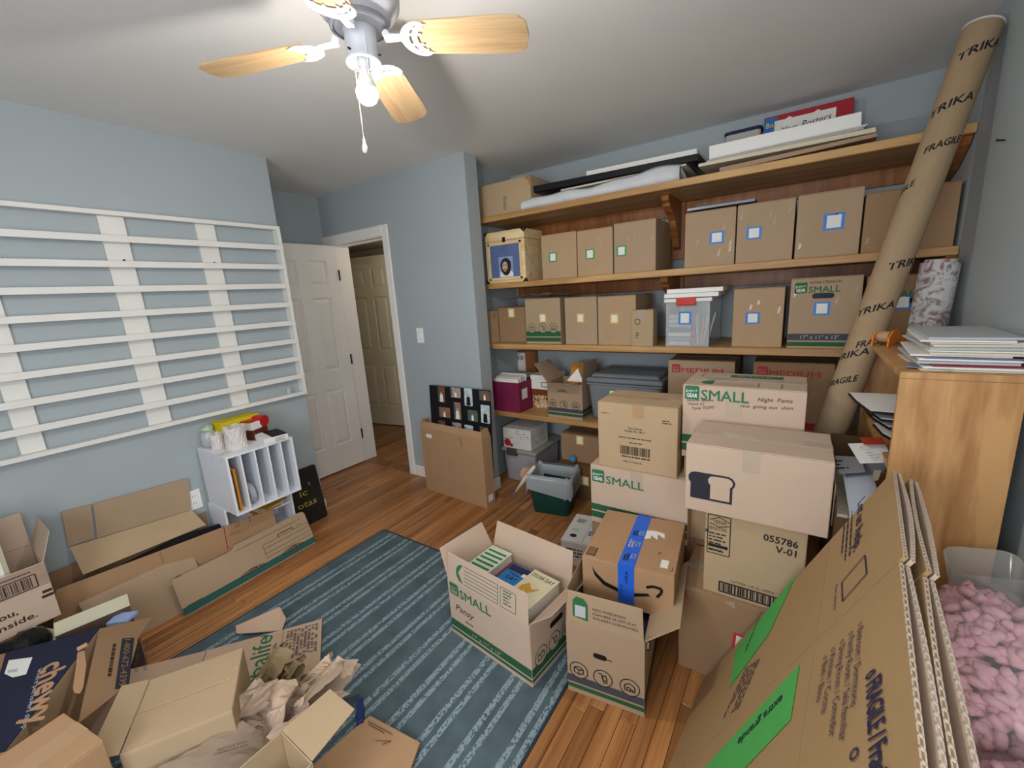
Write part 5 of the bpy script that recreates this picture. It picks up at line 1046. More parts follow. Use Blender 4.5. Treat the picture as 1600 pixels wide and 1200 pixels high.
# things on top of the sorter
ZT = sz1+.0005
def top_at(px, py, z=0): q = at(px, py, z=ZT+z); return q
p = top_at(375, 700); PT = mat('tissue', '#d6cfca', .8, .06, 30, .3, 90)
def crinkled_roll(name, label, x, y, r, h, seed):
    t = thing(name, label, 'paper roll', T(x, y, ZT)); mb = MB(); V = []; rr = random.Random(seed); n = 26; rows = 7
    for q in range(rows):
        for i in range(n):
            a = 2*math.pi*i/n; R = r*(1+.05*math.sin(i*2.3+q*1.9+seed)+.04*math.sin(i*5.1-q)); z = h*q/(rows-1)+(.006*math.sin(i*1.3) if q == rows-1 else 0); V.append((R*math.cos(a), R*math.sin(a), z))
    F = [(q*n+i, q*n+(i+1) % n, (q+1)*n+(i+1) % n, (q+1)*n+i) for q in range(rows-1) for i in range(n)]; k = len(V)
    V += [(r*.35*math.cos(2*math.pi*i/n), r*.35*math.sin(2*math.pi*i/n), h*.93) for i in range(n)]; F += [((rows-1)*n+i, (rows-1)*n+(i+1) % n, k+(i+1) % n, k+i) for i in range(n)]+[tuple(k+i for i in range(n)), tuple(range(n))[::-1]]
    mb.add(V, F).build('paper_wrap', PT, t); return t
crinkled_roll('toilet_roll', 'large crumpled white paper roll in front on the sorter', p.x-.03, p.y+.0, .052, .125, 1)
q = top_at(352, 700); crinkled_roll('toilet_roll', 'smaller pinkish white paper roll left of the large roll', q.x-.045, q.y-.015, .034, .085, 2)
q = top_at(330, 697); jar = thing('glass_jar', 'clear jar holding a crumpled green and white wrapper on the sorter', 'jar', T(max(q.x, sx0+.05), q.y, ZT))
MB().lathe([(0, 0), (.038, 0), (.042, .01), (.042, .075), (.036, .085), (.036, .095), (.034, .095), (.034, .085), (.039, .075), (.039, .012), (0, .004)], 22).build('jar_glass', CLEARP, jar, smooth=True)
crumple('wrapper', mat('wrapper_green', '#a9bda0', .4, .5, 40), (0, 0, .10), (.032, .032, .03), 5.2, jar, 2)
crumple('wrapper', PT, (-.01, .01, .05), (.028, .028, .03), 1.2, jar, 2)
q = at(372, 668, x=XL+.10)
yb = thing('glove_box', 'yellow printed box lying behind the paper rolls on the sorter', 'box', T(XL+.09, q.y-.0, ZT) @ RZ(6)); YL = mat('box_yellow', '#d3c01f', .45, .12, 18)
MB().box(-.055, -.11, 0, .055, .11, .135).build('box_body', YL, yb, bevel=.002); Fy = basis((.055, -.11, 0), (0, 1, 0), (0, 0, 1)); decal(yb, Fy, [(.04, .03), (.15, .05), (.18, .11), (.14, .10), (.12, .07), (.05, .06)], INK, 'print_shape'); rect(yb, Fy, .185, .02, .025, .10, INK, 'print_bar')
q = top_at(405, 690); td = thing('tape_dispenser', 'red and white tape dispenser box on the sorter', 'dispenser', T(q.x-.11, q.y+.03, ZT) @ RZ(20)); RP = mat('red_plastic2', '#b51f24', .35, .1)
MB().box(-.05, -.055, 0, .05, .055, .06).build('dispenser_base', mat('dark_brown_plastic', '#5a2620', .5), td, bevel=.003); MB().box(-.048, -.053, .0605, .048, .02, .105).build('white_block', PAPER, td, bevel=.003)
MB().cyl((-.05, .04, .095), (.05, .04, .095), .034, n=20).build('red_roll', RP, td, smooth=False); MB().box(-.05, -.05, .106, .03, .01, .115).build('red_strip', RP, td)
q = top_at(432, 690); bk = thing('card_box', 'flat white box with black top on the right of the sorter', 'box', T(q.x-.075, q.y+.01, ZT) @ RZ(-8))
MB().box(-.085, -.065, 0, .085, .065, .034).build('box_body', PAPER, bk, bevel=.001); rect(bk, basis((-.085, -.065, .034), (1, 0, 0), (0, 1, 0)), .0, .045, .17, .085, BLACK, 'black_panel'); lines(bk, basis((.085, -.065, 0), (0, 1, 0), (0, 0, 1)), .06, .022, .06, 3, .008, INK, 4)
tag(MB().box(-.02, -.03, 0, .02, .03, .002).build('paper_scrap', PAPER2, None, T(-2.56, .90, ZT) @ RZ(20)), 'scrap of paper on near corner of the sorter', 'paper')
# black chalk sign leaning on the wall end
q0 = at(508, 790, x=XL+.10); SG = mat('chalkboard', '#25221e', .55, .25, 10)
y1 = Y1-.03; y0 = sy1+.03
sg = thing('chalk_sign', 'black sign with gold chalk lettering leaning on the wall beside sorter', 'sign', T(XL+.085, (y0+y1)/2, 0) @ RY(-9.0)); wS_ = y1-y0
Fs = basis((0, -wS_/2, 0), (0, 1, 0), (0, 0, 1)); MB().prism(rounded(0, 0, wS_, .40, .02), -.006, 0).build('sign_board', SG, sg, Fs, bevel=.001)
GOLD = mat('chalk_gold', '#b59a4a', .8, .15, 40); text(sg, Fs, 'otas', wS_*.30, .13, .045, GOLD, wS_*.50); text(sg, Fs, 'ic', wS_*.42, .21, .045, GOLD, wS_*.2); text(sg, Fs, '2', wS_*.70, .27, .02, PAPERG)

# ================================================================ left wall: long open carton, flat file carton
XA = -2.665
def onx(pts, x): return [at(px, py, x=x) for px, py in pts]
lc = thing('long_carton', 'long open brown carton with raised flap against the left wall', 'cardboard box', T(-2.75, .7, 0)); Mlc = T(2.75, -.7, 0)
XA2 = -2.60; tl, tr = at(88, 922, x=XA), at(425, 795, x=XA2); ztop = .335; y0, y1 = .13, 1.30
ya, yb2 = tl.y, tr.y
print('long carton', tl, tr)
front = [(XA, .10, 0), (XA2, tr.y+.03, 0), (XA2, tr.y, tr.z), (XA, tl.y, tl.z)]
MB().plate(front, .004).build('front_wall', CBO, lc, Mlc)
B0 = -2.835
MB().plate([(B0, .10, 0), (B0, .84, 0), (B0, .84, .36), (B0, .10, .36)], .004).build('back_wall', CBD, lc, Mlc)
MB().plate([(B0, .10, 0), (XA, .10, 0), (XA, .10, .33), (B0, .10, .36)], .004).build('end_wall', CBD, lc, Mlc)
MB().plate([(B0, .10, .004), (XA, .10, .004), (XA+.03, .84, .004), (B0, .84, .004)][::-1], .004).build('carton_bottom', CBD, lc, Mlc)
u = onx([(107, 854), (148, 841), (142, 788), (96, 800)], -2.842); MB().plate(u, .005).build('flap', CBG, lc, Mlc)
u = onx([(152, 841), (299, 797), (294, 747), (146, 787)], -2.838); MB().plate(u, .005).build('flap', CBG, lc, Mlc)
u = onx([(130, 898), (322, 820)], -2.745)+onx([(300, 797), (109, 855)], -2.832); MB().plate(u, .005).build('inner_flap', CBL, lc, Mlc)
Fl = basis((XA, .10, 0), (XA2-XA, tr.y-.07, 0), (0, 0, 1))
def fp(px, py):
    nr = Fl.to_3x3() @ Vector((0, 0, 1)); d = _f+_r*((px-800)/CF)+_u*((600-py)/CF); o_ = Vector((XA, .10, 0)); p = CAMP+d*((o_-CAMP).dot(nr)/d.dot(nr)); q = Fl.inverted() @ p; return (q.x, q.y)
for P in ([(349, 822), (356, 858)], [(389, 807), (393, 826)]): strokes(lc, Mlc @ Fl, [[fp(*P[0]), fp(*P[1])]], .004, REDI, 'red_line')
ring2d(lc, Mlc @ Fl, *fp(371, 820), .012, .003, REDI, 'red_mark'); strokes(lc, Mlc @ Fl, [[fp(358, 836), fp(387, 824)], [fp(366, 836), fp(384, 830)]], .003, REDI, 'red_print')
strokes(lc, Mlc @ Fl, [[fp(200, 935), fp(290, 893)], [fp(250, 862), fp(255, 880)]], .0025, CBD, 'crease')
# lower front of the carton pile: brown panel with finger hole, leaning in front
pn = thing('folded_carton', 'flat brown carton panel with oval finger hole leaning on long carton', 'cardboard', T(-2.58, .42, 0)); Mpn = T(2.58, -.42, 0)
q = [(-2.545, .26, .0), (-2.545, .70, .0), (-2.638, .68, .25), (-2.638, .24, .25)]
MB().plate(q, .005).build('carton_panel', CBG, pn, Mpn); Fp = basis(q[0], Vector(q[1])-Vector(q[0]), Vector(q[3])-Vector(q[0])); decal(pn, Mpn @ Fp, [(.335+.022*math.cos(k*.393), .17+.012*math.sin(k*.393)) for k in range(16)], mat('hole_dark', '#4a3a33', .9), 'finger_hole')
# file carton with teal stripe
b0 = at(290, 965, z=0); b1 = at(494, 848, z=0); t0 = at(275, 893, x=-2.575); t1 = at(485, 808, x=-2.575)
print('teal', b0, b1, t0, t1)
ht = math.hypot(.1, t0.z); W_ = (b1-b0).length
fc_ = thing('folded_carton', 'flat grey-brown file carton with teal bottom stripe leaning at left', 'cardboard', basis((b0.x, b0.y, .001), b1-b0, (t0+t1)/2-(b0+b1)/2))
hh = ((t0+t1)/2-(b0+b1)/2).length
out = [(0, 0), (W_, 0), (W_*1.0, hh*1.02), (W_*.985, hh*1.10), (W_*.95, hh*1.12), (W_*.42, hh*1.09), (W_*.40, hh*1.02), (W_*.37, hh*.99), (0, hh*1.0)]
MB().prism(out, -.010, 0).build('carton_panel', CBG, fc_, bevel=.001); TEAL = mat('teal_stripe', '#2d5a54', .75, .1, 12)
I0 = Matrix.Identity(4)
rect(fc_, I0, 0, .006, W_, hh*.19, TEAL, 'teal_stripe')
for u0 in (.38, .71): decal(fc_, I0, [(W_*u0, hh*.18), (W_*(u0+.20), hh*.18), (W_*(u0+.18), hh*.25), (W_*(u0+.10), hh*.29), (W_*(u0+.02), hh*.25)], INKBR, 'black_badge', .001); 
for u0 in (.38, .71): text(fc_, I0, 'BANKERS BOX', W_*(u0+.02), hh*.20, .012, CBG, W_*.16, dz=.0018)
strokes(fc_, I0, [[(W_*.60, hh*.45), (W_*.99, hh*.45)], [(W_*.60, hh*.6), (W_*.99, hh*.6)], [(W_*.60, hh*.72), (W_*.99, hh*.72)], [(W_*.60, hh*.33), (W_*.99, hh*.33)], [(W_*.60, hh*.33), (W_*.60, hh*.72)], [(W_*.42, hh*.93), (W_*.95, hh*.93)]], .002, INKBR, 'form_lines')
strokes(fc_, I0, [[(W_*.73, hh*.72), (W_*.735, hh*.80), (W_*.86, hh*.80), (W_*.86, hh*.74)]], .005, INKBR, 'hand_hole'); lines(fc_, I0, W_*.03, hh*.22, W_*.16, 1, .008, INKBR, 2); lines(fc_, I0, W_*.9, hh*.78, W_*.07, 1, .01, TEAL, 2)
# black cloth in the long carton
tag(crumple('black_cloth', mat('black_cloth', '#141519', .9, .1, 20), (-2.74, .66, .255), (.05, .30, .055), 2.7, None, 3, None, 1, .25), 'black cloth bunched inside the long open carton', 'cloth')

# ================================================================ near left pile
# support carton and carton with printed words
XW = -2.50; a0 = at(96, 960, x=XW); a1 = at(70, 877, x=XW); wy = .42
print('you carton', a0, a1)
t, F = carton('shipping_carton', 'plain carton on floor under the carton lettered inside', .30, .36, a0.z-.002, T(XW-.16, a0.y-.27, 0) @ RZ(0), CBD, 'x')
hY = a1.z-a0.z; dY = .26
My = T(XW, a0.y, a0.z) @ RZ(90) @ T(-wy/2, dY/2, 0)
t, F, FL = open_carton('shipping_carton', 'pinkish carton lettered inside with barcode, at left picture edge', wy, dY, hY, My, CBP, {'back': (.15, 4, .0), 'right': (.12, 20)})
f = F['front']; rect(t, f, .001, hY*.62, wy-.002, hY*.37, mat('cardboard_band', '#a58d7d', .8, .1, 30), 'printed_band'); barcode(t, f, wy*.48, hY*.66, wy*.42, hY*.18, INKBR, 6, 30); strokes(t, f, [[(wy*.46, hY*.64), (wy*.92, hY*.64), (wy*.92, hY*.86), (wy*.46, hY*.86), (wy*.46, hY*.64)], [(wy*.6, hY*.92), (wy*.9, hY*.92)]], .004, INKBR, 'barcode_frame')
text(t, f, 'for you,', wy-.105-.13, hY*.32, .024, INKBR, .13, bold=.03); text(t, f, 'really inside.', wy-.060-.225, hY*.15, .024, INKBR, .225, bold=.03); rect(t, f, wy-.03, hY*.48, .028, .012, INKBR, 'black_bar'); rect(t, f, wy-.035, hY*.40, .034, .012, INKBR, 'black_bar')
wb = thing('foam_board', 'white board standing in the carton at left picture edge', 'board', T(XW-.04, a0.y-.185, a0.z+.012) @ RY(-4)); q = at(22, 805, x=XW-.04)
MB().box(-.004, -.09, 0, .004, .09, q.z-a0.z).build('board_sheet', PAPER, wb); MB().box(-.006, .082, 0, .006, .096, q.z-a0.z).build('board_edge', mat('board_edge', '#b9b39a', .7), wb)
# cream flaps carton and black bag
zc = .30
q = [at(70, 1003, z=zc-.03), at(100, 1003, z=zc-.03), at(200, 948, z=zc), at(184, 932, z=zc+.03), at(82, 977, z=zc+.02)]
c0 = thing('flap_carton', 'carton with pale cream inner flaps behind the navy carton', 'cardboard box', T(q[1].x, q[1].y, 0)); Mc0 = T(-q[1].x, -q[1].y, 0); CREAM = mat('cream_board', '#c4bfa6', .8, .06, 8)
P0, P1 = at(86, 995, z=zc), at(203, 946, z=zc); dv = (P1-P0).normalized(); nv = Vector((-dv.y, dv.x, 0))
MB().plate([P0-Vector((0, 0, zc)), P1-Vector((0, 0, zc)), P1, P0], .004).build('carton_wall', mat('dark_carton', '#55463c', .85, .1), c0, Mc0)
MB().plate([P0, P1, P1+nv*.055+Vector((0, 0, .03)), P0+nv*.055+Vector((0, 0, .03))], .004).build('flap', CREAM, c0, Mc0)
MB().plate([P0-dv*.02+nv*.06-Vector((0, 0, zc)), P1+nv*.06-Vector((0, 0, zc)), P1+nv*.06, P0-dv*.02+nv*.06], .004).build('carton_wall', CREAM, c0, Mc0)
P2 = at(45, 990, z=zc); MB().plate([P2-Vector((0, 0, .02)), P0-Vector((0, 0, .02)), P0+nv*.05+Vector((0, 0, .005)), P2+nv*.06+Vector((0, 0, .005))], .004).build('flap', CREAM, c0, Mc0)
q = at(20, 1003, z=.34); tag(crumple('black_bag', mat('black_bag', '#101114', .25, .2, 20), (q.x-.02, q.y, q.z-.10), (.10, .12, .10), 7.1, None, 3, None, 1, .3), 'black plastic bag tucked behind the navy carton', 'bag')
tag(MB().box(-.04, -.03, 0, .04, .03, .012).build('blue_packet', mat('pale_blue_film', '#9db4e0', .3, .1), None, T(*at(192, 968, z=.27)) @ RZ(40)), 'pale blue packet peeking out behind the cream flaps', 'packet')
# navy carton with lettering on top
zn = .345; n0, n1, n2 = at(0, 1022, z=zn), at(155, 982, z=zn), at(120, 1132, z=zn)
NV = mat('navy_card', '#20243c', .6, .25, 7)
ey = (n1-n0).normalized(); ex = Vector((ey.y, -ey.x, 0)); Ln = (n2-n1).length; L0 = (n1-n0).length
Mn = basis(n1, ex, ey)      # x towards the camera, y along the far edge, z up; origin at the far right corner
nv_ = thing('navy_carton', 'navy blue lettered carton lying in the near left pile', 'cardboard box', T(n1.x, n1.y, 0) @ Matrix(((ex.x, ey.x, 0, 0), (ex.y, ey.y, 0, 0), (0, 0, 1, 0), (0, 0, 0, 1))))
MB().box(0, -L0*1.5, .012, Ln-.01, 0, zn-.003).build('carton_body', CB, nv_, bevel=.003); MB().box(0, -L0*1.5, zn-.003, Ln-.01, 0, zn).build('navy_face', NV, nv_)
Fn = T(0, 0, zn)
TAN = mat('tan_print', '#b58d6c', .8, .1, 30)
Mnl = (T(n1.x, n1.y, 0) @ Matrix(((ex.x, ey.x, 0, 0), (ex.y, ey.y, 0, 0), (0, 0, 1, 0), (0, 0, 0, 1)))).inverted()
def nl(px, py, z=None): q = Mnl @ at(px, py, z=zn if z is None else z); return q
def n_text(s_, pa, pb, h, m, F=None, bold=0.0, dz=.0014):
    a_, b_ = nl(*pa), nl(*pb); dv = b_-a_; text(nv_, Fn @ T(a_.x, a_.y, 0) @ RZ(math.degrees(math.atan2(dv.y, dv.x))), s_, 0, 0, h, m, math.hypot(dv.x, dv.y), dz=dz, bold=bold)
n_text('chewy', (68, 1042), (38, 1138), .060, TAN, bold=.05); n_text('where pet lovers shop', (60, 1046), (34, 1140), .012, PAPERG)
def npoly(P, m, name, dz=.0010): return decal(nv_, Fn, [(nl(*p).x, nl(*p).y) for p in P], m, name, dz)
npoly([(14, 1032), (51, 1027), (41, 1054), (20, 1059), (7, 1053)], PAPER, 'address_label'); npoly([(12, 1048), (28, 1045), (27, 1050), (12, 1052)], PAPERG, 'label_code', .0016)
npoly([(121, 1020), (132, 1016), (135, 1040), (130, 1075), (125, 1084), (116, 1083), (114, 1075), (119, 1040)], TAN, 'torn_patch'); c1_, c2_ = nl(122, 1017), nl(138, 1010); MB().tube([(c1_.x, c1_.y, .006), (c2_.x, c2_.y, .010)], .008, 8).build('torn_curl', TAN, nv_, Fn)
npoly([(0, 1023), (9, 1021), (0, 1052)], CBD, 'bare_edge')
# its brown flap with a phone number, sloping down
fz = .27; fl4 = [nl(155, 982)+Vector((0, 0, -.001)), nl(240, 963, fz), nl(214, 1003, fz), nl(194, 1078, fz+.02), nl(122, 1130)+Vector((0, 0, -.001))]
nrm_ = (fl4[4]-fl4[0]).cross(fl4[1]-fl4[0]).normalized(); nrm_ = nrm_ if nrm_.z > 0 else -nrm_
for k_ in (2, 3): fl4[k_] = fl4[k_]-nrm_*(fl4[k_]-fl4[0]).dot(nrm_)
o_ = MB().plate(fl4 if (fl4[1]-fl4[0]).cross(fl4[2]-fl4[0]).z > 0 else fl4[::-1], .004).build('flap', CBD, nv_)
Ff_ = basis(fl4[0], fl4[4]-fl4[0], fl4[1]-fl4[0])
if (Ff_.to_3x3() @ Vector((0, 0, 1))).z < 0: print('flap frame down')
fw_ = (fl4[4]-fl4[0]).length; rect(nv_, Ff_, fw_*.16, .072, fw_*.58, .036, INKN, 'number_bar', .0012); text(nv_, Ff_, '1-800-672-4399', fw_*.18, .081, .018, CBD, fw_*.54, dz=.0022); text(nv_, Ff_, 'Call or visit us at', fw_*.17, .118, .013, INKBR, fw_*.42, dz=.0015); text(nv_, Ff_, 'Have a question?', fw_*.22, .142, .013, INKBR, fw_*.36, dz=.0015); lines(nv_, Ff_, fw_*.22, .048, fw_*.42, 1, .016, INKBR, 3, .6)
# flattened lettered carton
zh = .030; h0, h1, h2, h3 = at(218, 990, z=zh+.05), at(503, 967, z=zh), at(500, 1032, z=zh), at(200, 1072, z=zh)
hx = (h1-h2).normalized(); hy = Vector((-hx.y, hx.x, 0))
Wd = (h1-h2).length+.05; Lh = (h1-h0).dot(-hy)
Lh = abs((h0-h1).dot(hy))
Mh = basis(h1-hx*Wd, hx, hy)
hb_ = thing('folded_carton', 'flattened pale carton lettered in green under the small open carton', 'cardboard', Mh)
HP = mat('cardboard_rosy', '#c7ab92', .8, .08, 5, .12, 350)
MB().hexa([(0, .0, -.02), (Wd, .0, -.02), (Wd, Lh*.60, -.012), (0, Lh*.60, -.012)], [(0, .0, 0), (Wd, .0, 0), (Wd, Lh*.60, .02), (0, Lh*.60, .02)]).build('carton_panel', HP, hb_)
MB().hexa([(0, Lh*.605, -.012), (Wd, Lh*.605, -.012), (Wd, Lh, .02), (0, Lh, .02)], [(0, Lh*.605, .02), (Wd, Lh*.605, .02), (Wd, Lh, .045), (0, Lh, .045)]).build('carton_panel', HP, hb_)
Fh = RX(2.2)
text(hb_, Fh, 'Herbalife', Wd-.42, Lh*.265, .075, GLOGO, .40, 0, 0, .004); decal(hb_, Fh, [(Wd-.018, Lh*.28), (Wd-.03, Lh*.32), (Wd-.014, Lh*.31), (Wd-.010, Lh*.35), (Wd-.006, Lh*.31), (Wd-.002, Lh*.32)], GLOGO, 'leaf_mark', .004); text(hb_, Fh, 'Live your good life', Wd-.30, Lh*.235, .016, GLOGO, .22, 0, 0, .004)
strokes(hb_, Fh, [[(.02, Lh*.21), (Wd, Lh*.21)]], .003, CBD, 'crease', .004)
gr = MB(); rr = random.Random(5)
for i in range(22):
    for j in range(9):
        if rr.random() < .75: x, y = Wd-.20+i*.008, Lh*.02+j*.015; gr.add([(x, y, 0), (x+.006, y, 0), (x+.006, y+.011, 0), (x, y+.011, 0)], [(0, 1, 2, 3)])
gr.build('grey_print', mat('faded_print', '#7d6a63', .8, .2, 40), hb_, Fh @ T(0, 0, .004))
MB().hexa([(0, Lh-.03, .046), (Wd, Lh-.03, .046), (Wd, Lh+.002, .046), (0, Lh+.002, .046)], [(0, Lh-.03, .0475), (Wd, Lh-.03, .0475), (Wd, Lh+.002, .0485), (0, Lh+.002, .0485)]).build('tape_strip', mat('glossy_tape', '#c9d2ea', .05, .03, 8, 0, 0, 1.0), hb_)
q = [at(368, 978, z=.03), at(437, 948, z=.055), at(447, 966, z=.05), at(440, 985, z=.03), at(370, 990, z=.025)]
tag(MB().plate(q[::-1] if (q[1]-q[0]).cross(q[2]-q[0]).z < 0 else q, .004).build('carton_scrap', HP), 'pale carton flap sticking out behind the green lettered carton', 'cardboard')
# small carton with one open flap
zs_ = .30; s0, s1, s2, s3 = [at(*p, z=zs_) for p in ((213, 1069), (369, 1017), (376, 1102), (211, 1172))]
ux = (s2-s3+s1-s0); W3 = ux.length/2; ux.normalize(); D3 = ((s0-s3)+(s1-s2)).length/2; cen = (s0+s1+s2+s3)/4; ang = math.degrees(math.atan2(ux.y, ux.x))
print('small open', W3, D3, ang, cen)
zlow = .0095; hS_ = zs_-zlow
t, F = carton('small_carton', 'small tan carton with its left flap open on the near pile', W3, D3, hS_, T(cen.x, cen.y, zlow) @ RZ(ang), CBL, 'x', None)
MB().prism([(.002, 0), (D3-.002, 0), (D3-.006, .072), (.006, .072)], -.003, 0).build('open_flap', CBL, t, F['left'] @ T(0, hS_+.001, 0) @ Matrix.Rotation(math.radians(78), 4, 'X'), bevel=.001)
for k, (u, v) in enumerate(((W3-.02, D3*.60), (W3-.025, D3*.46), (.01, .008))): decal(t, F['top'], [(u, v), (u+.014, v+.006), (u+.016, v+.02), (u+.002, v+.014)], CLEART, 'tape_scrap', .0015)
# bottom left carton corner
zk = .40; k0 = at(100, 1113, z=zk); k1 = at(162, 1155, z=zk); k2 = at(0, 1186, z=zk); ux = (k1-k0).normalized(); uy = Vector((-ux.y, ux.x, 0)); ang = math.degrees(math.atan2(ux.y, ux.x))
W4, D4 = (k1-k0).length, .36
t, F = carton('shipping_carton', 'tan taped carton at the bottom left picture corner', W4, D4, zk, T(k0.x, k0.y, 0) @ RZ(ang) @ T(W4/2, -D4/2, .0005), CBO, 'y', TAPE, tw=.06)
# kraft paper: crumpled wads and a printed sheet
KP = mat('kraft_pale', '#c2ab95', .8, .10, 14, .25, 60)
def sheet(name, label, cat, pts_z, mtl, nx=14, ny=12, amp=.03, seed=1, k=3.0):
    """creased paper sheet spanned by four room points"""
    from mathutils import noise
    A, B, Cc, D = pts_z; mb = MB(); V = []
    for i in range(nx+1):
        for j in range(ny+1):
            u, v = i/nx, j/ny; p = A*(1-u)*(1-v)+B*u*(1-v)+Cc*u*v+D*(1-u)*v
            n = abs(noise.noise(Vector((u*k+seed, v*k, seed))))*2-.4+.5*abs(noise.noise(Vector((u*k*2.3, v*k*2.3+seed, 0))))
            V.append(p+Vector((0, 0, amp*n)))
    f = [(i*(ny+1)+j, (i+1)*(ny+1)+j, (i+1)*(ny+1)+j+1, i*(ny+1)+j+1) for i in range(nx) for j in range(ny)]
    o = mb.add(V, f).build(name, mtl); return tag(o, label, cat)
def creased(name, label, mtl, c, size, rad, seed, nc=9, rz=0):
    """paper sheet folded over many random creases, then squeezed into a wad of half-size rad"""
    from mathutils import noise
    r = random.Random(seed); n = 30; V = [Vector((size*(i/n-.5), size*(j/n-.5), 0)) for i in range(n+1) for j in range(n+1)]
    for k in range(nc):
        a_ = r.uniform(0, math.pi); off = r.uniform(-.30, .30)*size*(1-.05*k); d = Vector((math.cos(a_), math.sin(a_), r.uniform(-.3, .3))).normalized(); nr = Vector((-math.sin(a_), math.cos(a_), 0)); R_ = Matrix.Rotation(math.radians(r.choice((-1, 1))*r.uniform(45, 120)), 3, d); o_ = nr*off
        V = [(R_ @ (v-o_)+o_) if (v-o_).dot(nr) > 0 else v for v in V]
    V = [v+Vector((noise.noise(v*22), noise.noise(v*22+Vector((5, 0, 0))), noise.noise(v*22+Vector((0, 9, 0)))))*.010 for v in V]
    lo = Vector([min(v[i] for v in V) for i in range(3)]); hi = Vector([max(v[i] for v in V) for i in range(3)]); m_ = (lo+hi)/2
    V = [Vector(((v.x-m_.x)*2*rad[0]/(hi.x-lo.x), (v.y-m_.y)*2*rad[1]/(hi.y-lo.y), (v.z-m_.z)*2*rad[2]/(hi.z-lo.z))) for v in V]
    o = MB().add(V, [(i*(n+1)+j, (i+1)*(n+1)+j, (i+1)*(n+1)+j+1, i*(n+1)+j+1) for i in range(n) for j in range(n)]).build(name, mtl, None, T(*c) @ RZ(rz)); return tag(o, label, 'paper')
q = at(462, 1078, z=.17); creased('kraft_paper', 'large crumpled kraft paper wad in the near pile', KP, (q.x, q.y, .165), .7, (.18, .16, .13), 11, 9, 20)
q = at(405, 1110, z=.16); creased('kraft_paper', 'crumpled kraft paper wad against the small tan carton', KP, (q.x+.02, q.y, .16), .6, (.12, .15, .13), 23, 8, -15)
q = at(512, 1052, z=.13); creased('kraft_paper', 'crumpled kraft paper wad nearest to the striped rug', KP, (q.x, q.y, .115), .6, (.12, .10, .095), 37, 8, 50)
q = at(437, 1035, z=.12); creased('kraft_paper', 'darker crumpled kraft paper behind the pale wads', mat('kraft_deep', '#9f8a68', .85, .12, 14), (q.x, q.y, .11), .5, (.09, .08, .08), 5, 7)
sheet('kraft_strip', 'folded kraft paper strip lying across the crumpled wads', 'paper', [at(415, 1150, z=.23), at(525, 1078, z=.235), at(548, 1082, z=.20), at(430, 1165, z=.20)], KP, 10, 4, .012, 5)
o = sheet('kraft_sheet', 'dull kraft paper sheet with recycling words beside the small carton', 'paper', [at(196, 1228, z=.245), at(432, 1228, z=.14), at(420, 1150, z=.16), at(379, 1126, z=.238)], mat('kraft_dull', '#8f7c6a', .85, .1, 12, .2, 60), 12, 10, .012, 3, 2.2)
q0, q1 = at(338, 1180, z=.222), at(380, 1168, z=.212); Fr = basis(q0, q1-q0, Vector((q0-q1).y and (-(q1-q0).y, (q1-q0).x, 0)))
text(o, Fr, 'RECYCLE WITH', .0, .012, .007, INKBR, .075); text(o, Fr, 'CARDBOARD BOX', -.008, .0, .007, INKBR, .09)
# open carton at the bottom edge with its level flap
zq = .285; g0 = at(440, 1141, z=zq); g1 = at(490, 1192, z=zq); ux = (g1-g0).normalized(); ang = math.degrees(math.atan2(ux.y, ux.x)); WQ = .165; DQ = .26
t, F, FL = open_carton('open_carton', 'open carton with level side flap at the bottom picture edge', WQ, DQ, zq-.012, T(g0.x, g0.y, .0105) @ RZ(ang) @ T(WQ/2, -DQ/2, 0), CBL, {'back': (.15, 84, .015)})
# flattened brown carton on the rug
q = [at(480, 1205, z=.05), at(540, 1150, z=.05), at(578, 1118, z=.05), at(656, 1160, z=.035), at(640, 1205, z=.035)]
q = [p if True else p for p in q]; fcn = sum(((q[i]-q[0]).cross(q[(i+1) % 5]-q[0]) for i in range(5)), Vector((0, 0, 0)))
fb = thing('folded_carton', 'flattened brown carton lying on the rug at the bottom edge', 'cardboard', T(q[3].x, q[3].y, .0095)); Mfb = T(-q[3].x, -q[3].y, -.0095)
pl_ = q if fcn.z > 0 else q[::-1]; MB().plate(pl_, .012).build('carton_panel', CBO, fb, Mfb); MB().plate([p-Vector((.01, .006, .013)) for p in pl_], .012).build('carton_panel', CBD, fb, Mfb)
d_ = (q[3]-q[2]).normalized(); strokes(fb, Mfb @ basis(q[2], d_, Vector((d_.y, -d_.x, 0)) if False else Vector((-d_.y, d_.x, 0))), [[(.01, -.02), (.12, -.02)], [(.02, -.028), (.09, -.028)], [(.08, -.06), (.13, -.04), (.11, -.06)]], .002, INKBR, 'pen_marks', .004)
q = at(562, 1108, z=.06); tag(MB().box(-.05, -.012, 0, .05, .012, .05).build('blue_box', mat('navy_blue_card', '#26346b', .5, .1), None, T(q.x, q.y, .0095) @ RZ(-35), bevel=.002), 'thin dark blue box between kraft paper and flattened carton', 'box')

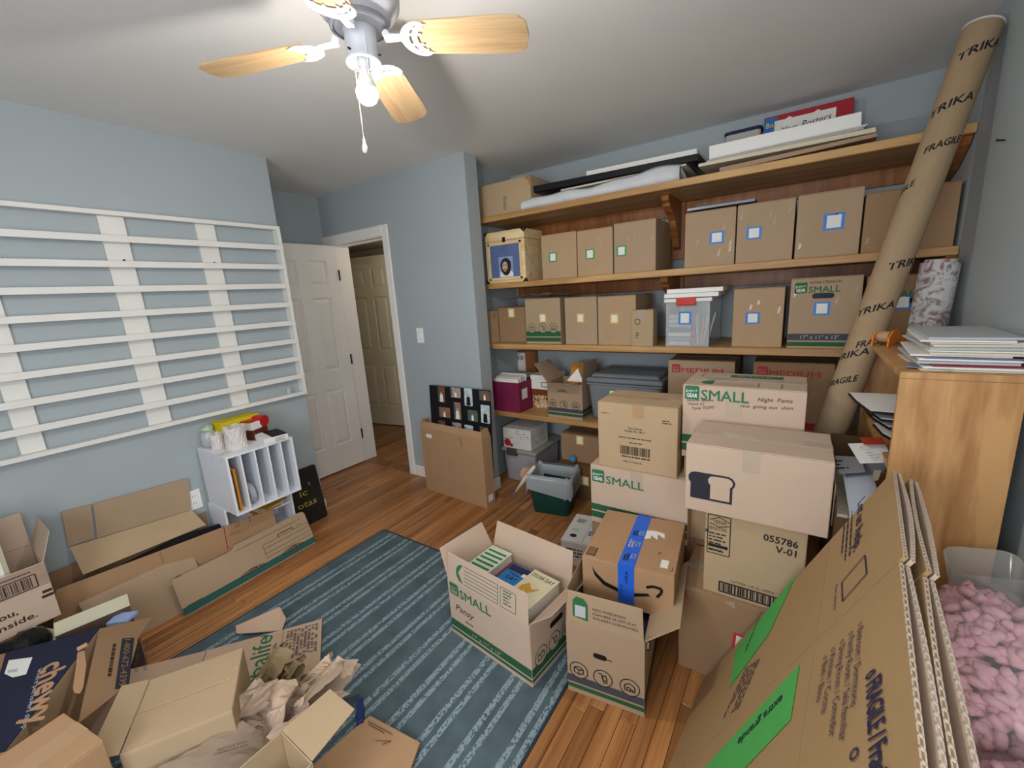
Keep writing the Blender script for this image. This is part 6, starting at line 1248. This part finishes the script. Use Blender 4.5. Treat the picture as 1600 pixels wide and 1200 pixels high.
# ================================================================ oak bookcase
bx0, bx1, by0, by1, bz = .253, .50, 1.60, 2.35, 1.217
bc = thing('bookcase', 'oak veneer bookcase by the right wall with papers on top', 'bookcase', T((bx0+bx1)/2, (by0+by1)/2, 0)); Mbc = T(-(bx0+bx1)/2, -(by0+by1)/2, 0)
MB().box(bx0, by0, 0, bx1, by0+.018, bz-.019).build('side_panel', OAK, bc, Mbc, bevel=.001); MB().box(bx0, by1-.018, 0, bx1, by1, bz-.019).build('side_panel', OAK, bc, Mbc, bevel=.001)
MB().box(bx0, by0, bz-.0185, bx1, by1, bz).build('top_board', OAK, bc, Mbc, bevel=.001)
MB().box(bx1-.006, by0+.018, .02, bx1, by1-.018, bz-.019).build('back_panel', CORBEL, bc, Mbc)
for z in (.06, .34, .62, .90): MB().box(bx0+.004, by0+.018, z, bx1-.006, by1-.018, z+.018).build('bookcase_shelf', OAK, bc, Mbc, bevel=.001)
for x in (.29, .455): MB().cyl((x, by0-.001, bz-.03), (x, by0+.002, bz-.03), .008, n=12).build('dowel_plug', OAK, bc, Mbc)
# loose papers and folders on top
rr = random.Random(21); z = bz+.0005
pcol = [PAPER2, PAPER, mat('folder_red', '#8e2f3c', .6, .1), PAPERG, PAPER, mat('folder_violet', '#77749a', .6, .1), PAPER, PAPER2, PAPER, PAPERG, PAPER2, PAPER, PAPER, PAPERG]
pnm = ['lowest cream sheet', 'white sheet above the lowest one', 'red folder', 'grey sheet over the red folder', 'white sheet in the lower half', 'violet folder', 'white sheet over the violet folder', 'cream folder in the middle', 'white folder in the middle', 'grey folder above the middle', 'cream folder near the top', 'second white folder from the top', 'white folder just under the top', 'topmost grey folder']
for i in range(14):
    th = rr.uniform(.003, .0075); cx, cy = .405+.012*(i % 3)+(.02 if i > 6 else 0), 1.78+.010*i; w2, d2 = (.105, .15) if i < 7 else (.10, .17)
    cx = min(cx, XR-.004-w2)
    o = MB(); a_ = rr.uniform(-5, 5); o.box(-w2, -d2, 0, w2*.94, d2, th)
    o = o.build('paper_folder', pcol[i], None, T(cx-.006, cy, z) @ RZ(a_*.9), bevel=.0008); tag(o, pnm[i]+' in the pile on the bookcase', 'paper', 'papers piled on the bookcase'); z += th+.0006
o = MB().plate([(.27, 1.66, bz+.006), (.36, 1.62, bz+.006), (.37, 1.72, bz+.006), (.29, 1.75, bz+.006)], .0015).build('photo_print', mat('grey_photo', '#8e959c', .3, .3, 20)); tag(o, 'grey photo print at the near corner of the bookcase top', 'photo')
ORG = mat('orange_plastic', '#e0791c', .4, .06); q = at(1385, 532, z=bz)
tg = thing('tape_gun', 'orange tape dispenser on the far front corner of the bookcase', 'tape dispenser', T(.300, 2.20, bz+.0005) @ RZ(62))
prof = [(-.075, 0), (-.07, .035), (-.045, .06), (-.01, .062), (.02, .045), (.055, .022), (.08, .016), (.08, 0), (.05, 0), (.045, .012), (.01, .016), (-.02, .012), (-.045, 0)]
for s in (-.028, .022): MB().prism(prof, s, s+.006, basis((0, 0, 0), (1, 0, 0), (0, 0, 1))).build('dispenser_side', ORG, tg, bevel=.001)
MB().cyl((-.03, -.021, .034), (-.03, .027, .034), .012, n=14).build('dispenser_hub', ORG, tg); MB().lathe([(.013, -.018), (.022, -.018), (.022, .022), (.013, .022)], 18, T(-.03, .003, .034) @ RX(-90)).build('tape_core', TAPE, tg)
MB().box(.05, -.021, .008, .078, .027, .014).build('dispenser_blade', ORG, tg)
# folders sticking out of the shelves
for i in range(4):
    p = at((1330, 1347, 1358, 1371)[i], (627, 641, 655, 679)[i], y=1.80-.03*i); x0 = p.x
    q = thing('hanging_folder', 'black file folder with white sheet, %s of four leaning out of bookcase' % ('uppermost', 'second', 'third', 'lowest')[i], 'folder', T(x0, 1.80-.03*i, p.z), 'folders leaning out of the bookcase')
    P = [(0, .12, .0), (.012, .02, -.003), (.04, -.10+.02*i, -.008), (.21, -.10+.02*i, -.010), (.21, .14, .002)]
    MB().plate([Vector(v) for v in P][::1], .004).build('folder_cover', BLACK, q); MB().plate([Vector(v)*.97+Vector((.004, .01, .003)) for v in P], .0012).build('white_sheet', PAPER, q)
    mb = MB()
# carton of letters in front of the bookcase
x0, x1, y0_, y1_ = .135, .246, 1.56, 2.03; zl_ = .80; zbk = at(1310, 678, y=y1_).z
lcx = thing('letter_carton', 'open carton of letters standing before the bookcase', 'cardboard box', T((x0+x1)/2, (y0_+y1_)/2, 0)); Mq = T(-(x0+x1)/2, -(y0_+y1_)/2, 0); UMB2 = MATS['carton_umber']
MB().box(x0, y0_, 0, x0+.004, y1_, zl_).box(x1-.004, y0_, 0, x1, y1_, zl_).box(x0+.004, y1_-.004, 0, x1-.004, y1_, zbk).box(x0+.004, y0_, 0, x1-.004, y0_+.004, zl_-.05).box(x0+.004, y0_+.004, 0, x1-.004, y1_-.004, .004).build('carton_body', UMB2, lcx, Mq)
fp4 = [at(1304, 722, x=x0), at(1312, 726, x=x0), at(1337, 826, x=x0+.02), at(1331, 828, x=x0+.02)]
MB().box(x0-.004, y0_+.03, zl_-.10, x0-.0005, y1_-.10, zl_+.045).build('side_flap', CBP, lcx, Mq)
tag(MB().box(x0+.006, y0_+.006, .005, x1-.006, y1_-.006, zl_-.04).build('letter_bundle', mat('page_edges2', '#cbbfa8'), bevel=.002), 'bundled letters packed low in the letter carton', 'letters')
def letter(lb, px4, zs4, m_, deco=None):
    P = [at(*p, z=z_) for p, z_ in zip(px4, zs4)]; nr = (P[1]-P[0]).cross(P[3]-P[0])
    if nr.z < 0: P = [P[0], P[3], P[2], P[1]]
    o = MB().plate(P, .0015).build('letter', m_); tag(o, lb, 'letter')
    F_ = basis(at(*px4[3], z=zs4[3]), at(*px4[2], z=zs4[2])-at(*px4[3], z=zs4[3]), at(*px4[0], z=zs4[0])-at(*px4[3], z=zs4[3])); w_ = (at(*px4[2], z=zs4[2])-at(*px4[3], z=zs4[3])).length; h_ = (at(*px4[0], z=zs4[0])-at(*px4[3], z=zs4[3])).length
    if deco: deco(o, F_, w_, h_)
letter('grey printed sheet at the back of the letter carton', [(1305, 712), (1345, 714), (1352, 737), (1312, 740)], [.86, .86, .845, .845], PAPERG, lambda o, F_, w_, h_: lines(o, F_, w_*.1, h_*.7, w_*.7, 4, h_*.17, PEN, 2))
letter('grey folded sheet under the stamped letter in the letter carton', [(1318, 726), (1385, 722), (1382, 740), (1322, 745)], [.84, .84, .83, .83], mat('paper_shade', '#8f9296', .7, .1))
letter('red card in the letter carton', [(1343, 683), (1378, 684), (1384, 694), (1350, 694)], [.945, .945, .94, .94], mat('red_card', '#b5402c', .6, .1))
letter('white letter with oval stamp on the letter carton', [(1325, 693), (1382, 691), (1396, 722), (1344, 724)], [.935, .935, .90, .90], PAPER, lambda o, F_, w_, h_: (ring2d(o, F_, w_*.62, h_*.72, .020, .003, PAPERG, 'stamp_ring', 20, .001, .5), lines(o, F_, w_*.45, h_*.45, w_*.45, 4, h_*.12, PAPERG, 2)))
letter('white sheet with blue dots in the letter carton', [(1317, 740), (1362, 734), (1374, 778), (1332, 830)], [.83, .83, .80, .77], mat('paper_bluish', '#dfe6f2', .7, .03), lambda o, F_, w_, h_: lines(o, F_, w_*.3, h_*.75, w_*.6, 4, h_*.08, PAPERG, 4))
letter('cream letter beside the white sheet in letter carton', [(1366, 735), (1378, 734), (1372, 750), (1360, 752)], [.84, .84, .83, .83], PAPER2)

# ================================================================ leaning shipping tube and floral roll
P1, P2 = at(1535, 45, y=2.45), at(1310, 640, y=2.15); ax = (P1-P2).normalized(); P0 = P2-ax*((P2.z-.03)/ax.z); TR = .056
TB = mat('tube_kraft', '#a18a6c', .75, .08, 20, .1, 150)
tu = thing('shipping_tube', 'long brown cardboard shipping tube with black print leaning in the corner', 'tube', T(*P0)); zx = ax.orthogonal().normalized()
view = (CAMP-(P1+P2)/2); view = (view-ax*view.dot(ax)).normalized(); side = ax.cross(view)   # towards the camera, and to the right
Mt = Matrix(((-side.x, view.x, ax.x, 0), (-side.y, view.y, ax.y, 0), (-side.z, view.z, ax.z, 0), (0, 0, 0, 1)))
Mt = basis((0, 0, 0), side, ax)   # x right, y up the tube, z to the camera
LT = (P1-P0).length
prof = [(0, 0), (TR, 0), (TR, LT), (TR-.006, LT), (TR-.006, .01), (0, .01)]
MB().lathe(prof, 36, Mt @ RX(-90)).build('tube_wall', TB, tu, smooth=False)
MB().lathe([(0, LT-.012), (TR-.0065, LT-.012), (TR-.0065, LT+.004), (TR+.001, LT+.004), (TR+.001, LT+.007), (0, LT+.007)], 30, Mt @ RX(-90)).build('end_cap', PLUGW, tu)
def wrap_text(s, px, py, h, w, off=0.0):
    q = at(px, py, y=2.3); t_ = None
    # axial position of the pixel on the tube and angle around it
    best = None
    for k in range(400):
        v = LT*k/399; c = P0+ax*v
        for aa in range(-80, 81, 4):
            a_ = math.radians(aa); p = c+side*TR*math.sin(a_)+view*TR*math.cos(a_); d = p-CAMP; X = 800+CF*d.dot(_r)/d.dot(_f); Y = 600-CF*d.dot(_u)/d.dot(_f); e = (X-px)**2+(Y-py)**2
            if best is None or e < best[0]: best = (e, v, a_)
    v0, a0_ = best[1], best[2]
    R_ = TR+.0007
    WARPS.append((len(TEXTS), lambda x, y: Mt @ Vector((R_*math.sin(a0_+(x-w/2)/R_), v0+y-h/2+(x-w/2)*.5, R_*math.cos(a0_+(x-w/2)/R_)))))
    text(tu, Matrix.Identity(4), s, 0, 0, h, INK, w, dz=0, bold=.03)
WARPS = []
for s, px, py, h, w in (('TRIKA', 1537, 72, .030, .12), ('TRIKA', 1488, 160, .030, .12), ('FRAGILE', 1476, 222, .026, .10), ('FRAGILE', 1405, 300, .024, .10), ('TRIKA', 1420, 410, .030, .12), ('TRIKA', 1368, 480, .028, .12), ('TRIKA', 1328, 553, .028, .12), ('FRAGILE', 1366, 535, .026, .10), ('FRAGILE', 1314, 594, .026, .10)): wrap_text(s, px, py, h, w)
FLO = bpy.data.materials.new('floral_fabric'); FLO.use_nodes = True; N = FLO.node_tree.nodes; Lk = FLO.node_tree.links; MATS['floral_fabric'] = FLO
tc = N.new('ShaderNodeTexCoord'); ns = N.new('ShaderNodeTexNoise'); ns.inputs['Scale'].default_value = 19; ns.inputs['Detail'].default_value = 3; ns.inputs['Distortion'].default_value = 2.2; Lk.new(tc.outputs['Object'], ns.inputs[0])
cr = N.new('ShaderNodeValToRGB'); e = cr.color_ramp.elements; e[0].position = .42; e[0].color = lin('#d5d2d0'); e[1].position = .60; e[1].color = lin('#8c7f80'); k = cr.color_ramp.elements.new(.53); k.color = lin('#b9b3b1'); k = cr.color_ramp.elements.new(.66); k.color = lin('#a96a72'); Lk.new(ns.outputs[0], cr.inputs[0]); Lk.new(cr.outputs[0], N['Principled BSDF'].inputs['Base Color']); N['Principled BSDF'].inputs['Roughness'].default_value = .7
p1, p0 = at(1474, 410, y=2.49), at(1450, 520, y=2.49); ax2 = (p1-p0).normalized(); pb = p0-ax2*((p0.z-.012)/ax2.z); L2 = (p1-pb).length; RR = .062
p1.x = min(p1.x, XR-RR-.012)
fr2 = thing('floral_roll', 'roll of grey and red floral vinyl standing behind the bookcase', 'fabric roll', T(pb.x, pb.y, 0)); ax2 = (p1-pb).normalized(); M2_ = basis((0, 0, pb.z), ax2.orthogonal(), ax2) @ RX(-90)
sp = []
MB().lathe([(0, 0), (RR, 0), (RR*1.02, L2*.5), (RR, L2), (RR-.006, L2), (RR-.006, L2-.004), (RR-.011, L2-.004), (RR-.011, L2+.012), (RR-.018, L2+.014), (RR-.018, L2+.006), (0, L2+.006)], 32, M2_).build('roll_body', FLO, fr2, smooth=False)

# ================================================================ big flattened moving cartons leaning at the right
d1 = Vector((.0971, .9953, .0043)).normalized(); d2 = Vector((-.4188, .0448, -.9070)); d2 = (d2-d1*d2.dot(d1)).normalized()
Q0 = at(1395, 735, y=1.40); nn = d2.cross(-d1).normalized()
if nn.z < 0: nn = -nn
LD = (Q0.z-.004)/(-d2.z)
BK = mat('moving_carton_kraft', '#a5875f', .85, .07, 5, .12, 350)
bm2 = thing('flat_moving_carton', 'huge flattened brown moving carton with green bands leaning at right', 'folded carton', T((Q0+d2*LD).x, (Q0+d2*LD).y, 0)); Mm = T(-(Q0+d2*LD).x, -(Q0+d2*LD).y, 0)
Fm = basis(Q0+nn*.0, -d1, -d2)      # x towards the camera along the top edge, y up the sheet, z out
if (Fm.to_3x3() @ Vector((0, 0, 1))).dot(nn) < 0: Fm = basis(Q0, d1, -d2); SGN = -1
else: SGN = 1
print('sheet frame', SGN, nn, LD)
PA, PB, FLP = .445, .62, .27
def fxy(x, y): return (SGN*x, -LD+y) if False else (SGN*x, y)
def ply(x0, x1, y0, y1, z0, z1, name, bow=0.0):
    """corrugated ply, y down from the top edge; bow pushes its top edge out"""
    a, b = sorted((SGN*x0, SGN*x1)); n = 5; mb = MB(); V = []
    for i in range(n+1):
        u = i/n; x = a+(b-a)*u; s = math.sin(math.pi*u)*bow
        V += [(x, -y1, z0), (x, -y1, z1), (x, -y0, z0+s), (x, -y0, z1+s)]
    F = []
    for i in range(n):
        k = i*4; F += [(k, k+4, k+6, k+2), (k+1, k+3, k+7, k+5), (k, k+1, k+5, k+4), (k+2, k+6, k+7, k+3)]
    F += [(0, 2, 3, 1), (n*4, n*4+1, n*4+3, n*4+2)]
    return mb.add(V, F).build(name, BK, bm2, Mm @ Fm)
def cut_edge(x0, x1, y, z0, z1, bow=0.0):
    """pale fluted cut edge of a ply"""
    a, b = sorted((SGN*x0, SGN*x1)); mb = MB(); n = 34
    for i in range(n):
        u0 = i/n; u1 = (i+.6)/n; s = math.sin(math.pi*u0)*bow; t_ = (z1-z0)
        for za, zb_ in ((z0, z0+t_*.22), (z1-t_*.22, z1)):
            if i % 1 == 0: mb.box(a+(b-a)*u0, -y, za+s, a+(b-a)*(i+1)/n, -y+.0012, zb_+s)
        mb.box(a+(b-a)*u0, -y, z0+s, a+(b-a)*(u0+.25/n), -y+.0012, z1+s)
    return mb.build('cut_edge', FLUTE, bm2, Mm @ Fm)
TK = .007
for li, (zz0, bw, ml) in enumerate(((-.0075, .0, BK), (-.018, -.010, CBP), (-.044, .006, BK), (-.055, -.006, CBP))):  # paler inner flap plies: light on their inside faces put into the colour
    # two panels wide, flap on top, body, floor flap
    for (xa, xb2, dr) in ((0, PA-.003, 0), (PA+.003, PA+PB, .012)):
        o1 = ply(xa, xb2, dr, FLP, zz0, zz0+TK, 'flap', bw); o1.data.materials[0] = ml
        cut_edge(xa, xb2, dr, zz0, zz0+TK, bw)
        ply(xa, xb2, FLP+.001, LD-FLP, zz0, zz0+TK, 'body_panel'); ply(xa, xb2, LD-FLP+.001, LD-.03, zz0, zz0+TK, 'flap')
def Lm(u, v): return (SGN*u, -v)
GB = mat('green_print', '#4fae57', .7, .08, 12); DI = mat('moving_ink', '#2d2a4a', .75, .1)
Z0 = .0012
def sheet_poly(P, m, name, dz=.0008): return decal(bm2, Mm @ Fm, [Lm(*p) for p in P], m, name, dz)
def s_px(px, py):
    """sheet coordinates (along, down) of a pixel"""
    d = _f+_r*((px-800)/CF)+_u*((600-py)/CF); t = (Q0-CAMP).dot(nn)/d.dot(nn); p = CAMP+d*t-Q0; return p.dot(-d1), p.dot(d2)
sheet_poly([s_px(1246, 895), s_px(1232, 925), s_px(1202, 990), s_px(1140, 1075), s_px(1150, 1015)], GB, 'green_band')
sheet_poly([s_px(1250, 1038), s_px(1236, 1125), s_px(1165, 1200), s_px(1120, 1230), s_px(1090, 1212)], GB, 'green_band')
def s_text(s, pa, pb, h, m=None, bold=0.0, flip=False):
    """lettering running from pixel pa to pixel pb on the sheet"""
    a = Vector((*Lm(*s_px(*pa)), 0)); b = Vector((*Lm(*s_px(*pb)), 0)); dv = b-a
    text(bm2, Mm @ Fm @ T(a.x, a.y, 0) @ RZ(math.degrees(math.atan2(dv.y, dv.x))), s, 0, 0, h, m or DI, dv.length, dz=.0016, bold=bold)
s_text("Let us help.", (1342, 787), (1334, 864), .030, bold=.03)
def s_lines(pa, pb, n, lh, seed, off):
    """rows of fine print from pixel pa to pixel pb"""
    a = Vector((*Lm(*s_px(*pa)), 0)); b = Vector((*Lm(*s_px(*pb)), 0)); dv = b-a
    lines(bm2, Mm @ Fm @ T(a.x, a.y, 0) @ RZ(math.degrees(math.atan2(dv.y, dv.x))), 0, 0, dv.length, n, lh, DI, seed, .32)
s_lines((1331, 800), (1326, 880), 3, .017, 4, 0)
fr_ = [s_px(1352, 868), s_px(1355, 897), s_px(1317, 940), s_px(1316, 910)]
strokes(bm2, Mm @ Fm, [[Lm(*p) for p in fr_+fr_[:1]]], .004, DI, 'code_frame'); s_text('Get yours', (1306, 915), (1303, 955), .010)
s_text('extra large', (1188, 958), (1164, 1020), .018); s_text('extra grande', (1224, 1085), (1155, 1155), .026, bold=.02)
s_text('o FRAGILE / Fragil', (1354, 1057), (1362, 1228), .034, bold=.03)
for k, (s, pa, pb) in enumerate((('o Bedroom / Dormitorio', (1342, 976), (1330, 1108)), ('o Family Room / Sala familiar', (1328, 990), (1312, 1162)), ('o Dining Room / Comedor', (1314, 1003), (1296, 1155)), ('o Kitchen / Cocina', (1300, 1015), (1284, 1118)), ('o Bath / Bano', (1288, 1028), (1276, 1100)))): s_text(s, pa, pb, .017)
s_lines((1186, 1030), (1148, 1118), 6, .017, 8, 0)
s_text('o', (1328, 1178), (1330, 1195), .03)

# ================================================================ bags of pink packing peanuts, clear bin
PKM = mat('peanut_pink', '#f9bec5', .6, .10, 30, rnd=0); PK2 = mat('peanut_rose', '#e58f9f', .6, .08, 30)
FILM = mat('bag_film_clear', '#f2eef4', .1, .03, 10, .6, 30, .8, alpha=.20)
def peanut_bag(label, c, rad, seed, n, words, rz=0):
    from mathutils import noise
    r = random.Random(seed); st = MB(); t = thing('peanut_bag', label, 'bag', T(*c) @ RZ(rz), 'bags of packing peanuts')
    for i in range(n):
        # peanuts lie mostly at the surface of the bag
        a = r.uniform(0, 2*math.pi); z = r.uniform(-1, 1); q = math.sqrt(1-z*z); k = r.uniform(.78, .93)
        p = Vector((rad[0]*q*math.cos(a)*k, rad[1]*q*math.sin(a)*k, rad[2]*z*k))
        d = Vector((r.gauss(0, 1), r.gauss(0, 1), r.gauss(0, 1))).normalized(); e = d.cross(Vector((.3, .5, .8))).normalized()*.006
        st.tube([p-d*.016, p-d*.006+e, p+d*.006+e, p+d*.016], [.0085, .0105, .0105, .0085], 6)
    o = st.build('packing_peanuts', PKM, None, T(*c) @ RZ(rz), smooth=True); o['kind'] = 'stuff'; o['label'] = 'pink foam packing peanuts inside the '+('upper' if seed == 1 else 'lower')+' clear bag'; o['category'] = 'packing peanuts'
    bm = bmesh.new(); bmesh.ops.create_icosphere(bm, subdivisions=4, radius=1)
    for v in bm.verts:
        f = 1+.05*noise.noise(v.co*2.1+Vector((seed, 0, 0)))+.02*noise.noise(v.co*7+Vector((0, seed, 0))); v.co = Vector((v.co.x*rad[0]*f*1.05, v.co.y*rad[1]*f*1.05, v.co.z*rad[2]*f*1.05))
    me = bpy.data.meshes.new('bag_film'); bm.to_mesh(me); bm.free(); me.materials.append(FILM); me.polygons.foreach_set('use_smooth', [True]*len(me.polygons)); link('bag_film', me, t)
    # printed warning on the film
    for k, s in enumerate(words):
        az, el = math.radians(-78), math.radians(28-7*k); dv = Vector((math.cos(el)*math.cos(az), math.cos(el)*math.sin(az), math.sin(el)))
        p = Vector((dv.x*rad[0], dv.y*rad[1], dv.z*rad[2]))*1.05; up = Vector((0, .35, 1)); xx_ = up.cross(dv).normalized()
        text(t, basis(p, xx_, dv.cross(xx_)), s, -.03, 0, .012, mat('print_maroon', '#5c2a33', .6), .10, -38, 0, .002)
    return t
b1c = Vector((.405, 1.12, .585))
peanut_bag('upper clear bag full of pink packing peanuts by the right wall', (.405, 1.235, .557), (.125, .225, .222), 1, 1100, ('WARNING', 'KEEP AWAY', 'FROM CHILDREN'))
peanut_bag('lower clear bag full of pink packing peanuts at the bottom right corner', (.40, .86, .50), (.13, .17, .17), 2, 700, ('CAUTION', 'NOT A TOY'))
# crate that carries the bags
t, F = carton('shipping_carton', 'plain carton standing under the bags of pink packing peanuts', .20, .62, .335, T(.43, 1.05, 0) @ RZ(0), CBD, 'y')
sh_ = MB(); 
cbn = thing('clear_tub', 'clear plastic tub tipped on its side between bag and bookcase', 'storage tub', T(.462, 1.50, .655) @ RY(-10) @ RX(10) @ Matrix.Scale(.86, 4))
shell(MB(), .14, .10, .17, .13, -.12, .10, .003, .035, 6).build('tub_wall', mat('clear_tub_plastic', '#e6e7e2', .12, .03, 6, 0, 0, .6, alpha=.30), cbn, smooth=True)
MB().box(-.05, -.03, -.06, .04, -.015, .02).build('dark_clip', BLACK, cbn, RY(35))
t, F = carton('shipping_carton', 'narrow carton propping the clear tub before the bookcase side', .20, .13, .535, T(.435, 1.505, 0), CBD, 'x')

finish_texts()
